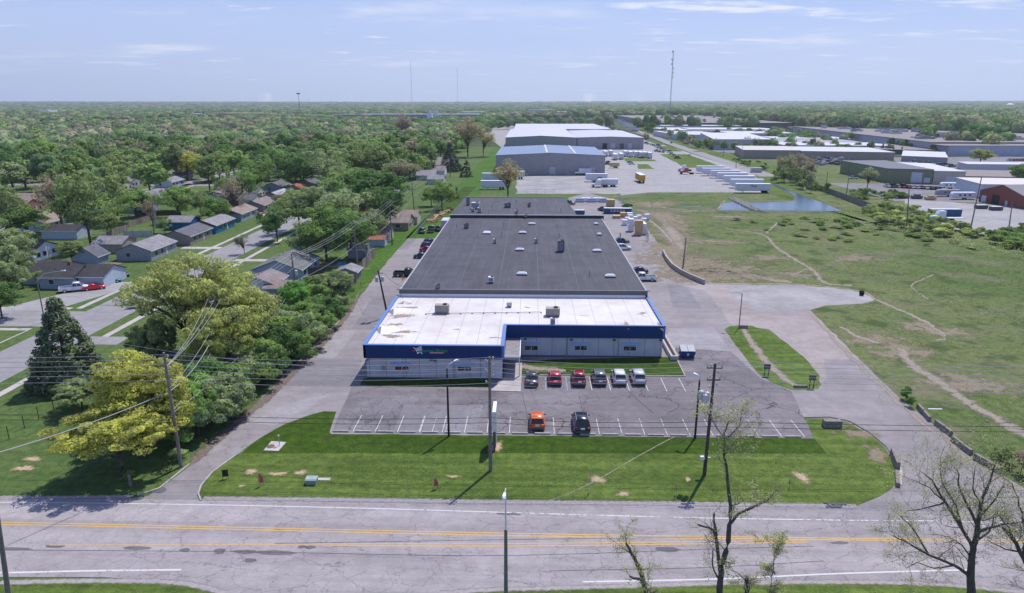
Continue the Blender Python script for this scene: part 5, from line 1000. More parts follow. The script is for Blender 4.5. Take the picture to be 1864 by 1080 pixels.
# near warehouse with shallow gabled blue roof
a0=G(903,318); a1=G(1100,318)
bld((a0[0]+.5,462),(a0[0],388),(a1[0],388),10.6,'plain grey warehouse with striped blue metal roof behind the dark roofs',wl,M['solar'],world=True,pitch=1.3)
W1=bpy.data.objects[[o.name for o in bpy.data.objects if str(o.get('label','')).startswith('plain grey warehouse with striped')][0]]; ww=a1[0]-a0[0]
for f in (.47,.73):
    zt=10.6+1.3*(1-abs(f-.5)*2)+.2; MB().box(ww*f-.6,.2,zt-.1,ww*f+.6,73.5,zt+.25).build('roof_strip',M['lgrey'],W1)
for x in (9,17,26,38,47): MB().box(x-.12,-.14,.1,x+.12,-.02,10.4).build('downpipe',M['grey'],W1)
for x,w_ in ((30,3.4),(52,3.4)): MB().box(x,-.1,.1,x+w_,-.01,4.2).build('dock_door',M['lgrey'],W1)
bld((-22,800),(-21.5,607),(40,607),9.8,'left half of the long far warehouse with pale roof',wl,RW,world=True,pitch=1.4); bld((41,760),(40.6,607.3),(98,607.3),9.8,'right half of the long far warehouse with white roof',wl,panelmat('silver roof',(.46,.47,.51),4,0,.9),world=True,pitch=.8)
bld((-20,1010),(-18,810),(92,810),9.5,'pale roofed warehouse hidden behind the long one',wl,RW,world=True)
bld((207,1685),(196,1064),(392,1066),9.6,'huge brown roofed warehouse below the radio mast',panelmat('slate siding',(.25,.26,.27),14,0,.8),RT,world=True)
bld((177,735),(157,602),(205,603),8.7,'light grey box warehouse beyond the road',panelmat('pale grey siding',(.46,.48,.5),6,0,.85),M['lgrey'],world=True)
bld((150,860),(158,764),(212,754),5.6,'low building with white roof beyond the grey box warehouse',M['lgrey'],RW,world=True,cat='building',name='low_building'); bld((168,1000),(178,900),(330,890),5.,'long low pale building before the huge brown roof',M['lgrey'],M['lgrey'],world=True,cat='building',name='low_building')
bld((208,720),(208,640),(300,640),4.5,'flat roofed block with rooftop pipes right of the grey box',M['lgrey'],M['grey'],world=True,cat='building',name='low_building'); bld((215,640),(214,592),(300,585),4.5,'low block with white roof before the factory lot',M['lgrey'],RW,world=True,cat='building',name='low_building')
bld((162,556),(154,507),(193,503),6.0,'beige warehouse wing with open dark bay',panelmat('beige siding',(.33,.29,.25),3,0,.85),panelmat('light roof',(.5,.47,.43),4,0,.9),world=True); bld((200,556),(193.3,503),(253,490),5.6,'long beige warehouse with white roof beside stacked pallets',panelmat('beige siding b',(.36,.31,.26),3,0,.8),RW,world=True)
bld((285,540),(256,486),(278,470),3.6,'small white roofed lean-to beside the beige warehouse',M['grey'],RW,world=True,cat='building',name='low_building')
bld((178,402),(180,353),(200,348),6.9,'green metal warehouse with dark roof',panelmat('green siding',(.20,.23,.14),1.6,0,.8),panelmat('dark metal roof',(.105,.11,.125),2.5,1,.85),world=True,doors=((1660,314,1678,333,'doorw'),(1682,324,1692,333,'doorw')),d=(204,404))
bld((206,398),(200.4,347.9),(214,345),6.3,'cream warehouse with white roof joined to the green one',panelmat('cream siding',(.47,.42,.37),4,0,.9),RW,world=True,doors=((1723,322,1738,333,'doorw'),),d=(222,392))
bld((212,350),(216,349),(265,338),4.,'low tan building with flat roof behind the white one',panelmat('tan wall',(.40,.35,.31),5,0,.9),RT,world=True,cat='building',name='low_building',d=(268,372)) if 0 else bld((228,385),(217,349),(262,340),3.6,'low tan building with flat roof behind the white one',panelmat('tan wall',(.40,.35,.31),5,0,.9),RT,world=True,cat='building',name='low_building')
bld((196,322),(191,295),(260,287),5.7,'white walled building with cream roof behind the brick gable',panelmat('white siding',(.55,.6,.68),2.4,0,.9),panelmat('cream roof',(.56,.52,.47),5,0,.92),world=True)
t,o=bld((190,314),(184,287),(188,264),4.2,'red brick gabled building with grey roof at the right edge',mat((.24,.085,.065),.85,.2,0,.12),M['grey'],pitch=0,world=True,cat='building',name='brick_building') if 0 else (None,None)
def brick():
    t=T('brick_building','red brick gabled building with grey roof at the right edge','building',(184.5,286,0),0); A=Vector((0,0)); Bv=Vector((3.2,-22)); u=(Bv-A).normalized(); n_=Vector((-u.y,u.x)); n_=n_ if n_.x>0 else -n_; D=n_*40
    P=[A,Bv,Bv+D,A+D]; h=4.4; m0=(A+Bv)/2; m1=m0+D; hp=3.3
    v=[(p.x,p.y,0) for p in P]+[(p.x,p.y,h) for p in P]+[(m0.x,m0.y,h+hp),(m1.x,m1.y,h+hp)]
    MB().add(v,[(0,1,5,8,4),(1,2,6,5),(2,3,7,9,6),(3,0,4,7)]).build('wall',mat((.24,.085,.065),.85,.2,0,.12),t)
    e=n_*.2; r=[A-e,Bv-e,Bv+D+e,A+D+e]; vs=[(r[0].x,r[0].y,h+.02),(r[1].x,r[1].y,h+.02),(r[2].x,r[2].y,h+.02),(r[3].x,r[3].y,h+.02),((m0-e).x,(m0-e).y,h+hp+.05),((m1+e).x,(m1+e).y,h+hp+.05)]; vs+=[(x,y,z+.25) for x,y,z in vs]
    MB().add(vs,[(6,10,11,9),(10,7,8,11),(0,4,10,6),(4,1,7,10),(0,6,9,3),(1,2,8,7),(3,9,11,5),(5,11,8,2)]).build('roof',mat((.22,.22,.23),.8,.2,0,.1),t)
    for a,b,z,m in ((.06,.17,2.6,'doorw'),(.3,.46,3.6,'black'),(.6,.65,2.,'doorw')):
        p=A+(Bv-A)*a-n_*.06; q=A+(Bv-A)*b-n_*.06; MB().prism([tuple(p),tuple(q),tuple(q+n_*.05),tuple(p+n_*.05)],.05,z).build('door',M[m],t)
brick()
fw=panelmat('factory wall',(.40,.44,.52),12,1,.85)
bld((345,934),(318,560),(620,560),8.8,'huge pale factory with rooftop machinery at the right',fw,RT,world=True,name='factory',cat='factory',d=(600,588)); bld((318,559),(316,535),(760,528),7.6,'front wing of the pale factory with loading canopy',fw,RT,world=True,name='factory',cat='factory',d=(760,559))
bld((300,640),(270,560),(316,545),3.4,'low office wing with dark glazing before the factory',M['dgrey'],RT,world=True,cat='building',name='office_wing')
bld((262,432),(258,415),(330,408),4.,'low white building at the right edge below the factory',M['lgrey'],RW,world=True,cat='building',name='low_building')
for k in range(46):
    x=U(335,560); y=575+R()*max(10,915-(x-345)*1.4-600); w_,d_,h_=U(4,14),U(4,9),U(1.6,4.2); t=T('rooftop_unit','grey machinery box on the huge factory roof','air conditioner',(x,y,9.05),0,'machinery on the factory roof'); MB().box(-w_/2,-d_/2,0,w_/2,d_/2,h_).build('casing',M['lgrey' if k%3 else 'grey'],t); MB().box(-w_/3,-d_/3,h_,w_/4,d_/4,h_+.7).build('cowl',M['dgrey'],t)
for k in range(26):
    x=U(240,385); y=U(1075,1600); t=T('rooftop_unit','dark vent box on the huge brown roof','air conditioner',(x,y,9.85),0,'vent boxes on the huge brown roof'); MB().box(-2,-2,0,2,2,U(1.5,3)).build('casing',M['dgrey' if k%3 else 'lgrey'],t)
W2=[o for o in bpy.data.objects if str(o.get('label','')).startswith('right half of the long far')][0]
for x,w_,m in ((22,4,'black'),(29,4,'lgrey'),(37,3.4,'dgrey'),(44,3.4,'lgrey')): MB().box(x,-.35,.4,x+w_,-.32,5).build('dock_door',M[m],W2)
for x in range(-55,58,9): 
    if x>1: MB().box(x,-.34,.1,x+.3,-.31,9.4).build('downpipe',M['grey'],W2)
for q in ((228,800,300,860,5.5,'long white roofed shed among the trees before the factory'),(240,690,312,735,5,'wide pale roofed warehouse beside the factory lot'),(205,905,300,965,6,'long pale warehouse under the far tree belt'),(180,1010,300,1050,7,'long pale roofed warehouse before the huge brown roof')):
    bld((q[0],q[3]),(q[0],q[1]),(q[2],q[1]),q[4],q[5],M['lgrey'],RW,world=True)
# far low buildings seen over the trees
def far(px0,px1,py,h,dep,label,wallc,roofc,cat='building'):
    a=G(px0,py);b=G(px1,py); bld((a[0],a[1]+dep),a,b,h+4,label,mat(wallc,.7,.2,0,.05),mat(roofc,.6,.3,0,.08),world=True,cat=cat,name='distant_building',lift=1.)
for q in ((398,490,217,9,60,'far store with orange red walls over the tree tops',(.55,.2,.13),(.5,.33,.26)),(346,396,215,6,40,'far white roofed building left of the orange store',(.6,.6,.62),(.7,.7,.72)),(500,560,216,6,40,'far grey brown building right of the orange store',(.3,.26,.25),(.35,.3,.3)),
    (70,90,213,14,40,'far white building on the left skyline of trees',(.7,.7,.72),(.75,.75,.75)),(65,140,215,5,60,'far low grey roofs on the left',(.4,.4,.42),(.5,.5,.52)),(0,30,210,6,60,'far blue grey roof at the left edge',(.3,.34,.4),(.4,.44,.5)),
    (650,870,219,8,90,'far long blue grey roofed building over the trees',(.24,.26,.30),(.27,.30,.36)),(750,775,211,9,40,'far white roof behind the long blue one left',(.7,.7,.72),(.75,.75,.77)),(785,808,211,9,40,'far white roof behind the long blue one middle',(.7,.7,.72),(.75,.75,.77)),(840,885,212,9,40,'far white roof behind the long blue one right',(.7,.7,.72),(.75,.75,.77)),
    (560,650,217,6,50,'far brown apartment roofs over the trees',(.3,.25,.26),(.28,.24,.27)),(962,992,213,14,40,'far pale office block behind the crowded yard',(.4,.44,.5),(.6,.6,.62)),(1015,1067,214,10,50,'far brown building with white roof line',(.3,.25,.27),(.68,.66,.66)),(1183,1232,209,9,60,'far pale blue roofed building beside the mast',(.35,.4,.5),(.5,.54,.62)),(1305,1325,210,8,40,'far grey roof right of the mast',(.3,.3,.33),(.35,.33,.34))):
    far(*q)
c=G(790,222); t=T('white_pyramid_roof','far white pointed structure with two peaks over the trees','building',(c[0],c[1],0)); mb=MB()
for x in (-8,6): mb.add([(x-9,-6,0),(x+9,-6,0),(x+9,6,0),(x-9,6,0),(x-3,0,26),(x+1,0,24)],[(0,1,5,4),(1,2,5),(2,3,4,5),(3,0,4)])
mb.build('roof',M['white_metal'],t)
# masts
def mast(px,pybase,pytop,dist,label,r=.8,seg=22):
    a_,b_,u_=ray(px,pytop); k=dist/b_; x,y,h=a_*k,dist,CH+u_*k; t=T('radio_mast',label,'mast',(x,y,0)); mb=MB(); 
    L3=[(r*math.cos(a),r*math.sin(a)) for a in (0,2.09,4.19)]
    for p in L3: mb.path([(p[0],p[1],0),(p[0]*.6,p[1]*.6,h)],r*.16,4)
    for s in range(seg*2):
        z0,z1=h*s/(seg*2),h*(s+1)/(seg*2); f0,f1=1-.4*s/(seg*2),1-.4*(s+1)/(seg*2)
        for i in range(3): p,q=L3[i],L3[(i+1)%3]; mb.path([(p[0]*f0,p[1]*f0,z0),(q[0]*f1,q[1]*f1,z1)],r*.1,3,0,False)
    mb.build('lattice',M['grey'],t); return t,h,mb
t,h,_=mast(1226,210,92,1500,'tall lattice radio mast with dishes against the sky',1.3)
for z in (.62,.68,.74,.8,.86,.97): MB().cyl(1.8*(1 if z<.8 else -1),0,h*z,h*z+3.4,1.1,n=8).build('antenna',M['lgrey'],t)
mast(747,188,112,4200,'thin left mast far on the horizon',1.7,20); mast(832,188,122,4400,'thin right mast far on the horizon',1.5,20)
t,h,_=mast(543,216,171,1700,'floodlight tower above the trees left of centre',1.,8); MB().cbox((0,0,h+.5),(8,2,3)).build('floodlight_head',M['dgrey'],t)
t,h,_=mast(562,200,178,2400,'thin small mast beside the floodlight tower',.6,8)
c=ray(1838,196); k=4000/c[1]; t=T('water_tower','white domed water tower on the right horizon','water tower',(c[0]*k,4000,0)); MB().cyl(0,0,0,26,3,n=10).build('stem',M['white_metal'],t); mb=MB().dome(0,0,26,20,9,16,4); mb.cyl(0,0,20,26,14,20,16); mb.build('tank',M['white_metal'],t)
# ================================================================ trailers, trucks, yard goods
def trailer(label,col,loc,rz,l=15.5,group='semi trailers parked in the yard',h=2.9,z=1.15,stripe=None):
    t=T('semi_trailer',label,'trailer',loc,rz,group); w_=2.55
    MB().box(-w_/2,0,z,w_/2,l,z+h).build('box',M['objdull'],t); MB().box(-w_/2-.03,-.06,z+h,w_/2+.03,l+.03,z+h+.08).build('roof',M['white_metal'],t)
    mb=MB().box(-.5,1,z-.25,.5,l-1,z-.01); mb.build('frame',M['black'],t)
    for y in (1.6,2.9):
        for s in (-1,1): MB().path([(s*.75,y,.5),(s*1.22,y,.5)],.5,12).build('wheel',M['tyre'],t)
    mb=MB().box(-1.,l-3.4,.1,-.88,l-3.2,z).box(.88,l-3.4,.1,1.,l-3.2,z); mb.build('landing_gear',M['grey'],t)
    mb=MB().box(-.02,-.03,z+.05,.02,-.005,z+h-.05).box(-w_/2+.05,-.04,z+.02,w_/2-.05,-.006,z+.12); mb.build('door_bars',M['grey'],t)
    paint(t,col); return t
def tractor(label,col,loc,rz,group=None):
    t=T('truck_cab',label,'truck',loc,rz,group)
    mb=MB(); loft(mb,[section(0,2.4,1.,3.6),section(1.9,2.4,1.,3.6),section(2.5,2.3,1.,2.6),section(2.7,2.0,.9,2.0),section(4.4,1.9,.8,1.8),section(4.6,1.7,.7,1.5)]); mb.build('cab',M['paint'],t)
    MB().add([(-1.05,1.95,3.2),(1.05,1.95,3.2),(1.,2.56,2.3),(-1.,2.56,2.3)],[(0,3,2,1)]).build('windscreen',M['glass'],t)
    MB().box(-.5,-3.2,.7,.5,0,1.).build('frame',M['black'],t)
    for y in (-2.6,-1.4,3.7):
        for s in (-1,1): MB().path([(s*.75,y,.5),(s*1.22,y,.5)],.5,12).build('wheel',M['tyre'],t)
    paint(t,col); return t
WH=(.70,.72,.76)
gt='white semi trailers in the row beside the pond'
ya=[(1398,352),(1386,343),(1371,336),(1357,330),(1343,325),(1326,320.5),(1314,316)]
names=['nearest','second','third','fourth','fifth','sixth','farthest']
for k,(px,py) in enumerate(ya):
    c=G(px,py); t=trailer('%s white semi trailer of the row beside the pond'%names[k],WH,(c[0]+1,c[1]+1.5,3*L),H,15.2,gt)
    if k==0:
        o=text('Fleet',1.5,(-1.29,7.0,2.9),mat((.02,.05,.12)),t,(math.pi/2,0,-math.pi/2)); o.location=(-1.3,7.5,3.1)
c=G(1243,318); tractor('red truck cab at the head of the trailer row',(.4,.01,.02),(c[0]+3.2,c[1]+2,3*L),H); c=G(1241,313); tractor('white truck cab behind the red one',WH,(c[0]+3.2,c[1]+4,3*L),H)
c=G(1166,334); trailer('yellow orange trailer standing alone on the concrete yard',(.60,.33,.04),(c[0]+1,c[1],3*L),.05,13,'lone trailers')
c=G(1124,340); t=trailer('white box truck body nearest on the gravel yard',WH,(c[0],c[1],3*L),H,9.5,'box trucks on the gravel yard',2.6,1.); c=G(1078,341); tractor('white truck cab on the gravel yard',WH,(c[0]+4.2,c[1],3*L),H)
c=G(1105,331); trailer('white trailer behind the gravel yard truck',WH,(c[0],c[1],3*L),H,11,'box trucks on the gravel yard'); c=G(1085,336); tractor('dark green cab between the gravel yard trucks',(.02,.1,.07),(c[0]+3.,c[1]+2,3*L),H)
c=G(1076,319); trailer('small white box truck at the warehouse wall',WH,(c[0],c[1],3*L),H,7,'box trucks on the gravel yard',2.6,1.); c=G(1047,319); tractor('white cab parked at the warehouse wall',WH,(c[0]+4.4,c[1],3*L),H)
for k,(px,py) in enumerate(((1103,286),(1113,285),(1121,292),(1132,291),(1140,286),(1149,287),(1159,287),(1168,288),(1176,288),(1184,289))):
    c=G(px,py); trailer('white trailer in the short row behind the striped roof warehouse',WH,(c[0],c[1],3*L),0,12,'trailers behind the striped roof warehouse')
c=G(1127,306); trailer('white and yellow box truck on the small yard',(.6,.5,.25),(c[0],c[1],3*L),H,6,'box trucks on the gravel yard',2.4,1.)
for k,(px,py) in enumerate(((880,330),(915,326),(882,342))): c=G(px+40,py+(3 if k==2 else 0)); trailer('%s white trailer behind the bare tree'%('front','rear','middle')[k],WH,(c[0],c[1],3*L),H,12,'white trailers behind the bare tree')
for k,(px,py) in enumerate(((1163,239),(1160,236),(1156,233),(1150,230),(1144,227),(1138,224),(1132,221))):
    c=G(px,py); trailer('pale trailer docked along the huge brown roofed warehouse',WH,(c[0],c[1],3*L),H,15,'trailers docked at the brown roofed warehouse')
def container(px,py,l,w_,h,rz,lab,m,name='container',cat='container'):
    c=G(px,py); t=T(name,lab,cat,(c[0],c[1],3*L),rz); MB().box(-l/2,-w_/2,.1,l/2,w_/2,h).build('box',M[m],t); mb=MB()
    k=int(l/.6)
    for i in range(k+1): x=-l/2+l*i/k; mb.box(x-.06,-w_/2-.06,.15,x+.06,-w_/2,h-.05)
    mb.build('ribs',M[m],t); MB().box(-l/2-.05,-w_/2-.07,h,l/2+.05,w_/2+.05,h+.08).build('rim',M['lgrey'] if m!='blue' else M['bluel2'],t); return t
M['contb']=mat((.01,.10,.20),.5,.4,0,.1)
tc=container(1124,389,10,2.4,2.,-.06,'long blue open top container in the rear yard','contb')
for k in range(5):
    for j in (0,1): MB().box(-2.6+k*1.1,-1.28,.75+j*.55,-1.95+k*1.1,-1.265,1.1+j*.55).build('lettering',M['lgrey'],tc)
container(1055,390,3.4,2.4,1.5,0,'small blue dumpster in the rear yard','contb','dumpster','dumpster'); container(1718,394,10.5,2.5,2.6,.0,'long teal blue container beside the flatbed truck','contb'); container(1376,314,6,2.4,2.6,0,'grey container at the end of the far road','lgrey')
def crate(px,py,wx,wy,h,lab,m,grp='goods stacked in the rear yard',rz=0,name='pallet_stack',cat='pallet stack',dx=0,dy=0):
    c=G(px,py); t=T(name,lab,cat,(c[0]+dx,c[1]+dy,3*L),rz,grp); n=max(2,int(h/.5)); mb=MB()
    for i in range(n): mb.box(-wx/2+U(-.04,.04),-wy/2+U(-.04,.04),.14+i*(h-.14)/n,wx/2+U(-.04,.04),wy/2+U(-.04,.04),.14+(i+1)*(h-.14)/n-.03)
    mb.build('load',M[m],t); mb=MB()
    for x in (-wx/2,-.06,wx/2-.12): mb.box(x,-wy/2,0,x+.12,wy/2,.13)
    mb.build('pallet',M['timber'],t); return t
crate(1162,428,2.2,2.2,4.6,'tall stack of brown pallets in the right rear yard','timber'); crate(1148,421,1.6,2.2,4.,'tall white wrapped stack left of the brown pallets','wrap'); crate(1170,425,1.4,5,3.4,'tall white wrapped stack right of the brown pallets','wrap')
for k in range(9): crate(1137+k*5,410-(k%3)*5,1.6,1.6,U(1.2,2.2),'low white wrapped bale in the right rear yard cluster','wrap')
crate(1122,397,2.6,2.4,1.,'flat stack of yellow timber beside the blue container','timber'); crate(1134,395,2,2,1.6,'brown pallet beside the blue container','timber'); crate(1146,395,2.,2,1.5,'white topped pallet beside the blue container','wrap'); crate(1111,376,3,3,2.8,'big brown crate stack behind the black crossover','timber')
for k in range(5): 
    c=G(1055+k*11,368.5-(k%2)); mb=MB(); 
    for j in range(3): mb.path([(-1.7,j*.8,.5),(1.9,j*.8,.5)],.42,8)
    mb.path([(-1.6,.4,1.25),(1.8,.4,1.25)],.42,8); tag(mb.build('membrane_rolls',M['wrap'] if k%2 else mat((.42,.5,.6)),None,(c[0],c[1],0)),'bundle of pale plastic rolls along the rear yard edge','roll','rolls along the rear yard edge')
for k in range(16):
    c=G(U(783,818),U(381,404)); t_=k/16; c=G(784+t_*36+U(-3,3),406-t_*24+U(-2,2)); mb=MB()
    for j in range(7): mb.path([(U(-1,1)-1.2,U(-.7,.7),.15+j*.13),(U(-1,1)+1.2,U(-.7,.7),.15+j*.13)],.14,6)
    tag(mb.build('timber_pile',M['timber'] if k%3 else mat((.66,.48,.3)),None,(c[0],c[1],0),U(0,3)),'heap of pale sawn timber along the left rear yard fence','timber pile','timber piles along the left fence')
for k in range(60):
    c=G(U(1462,1545),U(290,302)); crate(0,0,3,2.5,U(1,3.4),'grey weathered pallet stack beside the beige warehouse','grey' if k%3 else 'dgrey','pallet stacks beside the beige warehouse',U(0,1)) if 0 else None
    x,y=c; t=tag(MB().box(-1.4,-1.2,.1,1.4,1.2,U(.8,2.6)).box(-1.45,-1.25,0,1.45,1.25,.09).build('pallet_stack',M['dgrey' if k%2 else ('taupe_' if 0 else 'grey')],None,(x,y,0),U(0,1)),'grey weathered pallet stack beside the beige warehouse','pallet stack','pallet stacks beside the beige warehouse')
# travel trailers and flatbed truck in the truck yard
def camper(px,py,l,lab,rz=0,col='white_metal'):
    c=G(px,py); t=T('travel_trailer',lab,'camper',(c[0],c[1],3*L),rz); mb=MB(); loft(mb,[section(-l/2,2.2,.7,2.4,.2),section(-l/2+.5,2.4,.55,3.),section(l/2-.6,2.4,.55,3.),section(l/2,2.2,.9,2.3,.2)]); o=mb.build('body',M[col],t); o.rotation_euler=(0,0,-H)
    for x in (-2,0,2): MB().box(x-.5,-1.26,1.6,x+.5,-1.2,2.2).build('window',M['glass'],t)
    for x in (-.5,.5): MB().path([(x,-1.25,.4),(x,-1.,.4)],.38,10).build('wheel',M['tyre'],t)
camper(1752,363,10,'white travel trailer before the brick building'); camper(1725,358,10,'grey covered trailer left of the white travel trailer',col='grey'); camper(1727,344,8,'white boat trailer by the white building')
c=G(1716,404); t=tractor('white flatbed truck cab beside the teal container',WH,(c[0]+1.,c[1]+1.5,3*L),H); MB().box(-1.25,-6.5,1.05,1.25,-.1,1.2).build('flatbed',M['lgrey'],t)
for px,py,lab in ((1785,380,'grey tipping skip at the right truck yard'),(1812,383,'grey open skip beside the tipping skip')): container(px,py,4,2,1.4,0,lab,'dgrey','skip','skip')
for k,(px,py) in enumerate(((1645,360),(1668,362),(1693,364))): c=G(px,py); tag(MB().box(-2,-1,.2,2,1,1.3).box(-1,-.8,1.31,1.2,.8,1.9).build('machine',M['timber' if k!=1 else 'dgrey'],None,(c[0],c[1],0)),('%s rusty piece of machinery at the truck yard edge'%('left','middle','right')[k]),'machinery')
# ================================================================ trees
rg=np.random.default_rng(11)
def npmesh(name,V_,F_,mats,mi=None,col=None):
    me=bpy.data.meshes.new(name); n=len(V_); k=F_.shape[1]; m=len(F_)
    me.vertices.add(n); me.vertices.foreach_set('co',V_.astype(np.float32).ravel()); me.loops.add(m*k); me.loops.foreach_set('vertex_index',F_.astype(np.int32).ravel())
    me.polygons.add(m); me.polygons.foreach_set('loop_start',np.arange(0,m*k,k,dtype=np.int32)); me.polygons.foreach_set('loop_total',np.full(m,k,dtype=np.int32))
    for x in mats: me.materials.append(x)
    if mi is not None: me.polygons.foreach_set('material_index',mi.astype(np.int32))
    if col is not None:
        a=me.attributes.new('Col','FLOAT_COLOR','POINT'); a.data.foreach_set('color',col.astype(np.float32).ravel())
    me.update(calc_edges=True); return me
def quads(P,size,flat=.0,N=None):
    n=len(P); a=rg.normal(size=(n,3)); a[:,2]*=1-flat; a/=np.linalg.norm(a,axis=1)[:,None]; b=rg.normal(size=(n,3)); b[:,2]*=1-flat; b-=a*(a*b).sum(1)[:,None]; b/=np.linalg.norm(b,axis=1)[:,None]
    if N is not None:
        nn=N+rg.normal(size=(n,3))*.42; nn[:,2]+=.15; nn/=np.linalg.norm(nn,axis=1)[:,None]; a=np.cross(nn,rg.normal(size=(n,3))); a/=np.linalg.norm(a,axis=1)[:,None]; b=np.cross(nn,a)
    s=size*rg.uniform(.5,1.15,(n,1)); s2=s*rg.uniform(.5,.9,(n,1))
    Vv=np.stack([P-a*s-b*s2*.6,P+a*s*.2-b*s2,P+a*s+b*s2*.3,P-a*s*.1+b*s2],1).reshape(-1,3); Fq=np.arange(n*4).reshape(n,4); return Vv,Fq
def crown_pts(H_,Rr,z0,n,nc,shape='round',cr=.28):
    """points on clump surfaces spread over the crown envelope"""
    zc=(H_+z0)/2; hz=(H_-z0)/2; NN=[]
    C_=[]; LB=rg.normal(size=(7,3)); LB/=np.linalg.norm(LB,axis=1)[:,None]; LB[:,2]=np.abs(LB[:,2])*1.1-.45; LB*=rg.uniform(.7,1.15,(7,1)); LB[0]=(0,0,.6)
    while len(C_)<nc:
        d=rg.normal(size=3); d/=np.linalg.norm(d); r=rg.uniform(.35,1.)**.45*(1-cr*.6)
        p=d*r
        if shape=='cone': 
            t=rg.uniform(0,1)**1.7; a=rg.uniform(0,6.283); rr=(1-t*.97)**.9*rg.uniform(.5,1)**.5; p=np.array([rr*math.cos(a),rr*math.sin(a),t*2-1.])
        p=LB[rg.integers(0,len(LB))]*.62+p*.5 if shape!='cone' else p
        if shape=='vase' and p[2]<-.3: p[:2]*=.75
        if shape=='round' and p[2]<-.62: continue
        C_.append(p)
    C_=np.array(C_); per=n//nc; out=[]
    for c in C_:
        k=rg.uniform(.6,1.25); d=rg.normal(size=(per,3)); d/=np.linalg.norm(d,axis=1)[:,None]; rad=cr*k*rg.uniform(.45,1.,(per,1))**.5
        NN.append(d*.8+c*.45); d=d*np.array([1,1,.7]); out.append(c+d*rad)
    Pn=np.concatenate(out); P=Pn*np.array([Rr,Rr,hz])+np.array([0,0,zc]); return P,C_*np.array([Rr,Rr,hz])+np.array([0,0,zc]),np.concatenate(NN)
def tree_proto(H_,Rr,z0,n,leaf,shape='round',nc=34,cr=.28,nb=14,tr=.3,barkm='bark',leafm='leaf',flat=.25,extra=0):
    P,C_,NN=crown_pts(H_,Rr,z0,n,nc,shape,cr); Vq,Fq=quads(P,leaf,flat,NN); cm=npmesh('crown',Vq,Fq,[M[leafm]])
    mb=MB(); top=H_*(.55 if shape!='cone' else .95); mb.path([(0,0,0),(Rr*.02,0,z0*.6),(0,Rr*.02,top*.7),(0,0,top)],[tr*1.25,tr*.95,tr*.6,tr*.15],7)
    if shape!='cone':
        idx=rg.permutation(len(C_))[:nb]
        for i in idx:
            c=C_[i]; s=rg.uniform(.5,1.)*max(z0,H_*.38); mid=Vector((c[0]*.45,c[1]*.45,s+(c[2]-s)*.6)); e=Vector(c)
            mb.path([(0,0,s),tuple(mid),tuple(e),tuple(e+(e-mid)*.35)],[tr*.3,tr*.19,tr*.09,tr*.03],5)
            for q in range(2+extra):
                f=mid.lerp(e,rg.uniform(0,.8)); d=Vector(rg.normal(size=3)); d.z=abs(d.z)*.7; mb.path([tuple(f),tuple(f+d*Rr*.12),tuple(f+d*Rr*.25+Vector((0,0,.2)))],[tr*.1,tr*.06,tr*.02],3)
    tm=mb.mesh('trunk',M[barkm]); return tm,cm,H_,Rr
def plant(pr,x,y,h,r,label,col,group=None,rz=None,name='broadleaf_tree',cat='tree'):
    g_=sum(col)/3; col=[q*.92+g_*.08 for q in col]; tm,cm,H_,Rr=pr; t=T(name,label,cat,(x,y,0),rg.uniform(0,6.28) if rz is None else rz,group,(r/Rr,r/Rr,h/H_))
    link('trunk',tm,t); c=link('crown',cm,t); c.color=(*col,1); return t
G1=(.080,.13,.035); G2=(.055,.10,.03); G3=(.10,.15,.042); GP_=(.125,.160,.070); GY=(.20,.21,.045); YE=(.205,.215,.045); BR=(.15,.125,.08); OL=(.105,.14,.05); CO=(.055,.072,.038); CB=(.045,.065,.05)
PA=[tree_proto(14,6.5,1.8,6500,.30,nc=60,cr=.24) for k in range(3)]        # mid distance
PV=[tree_proto(16,7.5,2.,7500,.30,'vase',nc=70,cr=.21) for k in range(2)]
PS=[tree_proto(15,6.5,3.,1500,.26,'vase',nc=60,cr=.2,nb=46,extra=3),tree_proto(15,6.5,3.,2400,.26,'round',nc=60,cr=.2,nb=40,extra=3)]   # sparse spring trees
PC=[tree_proto(13,4.6,.5,20000,.2,'cone',nc=260,cr=.15,leafm='leafc',flat=.5)]; PCn=[tree_proto(13,2.6,.3,3200,.26,'cone',nc=60,cr=.2,leafm='leafc',flat=.4)]
PN=[tree_proto(13,7.2,2.,32000,.16,'round',nc=210,cr=.135,nb=40,tr=.28),tree_proto(10,6.5,1.8,30000,.16,'round',nc=200,cr=.14,nb=34,tr=.24)]   # near, fine leaves
PBig=[tree_proto(19,12,1.6,40000,.19,'round',nc=230,cr=.12,nb=60,tr=.45,extra=2)]
PH=[tree_proto(4.5,3.2,.3,7000,.16,'round',nc=44,cr=.26,nb=10,tr=.1) for k in range(3)]
PL_=[tree_proto(14,6.5,1.5,1700,.55,nc=36,cr=.27,nb=6) for k in range(4)]   # distant
PLs=[tree_proto(16,6.,2.5,800,.55,'vase',nc=40,cr=.22,nb=18)]
def tp(pr,px,py,toppx,rpx,label,col,**k):
    """base pixel, pixel height of top, crown half width in pixels"""
    x,y=G(px,py); _,_,h=V(px,toppx,y); dep=math.hypot(y,0)*math.cos(PT)+CH*math.sin(PT); r=rpx*dep/F; H_=pr[2]; return plant(pr,x,y,max(2,h*1.02),r*(1.2 if H_ in(10,13,19) else 1.08),label,col,**k)
tp(PN[1],222,862,732,94,'bright yellow maple nearest the main road, its trunk visible',YE,rz=.4); tp(PN[0],262,815,630,80,'tall bright yellow maple behind the nearest one',YE,rz=2.)
tp(PA[1],300,705,640,30,'pale bushy tree under the big yellow green one',GP_); tp(PN[1],150,745,690,45,'pale green small tree beside the yellow maples',GP_); tp(PN[1],330,800,722,52,'fresh green bushy tree right of the yellow maples',G3)
tp(PBig[0],352,672,448,124,'very big yellow green spreading tree in the middle of the neighbourhood',(.175,.195,.06),rz=1.)
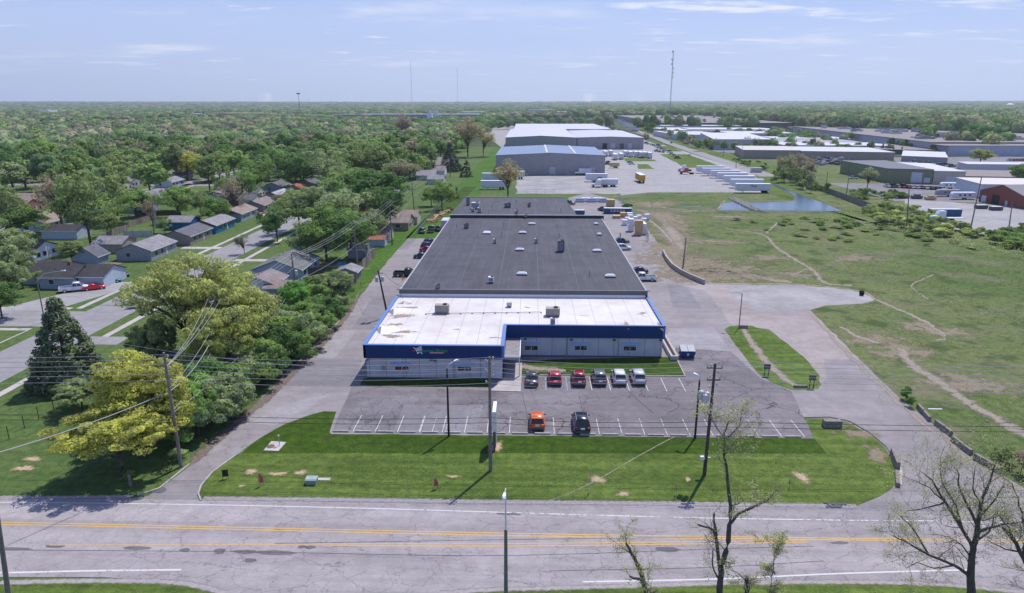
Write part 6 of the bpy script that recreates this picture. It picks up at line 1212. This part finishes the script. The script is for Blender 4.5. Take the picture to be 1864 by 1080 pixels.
tp(PN[0],400,705,560,54,'lower yellow green tree at the right foot of the big spreading one',(.165,.19,.055)); tp(PN[1],285,690,575,40,'small grey green tree at the left foot of the big spreading one',(.12,.15,.06)); tp(PC[0],128,700,550,56,'big dark conifer left of the yellow maples',CO,name='conifer_tree')
tp(PV[0],165,452,295,62,'large tree with bare lower limbs at the upper left houses',OL); tp(PS[0],115,420,300,50,'brown leafless tree beside the large tree',BR,name='bare_tree')
tp(PV[1],42,525,418,46,'spreading green tree with forked trunk at the left edge',GP_); tp(PA[0],4,580,512,38,'dark green tree cut off by the left edge',G2); tp(PA[1],75,520,490,16,'small fresh green tree in front of the corner ranch house',G3)
tp(PN[1],132,480,438,26,'pale olive bush behind the gambrel shed',OL); tp(PA[0],205,430,385,22,'green tree behind the tan garage',OL); tp(PA[2],160,428,398,20,'dark green tree by the pale blue house',G2)
tp(PA[2],326,395,332,30,'dense dark green round tree between the olive and blue houses',G2); tp(PA[1],366,392,342,18,'pale green tree beside the dense round one',GP_); tp(PS[0],428,395,318,32,'half bare tree with thin brown crown above the blue house',BR,name='bare_tree'); tp(PS[0],280,420,352,18,'leafless brown tree by the backyard fence',BR,name='bare_tree')
tp(PS[1],445,462,425,16,'dark bare branched tree by the street end',(.07,.08,.045),name='bare_tree'); tp(PA[1],505,440,372,32,'round green tree on the street corner',G2); tp(PS[1],515,376,348,18,'brownish small tree before the olive walled house',BR); tp(PA[0],458,348,318,16,'brown leaved small tree beside the red roofed house',BR)
tp(PV[1],594,478,362,62,'tall spreading green tree in the middle backyards',G1); tp(PA[1],560,470,395,40,'pale green tree left of the tall spreading one',GP_); tp(PV[0],625,440,335,60,'big pale green tree behind the middle backyards',GP_); tp(PA[0],690,400,300,62,'wide dark green tree above the brown roofs',G2); tp(PA[2],655,395,330,40,'mid green tree left of the wide dark one',G1)
tp(PN[1],538,592,507,28,'small fresh green tree beside the leaning pole',(.09,.18,.04)); tp(PN[1],610,560,488,34,'pale green tree at the top of the hedge row',GP_)
tp(PS[1],925,362,287,34,'lone budding tree behind the rear roof',(.17,.15,.07),name='bare_tree'); tp(PV[0],342,328,270,34,'bright yellow green tree at the street bend',GY); tp(PA[1],805,382,322,28,'fresh green tree by the left chain-link fence',G3); tp(PA[0],785,376,338,20,'smaller fresh green tree by the left chain-link fence',G3)
tp(PCn[0],849,322,292,10,'dark narrow conifer on the grass strip',CO,name='conifer_tree'); tp(PCn[0],785,318,278,12,'dark green conifer beside the grey garage',CO,name='conifer_tree'); tp(PC[0],820,312,262,18,'dark spreading conifer beside the far pole',CO,name='conifer_tree'); tp(PCn[0],831,362,340,5,'small dark conical shrub at the fence corner',CO,name='conifer_tree')
tp(PS[1],852,285,210,36,'tall brown budding tree by the far grass strip',(.15,.135,.075),name='bare_tree'); tp(PS[1],880,285,232,22,'tall yellowish budding tree at the far grass strip',(.2,.18,.08),name='bare_tree'); tp(PS[1],735,262,205,22,'brown budding tree deep in the canopy',(.13,.11,.08),name='bare_tree')
tp(PV[1],1783,300,268,24,'lone round yellow green tree right of the green building',(.15,.16,.05)); tp(PA[1],1850,340,293,20,'green tree at the right edge above the brick building',G1); tp(PS[1],1578,345,303,18,'pale budding tree in front of the green building',(.14,.16,.08))
for px,py,tp_,r in ((1605,278,262,5),(1625,280,268,4),(1641,280,267,4),(1590,272,264,5)): tp(PCn[0],px,py,tp_,r,'dark conical conifer before the pale factory',CO,name='conifer_tree',group='conifers before the factory')
for px,py,tp_,r in ((1170,238,221,8),(1185,242,220,9),(1195,238,224,7),(1178,243,228,7),(1110,236,220,6)): tp(PL_[0],px,py,tp_,r,'green tree in the clump before the huge brown roofed warehouse',G2,group='tree clump before the brown roofed warehouse')
# hedge along the drive
hx=[(372,812,34),(352,800,36),(392,792,36),(350,828,26),(412,772,38),(330,770,40),(440,770,44),(462,745,40),(395,800,40),(488,715,40),(510,700,36),(528,672,34),(558,660,30),(575,640,28),(592,620,26),(610,600,24),(340,760,50),(370,735,46),(400,715,44),(425,660,40),(632,548,26),(618,566,30),(602,580,30),(585,598,32),(565,612,36),(545,628,36),(522,645,40),(500,662,42),(478,680,46),(452,700,48),(425,722,50),(398,748,52),(372,775,50),(350,800,46),(560,640,30),(500,690,36),(450,735,40),(405,775,38),(372,806,30),(470,655,38),(430,690,40),(535,600,30),(590,560,28)]
for k,(px,py,r) in enumerate(hx):
    x,y=G(px,py); dep=y*math.cos(PT)+CH*math.sin(PT); x-=2.6 if k<10 else 1.6; rr=r*dep/F*1.4
    plant(PH[k%3],x,y+1,U(5.2,7.4),rr,'dense green shrub in the hedge row along the left drive',(.10,.17,.04) if k<6 else (G1,GP_,G3,G2)[k%4] if k>9 else (GP_,G1,(.085,.13,.06))[k%3],'hedge shrubs along the left drive',name='hedge_shrub',cat='shrub')
for px,py,r,h,lab,col in ((322,838,18,1.6,'small shrub at the foot of the tall leaning pole',GP_),(238,872,11,1.,'round pale shrub by the wooden post under the maple',OL),(1650,728,13,2.2,'green bush on the right verge above the barrier blocks',G1),(1657,742,10,1.6,'lower green bush on the right verge',G1),(1830,845,28,2.2,'scrubby bush beside the lowest barrier block',OL),(1858,862,20,3,'brown scrub at the right edge beside the access road',BR),(1142,384,12,3,'bush at the rear yard fence corner',G2),(602,515,20,1.4,'low green bush by the weathered shed',GP_),(508,502,10,1.5,'small dark bush behind the brown roofed house',G2),(250,560,14,2,'low shrub under the big tree',OL)):
    x,y=G(px,py); dep=y*math.cos(PT)+CH*math.sin(PT); plant(PH[int(px)%3],x,y,h,r*dep/F,lab,col,name='shrub',cat='shrub')
for px,py,tp_,r,lab,col in ((30,470,410,38,'wide pale tree above the left edge houses',GP_),(20,420,330,36,'tall olive tree at the left edge',OL),(680,440,372,26,'pale tree left of the long brown roof',GP_),(640,360,300,36,'mid green tree deep behind the middle backyards',G1),(720,340,290,34,'olive tree beside the brown and white house',OL),(300,425,395,14,'small olive tree by the blue annex',OL)):
    tp(PV[int(px)%2] if tp_<400 else PA[int(px)%3],px,py,tp_,r,lab,col)
for px,py,tp_,r,lab,col in ((575,420,330,42,'wide pale green tree above the street',GP_),(640,470,372,44,'broad green tree beside the grey sheds',G1),(700,430,330,44,'massive dark green tree above the garages',G2),(470,350,285,36,'green tree behind the rusty roofed house',G1),(540,350,270,40,'tall green tree behind the slate roofs',G2),(600,345,262,44,'pale canopy tree behind the middle backyards',GP_),(660,330,250,40,'olive canopy tree behind the middle backyards',OL),(400,330,270,32,'olive tree behind the street bend',OL),(10,350,250,40,'dark green tree at the far left canopy edge',G2),(20,545,470,34,'pale green tree before the dark roofed left house',GP_)):
    tp(PV[int(px)%2] if tp_<400 else PA[int(px)%3],px,py,tp_,r,lab,col)
# scrub and thicket, right side
def scatter(poly,n,hr,rr,cols,name,cat,label,group,protos,ln=1):
    P=[Vector(p) for p in poly]; xs=[p.x for p in P]; ys=[p.y for p in P]; k=0;tries=0
    def inside(x,y):
        c=False
        for i in range(len(P)):
            a,b=P[i],P[i-1]
            if (a.y>y)!=(b.y>y) and x<(b.x-a.x)*(y-a.y)/(b.y-a.y)+a.x: c=not c
        return c
    while k<n and tries<n*60:
        tries+=1; x,y=U(min(xs),max(xs)),U(min(ys),max(ys))
        if inside(x,y): plant(protos[k%len(protos)],x,y,U(*hr),U(*rr),label,cols[k%len(cols)],group,name=name,cat=cat); k+=1
PHd=[tree_proto(4.5,3.2,.1,3200,.2,'round',nc=60,cr=.22,nb=8,tr=.08) for k in range(2)]
wi=(.21,.245,.085)
scatter(GP((1560,385),(1640,378),(1700,395),(1790,428),(1740,440),(1640,425),(1580,402)),60,(2.,3.6),(1.8,3.2),[wi,(.17,.2,.07),(.14,.17,.06),OL],'willow_bush','shrub','pale green willow bush in the thicket behind the field','willow thicket bushes',PHd)
scatter(GP((1440,402),(1560,402),(1700,428),(1690,440),(1560,430),(1450,420)),12,(.9,1.5),(2.,3.5),[OL,G1],'low_shrub','shrub','low olive shrub at the back of the field','low shrubs behind the field',PHd)
scatter(GP((1330,400),(1560,395),(1700,428),(1800,455),(1600,450),(1400,425)),34,(.5,1.1),(1.2,2.6),[(.12,.16,.05),(.13,.15,.06)],'low_scrub','shrub','low pale scrub clump in the far part of the field','pale scrub clumps in the field',PHd)
scatter(GP((1400,330),(1475,355),(1560,352),(1600,372),(1500,345),(1420,312)),26,(2.5,6.),(2,3.6),[OL,G1,GP_],'scrub_tree','shrub','mixed green scrub behind the long slatted fence','scrub behind the slatted fence',PHd)
scatter(GP((1395,310),(1400,330),(1470,345),(1490,325),(1440,300)),30,(7,12),(2.5,4),[(.13,.125,.085),OL,BR],'slender_tree','tree','slender budding tree in the row beside the beige warehouse','budding trees beside the beige warehouse',[PLs[0]])
scatter(GP((1545,350),(1660,356),(1650,366),(1550,366)),26,(1.5,3),(1.8,3),[G1,OL],'low_shrub','shrub','green shrub in the strip before the parked cars','shrubs before the parked cars',PHd)
scatter(GP((1330,288),(1345,302),(1400,312),(1390,296)),14,(1.5,3.),(1.5,3),[G2,G1],'low_shrub','shrub','dark green shrub along the far road verge','shrubs along the far road verge',PHd)
scatter(GP((1240,262),(1300,276),(1296,268),(1240,256)),16,(2.,4),(2,4),[BR,(.09,.08,.05)],'low_shrub','shrub','brown shrub behind the road fence','brown shrubs behind the road fence',PHd)
scatter(GP((1780,430),(1864,420),(1900,455),(1864,462),(1800,445)),24,(1.8,3.2),(2,3.4),[G3,G1],'bramble_bush','shrub','bright green bramble bush at the right edge above the field','bramble bushes at the right edge',PHd)
# hand-made near bare trees at the road
def handtree(name,label,y0,limbs,leafcol,dens=1.,seed=1,twl=1.):
    rn=random.Random(seed); b=V(*limbs[0][0][0],y0); base=Vector((b[0],b[1],0)); t=T(name,label,'tree',tuple(base)); mb=MB(); leaf=[]
    def twig(p,d,L_,r,dp):
        pts=[p]; dd=d.normalized(); k=4
        for i in range(k):
            dd=(dd+Vector((rn.gauss(0,.22),rn.gauss(0,.22),rn.gauss(.06,.18)))).normalized(); p=p+dd*L_/k; pts.append(p)
        mb.path([tuple(q) for q in pts],[r*(1-.75*i/k) for i in range(k+1)],4 if dp<2 else 3,0,False)
        if dp>=1:
            for q in pts[2:]:
                for _ in range(int(rn.random()*2.2*dens+.5)): leaf.append(tuple(q+Vector((rn.gauss(0,.13),rn.gauss(0,.13),rn.gauss(0,.1)))))
        if dp<3:
            for i in range(1,k+1):
                if rn.random()<.95: twig(pts[i],(dd+Vector((rn.gauss(0,.75),rn.gauss(0,.75),rn.gauss(.15,.5)))),L_*rn.uniform(.45,.7),r*.5,dp+1)
    for li,(pxs,r0,r1,tw) in enumerate(limbs):
        z=[]; dy=rn.uniform(-1.,1.) if li and name!='dead_snag' else 0
        for i,q in enumerate(pxs):
            p=Vector(V(q[0],q[1],y0+dy*i/len(pxs)))-base
            if li==0 and i==0: p=Vector((0,0,0))
            z.append(p)
        n=len(z); sm=[]
        for i in range(n-1):
            for k in range(3): sm.append(z[i].lerp(z[i+1],k/3)+Vector((rn.gauss(0,.04),rn.gauss(0,.04),0)))
        sm.append(z[-1]); m_=len(sm); rr=[r0+(r1-r0)*i/(m_-1) for i in range(m_)]; mb.path([tuple(q) for q in sm],rr,8)
        for i in range(1,m_):
            if rn.random()<tw: twig(sm[i],(sm[i]-sm[i-1]).normalized()*.6+Vector((rn.gauss(0,.8),rn.gauss(0,.8),rn.gauss(.15,.4))),rn.uniform(1.1,2.7)*twl,max(.018,rr[i]*.3),0 if tw>.5 else 1)
    mb.build('trunk',M['barkd'],t); P=np.array(leaf); Vq,Fq=quads(P,.06,.1); c=link('leaves',npmesh('leaves',Vq,Fq,[M['leaf']]),t); c.color=(*leafcol,1); return t
LG=(.17,.18,.085)
handtree('bare_tree','tall forked tree with sparse leaves at the bottom right of the road',47.5,[([(1308,1110),(1312,1040),(1325,985),(1330,940)],.27,.17,.45),([(1330,940),(1325,880),(1318,830),(1319,790),(1328,765)],.15,.03,.6),([(1312,1040),(1305,990),(1300,965),(1270,955)],.16,.07,.5),([(1303,975),(1300,935)],.12,.08,.5),([(1328,955),(1345,935),(1375,920),(1400,910),(1413,892)],.13,.05,.8),([(1310,1060),(1295,1030),(1298,1000)],.08,.04,.6),([(1322,800),(1345,775),(1352,745)],.05,.02,.9),([(1320,800),(1300,770),(1285,750)],.04,.015,.9),([(1318,830),(1340,800),(1372,795)],.03,.012,.9)],LG,.6,3,.75)
handtree('dead_snag','leaning snag with leafy sprouts left of the forked tree',47.,[([(1180,1110),(1168,1050),(1155,1015),(1140,990)],.24,.09,1.),([(1171,1056),(1158,1053),(1146,1049)],.14,.08,.3)],LG,.8,5,.6)
handtree('bare_tree','wide spreading bare tree at the bottom right corner',48.,[([(1764,1110),(1766,1050),(1772,1000),(1780,960)],.33,.2,.3),([(1780,960),(1785,920),(1800,880),(1812,845)],.17,.05,.9),([(1772,1000),(1750,960),(1720,915),(1700,880),(1682,862)],.15,.04,.9),([(1766,1050),(1740,1030),(1690,1010),(1655,990),(1625,975)],.15,.04,.9),([(1780,960),(1762,920),(1745,885),(1742,855)],.13,.04,.9),([(1784,965),(1825,955),(1860,950)],.1,.04,.8),([(1776,985),(1800,970),(1815,930)],.1,.03,.8),([(1690,1010),(1660,960),(1640,940)],.08,.03,.9),([(1785,920),(1770,890),(1775,850)],.08,.02,.9),([(1750,960),(1740,920),(1715,880),(1712,850)],.08,.02,.9),([(1740,1030),(1700,1035),(1670,1025),(1650,1035)],.07,.02,.9),([(1783,940),(1815,905),(1830,880)],.08,.02,.9),([(1720,915),(1695,890),(1665,875)],.06,.02,.9),([(1720,915),(1690,925),(1650,930)],.07,.03,.9)],LG,.55,8,1.)
handtree('bare_tree','arching bare tree leaning in from the right edge',49.,[([(1905,1110),(1870,1030),(1850,990),(1825,960)],.22,.12,.6),([(1850,990),(1835,960),(1812,930)],.1,.04,.9),([(1862,1010),(1866,960),(1855,920),(1842,880)],.12,.04,.9),([(1858,1005),(1830,1000),(1800,985)],.08,.03,.9)],LG,.55,12,.9)
handtree('broken_stump','short broken trunk with sprouting twigs beside the forked tree',46.8,[([(1357,1110),(1358,1075),(1360,1050)],.2,.15,.8)],LG,1.1,15,.7); handtree('young_sapling','thin leafy sapling between the stump and the spreading tree',47.,[([(1400,1085),(1405,1050),(1410,1010),(1412,985)],.05,.015,.95)],LG,2.,17,.5)
# ---- general tree cover
def zone_ok(x,y):
    if x>-44 and x<126 and y<600: return False
    if -44<x<545 and y<1000: return False
    if -60<x<420 and y<1700: return False
    return True
HSL=[(o.location.x,o.location.y) for o in bpy.data.objects if o.parent is None and o.get('category') in('house','garage','shed')]
def clear(x,y,r=8.5):
    if abs(x+81)<7 and y<338: return False
    if abs(x+171.5)<7: return False
    return all((x-a)**2+(y-b)**2>r*r for a,b in HSL)
pal=[G1,G2,(.095,.145,.045),GP_,G3,G2,OL,(.08,.13,.055),G1,(.11,.15,.05),G1,(.135,.13,.08)]
spots=[]
yy=196.
while yy<640:
    st_=14.5 if yy>262 else 15; x=-44-2
    xmax=-yy*.86-40
    while x>xmax:
        a,b=x+U(-4,4),yy+U(-4,4); v=1
        lim=285 if a>-120 else 262
        # visible neighbourhood clearing: keep lots open
        if b<lim: v=.07 if a<-100 else .35
        if a<-195 and b>215: v=.7
        elif b<335 and a>-185: v=.3
        if -96<a<-66 and b<310: v*=.12
        if R()<v and clear(a,b) and zone_ok(a,b): spots.append((a,b))
        x-=st_
    yy+=st_*.93
spots.sort(key=lambda p:p[0]**2+p[1]**2)
NT=sum(1 for o in bpy.data.objects if o.name.startswith('broadleaf_tree')); ind=spots[:max(0,298-NT)]; rest=spots[len(ind):]
adj={0:'mid green',1:'deep green',2:'mid green',3:'pale green',4:'fresh green',5:'deep green',6:'olive',7:'cool green',8:'mid green',9:'light olive',10:'mid green',11:'grey brown budding'}
for k,(x,y) in enumerate(ind):
    d=math.hypot(x,y); c=int(R()*12); sparse=c==11
    pr=(PA[k%3] if k%4 else PV[k%2]) if d<330 else PL_[k%4]
    if sparse: pr=PS[1] if d<330 else PLs[0]
    h=U(13,20) if y>255 else U(10,16); f=U(.8,1.2); col=[q*f for q in pal[c]]
    plant(pr,x,y,h,U(7.5,11) if y>255 else U(6,9),'%s tree in the dense canopy over the neighbourhood'%adj[c],col,'trees of the neighbourhood canopy')
# ---- far woods in one object, coarser with distance
import itertools
t_=(1+5**.5)/2; ico=np.array([(-1,t_,0),(1,t_,0),(-1,-t_,0),(1,-t_,0),(0,-1,t_),(0,1,t_),(0,-1,-t_),(0,1,-t_),(t_,0,-1),(t_,0,1),(-t_,0,-1),(-t_,0,1)])/math.hypot(1,t_)
icf=np.array([(0,11,5),(0,5,1),(0,1,7),(0,7,10),(0,10,11),(1,5,9),(5,11,4),(11,10,2),(10,7,6),(7,1,8),(3,9,4),(3,4,2),(3,2,6),(3,6,8),(3,8,9),(4,9,5),(2,4,11),(6,2,10),(8,6,7),(9,8,1)])
def hill(d): s=np.clip((d-3500)/6000,0,1); return (30+7*np.sin(d/700.))*s*s*(3-2*s)
FARX=[]
def excl(px0,px1,py,front=700,dep=90):
    a=G(px0,py);b=G(px1,py); FARX.append((min(a[0],b[0])-15,max(a[0],b[0])+15,a[1]-front,a[1]+dep))
for q in ((398,490,217),(346,396,215,230),(500,560,216,200),(65,140,215,250),(0,30,210,250),(650,870,219,280),(750,885,213,120),(560,650,217,200),(780,806,224,150),(962,992,213,50),(1015,1067,214,50),(1183,1232,209,50)): excl(*q)
def ok_far(X,Y):
    m=~((X>-44)&(X<126)&(Y<600)); m&=~((X>-44)&(X<820)&(Y<np.where(X>345,np.maximum(600,945-(X-345)*1.4),925))); m&=~((X>-44)&(X<330)&(Y<1000)); m&=~((X>-60)&(X<400)&(Y<1720)&(Y>590))
    m&=~((X>126)&(Y<560)&(X<270)); m&=~((X>=270)&(Y<545)&(X<820)) 
    m&=~((X>-44)&(Y<330))
    for a,b,c,d in FARX: m&=~((X>a)&(X<b)&(Y>c)&(Y<d))
    return m
fx=[];
d=330.
while d<9500:
    s=max(15.,d/75); w_=d*.82+60; n=int(2*w_/s); X=-w_+np.arange(n)*s+rg.uniform(-.42,.42,n)*s; Y=d+rg.uniform(-.45,.45,n)*s
    m=ok_far(X,Y)&((Y>635)|(X>126)|(np.abs(X)>Y*.87)); 
    fx+=[(x,y,s) for x,y in zip(X[m],Y[m])]; d+=s*.92
fx+=[(x,y,14.) for x,y in rest]
# loose trees in the industrial mid-ground
for k in range(170):
    x,y=U(100,330),U(700,1060)
    if not(150<x<345 and (600<y<1000) and R()<.75) and not(120<x<150): fx.append((x,y,11))
for k in range(120):
    x,y=U(140,420),U(555,640); fx.append((x,y,9)) if R()<.45 else None
for k in range(60): x=U(262,330); fx.append((x,U(640,925),9)) if x<318 else None
for k in range(70): fx.append((U(-60,120),U(1050,1690),12))
for k in range(60): fx.append((U(330,900),U(935,1010),12))
fx=np.array(fx); pc=np.array([G1,G2,(.07,.11,.04),(.085,.12,.05),(.10,.13,.06),(.055,.09,.04),(.12,.12,.07),(.075,.105,.045),(.13,.14,.06)])
def farmesh(sel,name,nleaf,lbl,rough):
    n=len(sel); ci=rg.integers(0,len(pc),n)
    reg=(np.sin(sel[:,0]/90)+np.sin(sel[:,1]/130+1.3)+np.sin((sel[:,0]+sel[:,1])/210))
    ci=np.where((rg.random(n)<.3)&(reg>.9),6,ci); ci=np.where((rg.random(n)<.5)&(reg<-.8),1,ci)
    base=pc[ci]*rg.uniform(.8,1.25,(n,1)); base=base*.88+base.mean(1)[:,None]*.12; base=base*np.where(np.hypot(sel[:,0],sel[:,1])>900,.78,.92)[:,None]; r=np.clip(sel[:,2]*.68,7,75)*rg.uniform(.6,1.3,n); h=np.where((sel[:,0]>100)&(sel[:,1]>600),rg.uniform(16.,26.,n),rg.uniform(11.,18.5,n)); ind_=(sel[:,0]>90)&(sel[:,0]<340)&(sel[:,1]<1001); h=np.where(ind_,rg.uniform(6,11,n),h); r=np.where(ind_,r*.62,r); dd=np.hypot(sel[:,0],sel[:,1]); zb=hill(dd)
    rt=rg.uniform(0,6.28,n); j=rg.uniform(1-rough,1+rough,(n,12,1)); v=ico[None]*j; c_,s_=np.cos(rt)[:,None],np.sin(rt)[:,None]
    vx=(v[:,:,0]*c_-v[:,:,1]*s_)*r[:,None]*.86+sel[:,0][:,None]; vy=(v[:,:,0]*s_+v[:,:,1]*c_)*r[:,None]*.86+sel[:,1][:,None]; vz=zb[:,None]+h[:,None]*.56+v[:,:,2]*h[:,None]*.38
    Vv=np.stack([vx,vy,vz],2).reshape(-1,3); Ff=(icf[None]+np.arange(n)[:,None,None]*12).reshape(-1,3); Cc=np.repeat(base,12,0)
    if nleaf:
        dr=rg.normal(size=(n,nleaf,3)); dr/=np.linalg.norm(dr,axis=2)[:,:,None]; dr[:,:,2]=np.abs(dr[:,:,2])*1.1-.35; cl_=rg.normal(size=(n,1,3))*0
        P=np.stack([sel[:,0][:,None]+dr[:,:,0]*r[:,None],sel[:,1][:,None]+dr[:,:,1]*r[:,None],zb[:,None]+h[:,None]*.56+dr[:,:,2]*h[:,None]*.46],2)
        P+=rg.normal(size=P.shape)*.5; P=P.reshape(-1,3); NF=dr.reshape(-1,3)+rg.normal(size=P.shape)*.38; a=np.cross(NF,rg.normal(size=P.shape)); a/=np.linalg.norm(a,axis=1)[:,None]; b=np.cross(NF,a); b/=np.linalg.norm(b,axis=1)[:,None]; sz=rg.uniform(.5,1.25,(len(P),1))*np.repeat(np.clip(r/6.5,1,6),nleaf)[:,None]
        tv=np.stack([P-a*sz-b*sz*.5,P+a*sz-b*sz*.4,P+b*sz],1).reshape(-1,3); tf=np.arange(len(tv)).reshape(-1,3)+len(Vv); Vv=np.concatenate([Vv,tv]); Ff=np.concatenate([Ff,tf]); Cc=np.concatenate([Cc,np.repeat(base,nleaf*3,0)*np.repeat(rg.uniform(.8,1.2,(n*nleaf,1)),3,0)])
    Cc=np.concatenate([Cc,np.ones((len(Cc),1))],1); me=npmesh(name,Vv,Ff,[M['woods']],None,Cc); o=link(name,me); tag(o,lbl,'woods',None,'stuff'); return o
dd=np.hypot(fx[:,0],fx[:,1])
farmesh(fx[dd<1100],'distant_woods',110,'continuous green tree cover beyond the nearer trees',.35); farmesh(fx[(dd>=1100)&(dd<2600)],'distant_woods',34,'darker hazy woodland band stretching across the middle distance',.35); farmesh(fx[dd>=2600],'horizon_woods',8,'blue green woods along the horizon',.3)
mb=MB(); 
rr_=[3400,4500,5500,6500,7500,8500,9600,11500]; seg=24; vs=[];fs=[]
for i,r in enumerate(rr_):
    for k in range(seg+1): a=math.pi*(.12+.76*k/seg); vs.append((math.cos(a)*r,math.sin(a)*r,float(hill(np.array(r)))+.05))
for i in range(len(rr_)-1):
    for k in range(seg): b=i*(seg+1)+k; fs.append((b,b+1,b+seg+2,b+seg+1))
structure(MB().add(vs,fs).build('hills',M['floor']))
# weeds and tufts: ground cover nobody could count
def tufts(poly,n,sz,cols,name,label,hh=.5):
    P=[Vector(p) for p in poly]; xs=[p.x for p in P]; ys=[p.y for p in P]; px=rg.uniform(min(xs),max(xs),n*2); py=rg.uniform(min(ys),max(ys),n*2); ins=np.zeros(len(px),bool)
    for i in range(len(P)):
        a,b=P[i],P[i-1]; c=((a.y>py)!=(b.y>py))&(px<(b.x-a.x)*(py-a.y)/((b.y-a.y) or 1e-9)+a.x); ins^=c
    px,py=px[ins],py[ins]; keep=(np.sin(px*.31)+np.sin(py*.23+px*.11)+np.sin(py*.05)+rg.normal(size=len(px))*.8)>-.2; px,py=px[keep],py[keep]; m=len(px)
    P3=np.stack([px,py,rg.uniform(.03,hh,m)],1); Vq,Fq=quads(P3,sz,-.3); ci=rg.integers(0,len(cols),m); Cc=np.array(cols)[ci]*rg.uniform(.7,1.2,(m,1)); Cc=np.repeat(np.concatenate([Cc,np.ones((m,1))],1),4,0)
    return tag(link(name,npmesh(name,Vq,Fq,[M['woods']],None,Cc)),label,'weeds',None,'stuff')
tufts(GP((1220,470),(1330,400),(1420,395),(1560,410),(1700,440),(1864,470),(2000,560),(2000,900),(1864,880),(1700,770),(1600,690),(1530,610),(1490,570),(1600,550),(1560,525),(1300,512)),30000,.10,[(.075,.105,.036),(.085,.108,.042),(.065,.095,.033),(.10,.10,.05)],'field_weeds','rough weeds and tufts spread over the field',.28)
tufts(GP((1560,380),(1640,372),(1710,398),(1800,435),(1864,455),(1864,470),(1700,442),(1560,425),(1430,415)),9000,.22,[wi,(.13,.17,.06),OL],'tall_weeds','tall pale weeds between the willow bushes',.8)
tufts(GP((385,905),(440,830),(600,800),(1480,805),(1600,850),(1600,900),(1300,915),(600,905)),16000,.05,[(.05,.085,.02),(.06,.10,.025),(.11,.13,.06)],'lawn_weeds','tiny weeds and clover speckling the front lawn',.08)
# ================================================================ air
hm,nt=mk('haze air'); pv=nd(nt,'VolumePrincipled'); pv.inputs['Color'].default_value=(.82,.92,1.,1); pv.inputs['Density'].default_value=HAZE; pv.inputs['Anisotropy'].default_value=.35
o=nd(nt,'OutputMaterial'); nt.links.new(pv.outputs[0],o.inputs['Volume'])
mb=MB().box(-12500,-400,-1,12500,12500,420); h_=mb.build('haze',hm); h_['kind']='stuff'
try: hm.cycles.homogeneous_volume=True
except Exception: pass
print('OBJ',len(bpy.data.objects),'NT',NT,'ind',len(ind),'rest',len(rest),'far',len(fx))
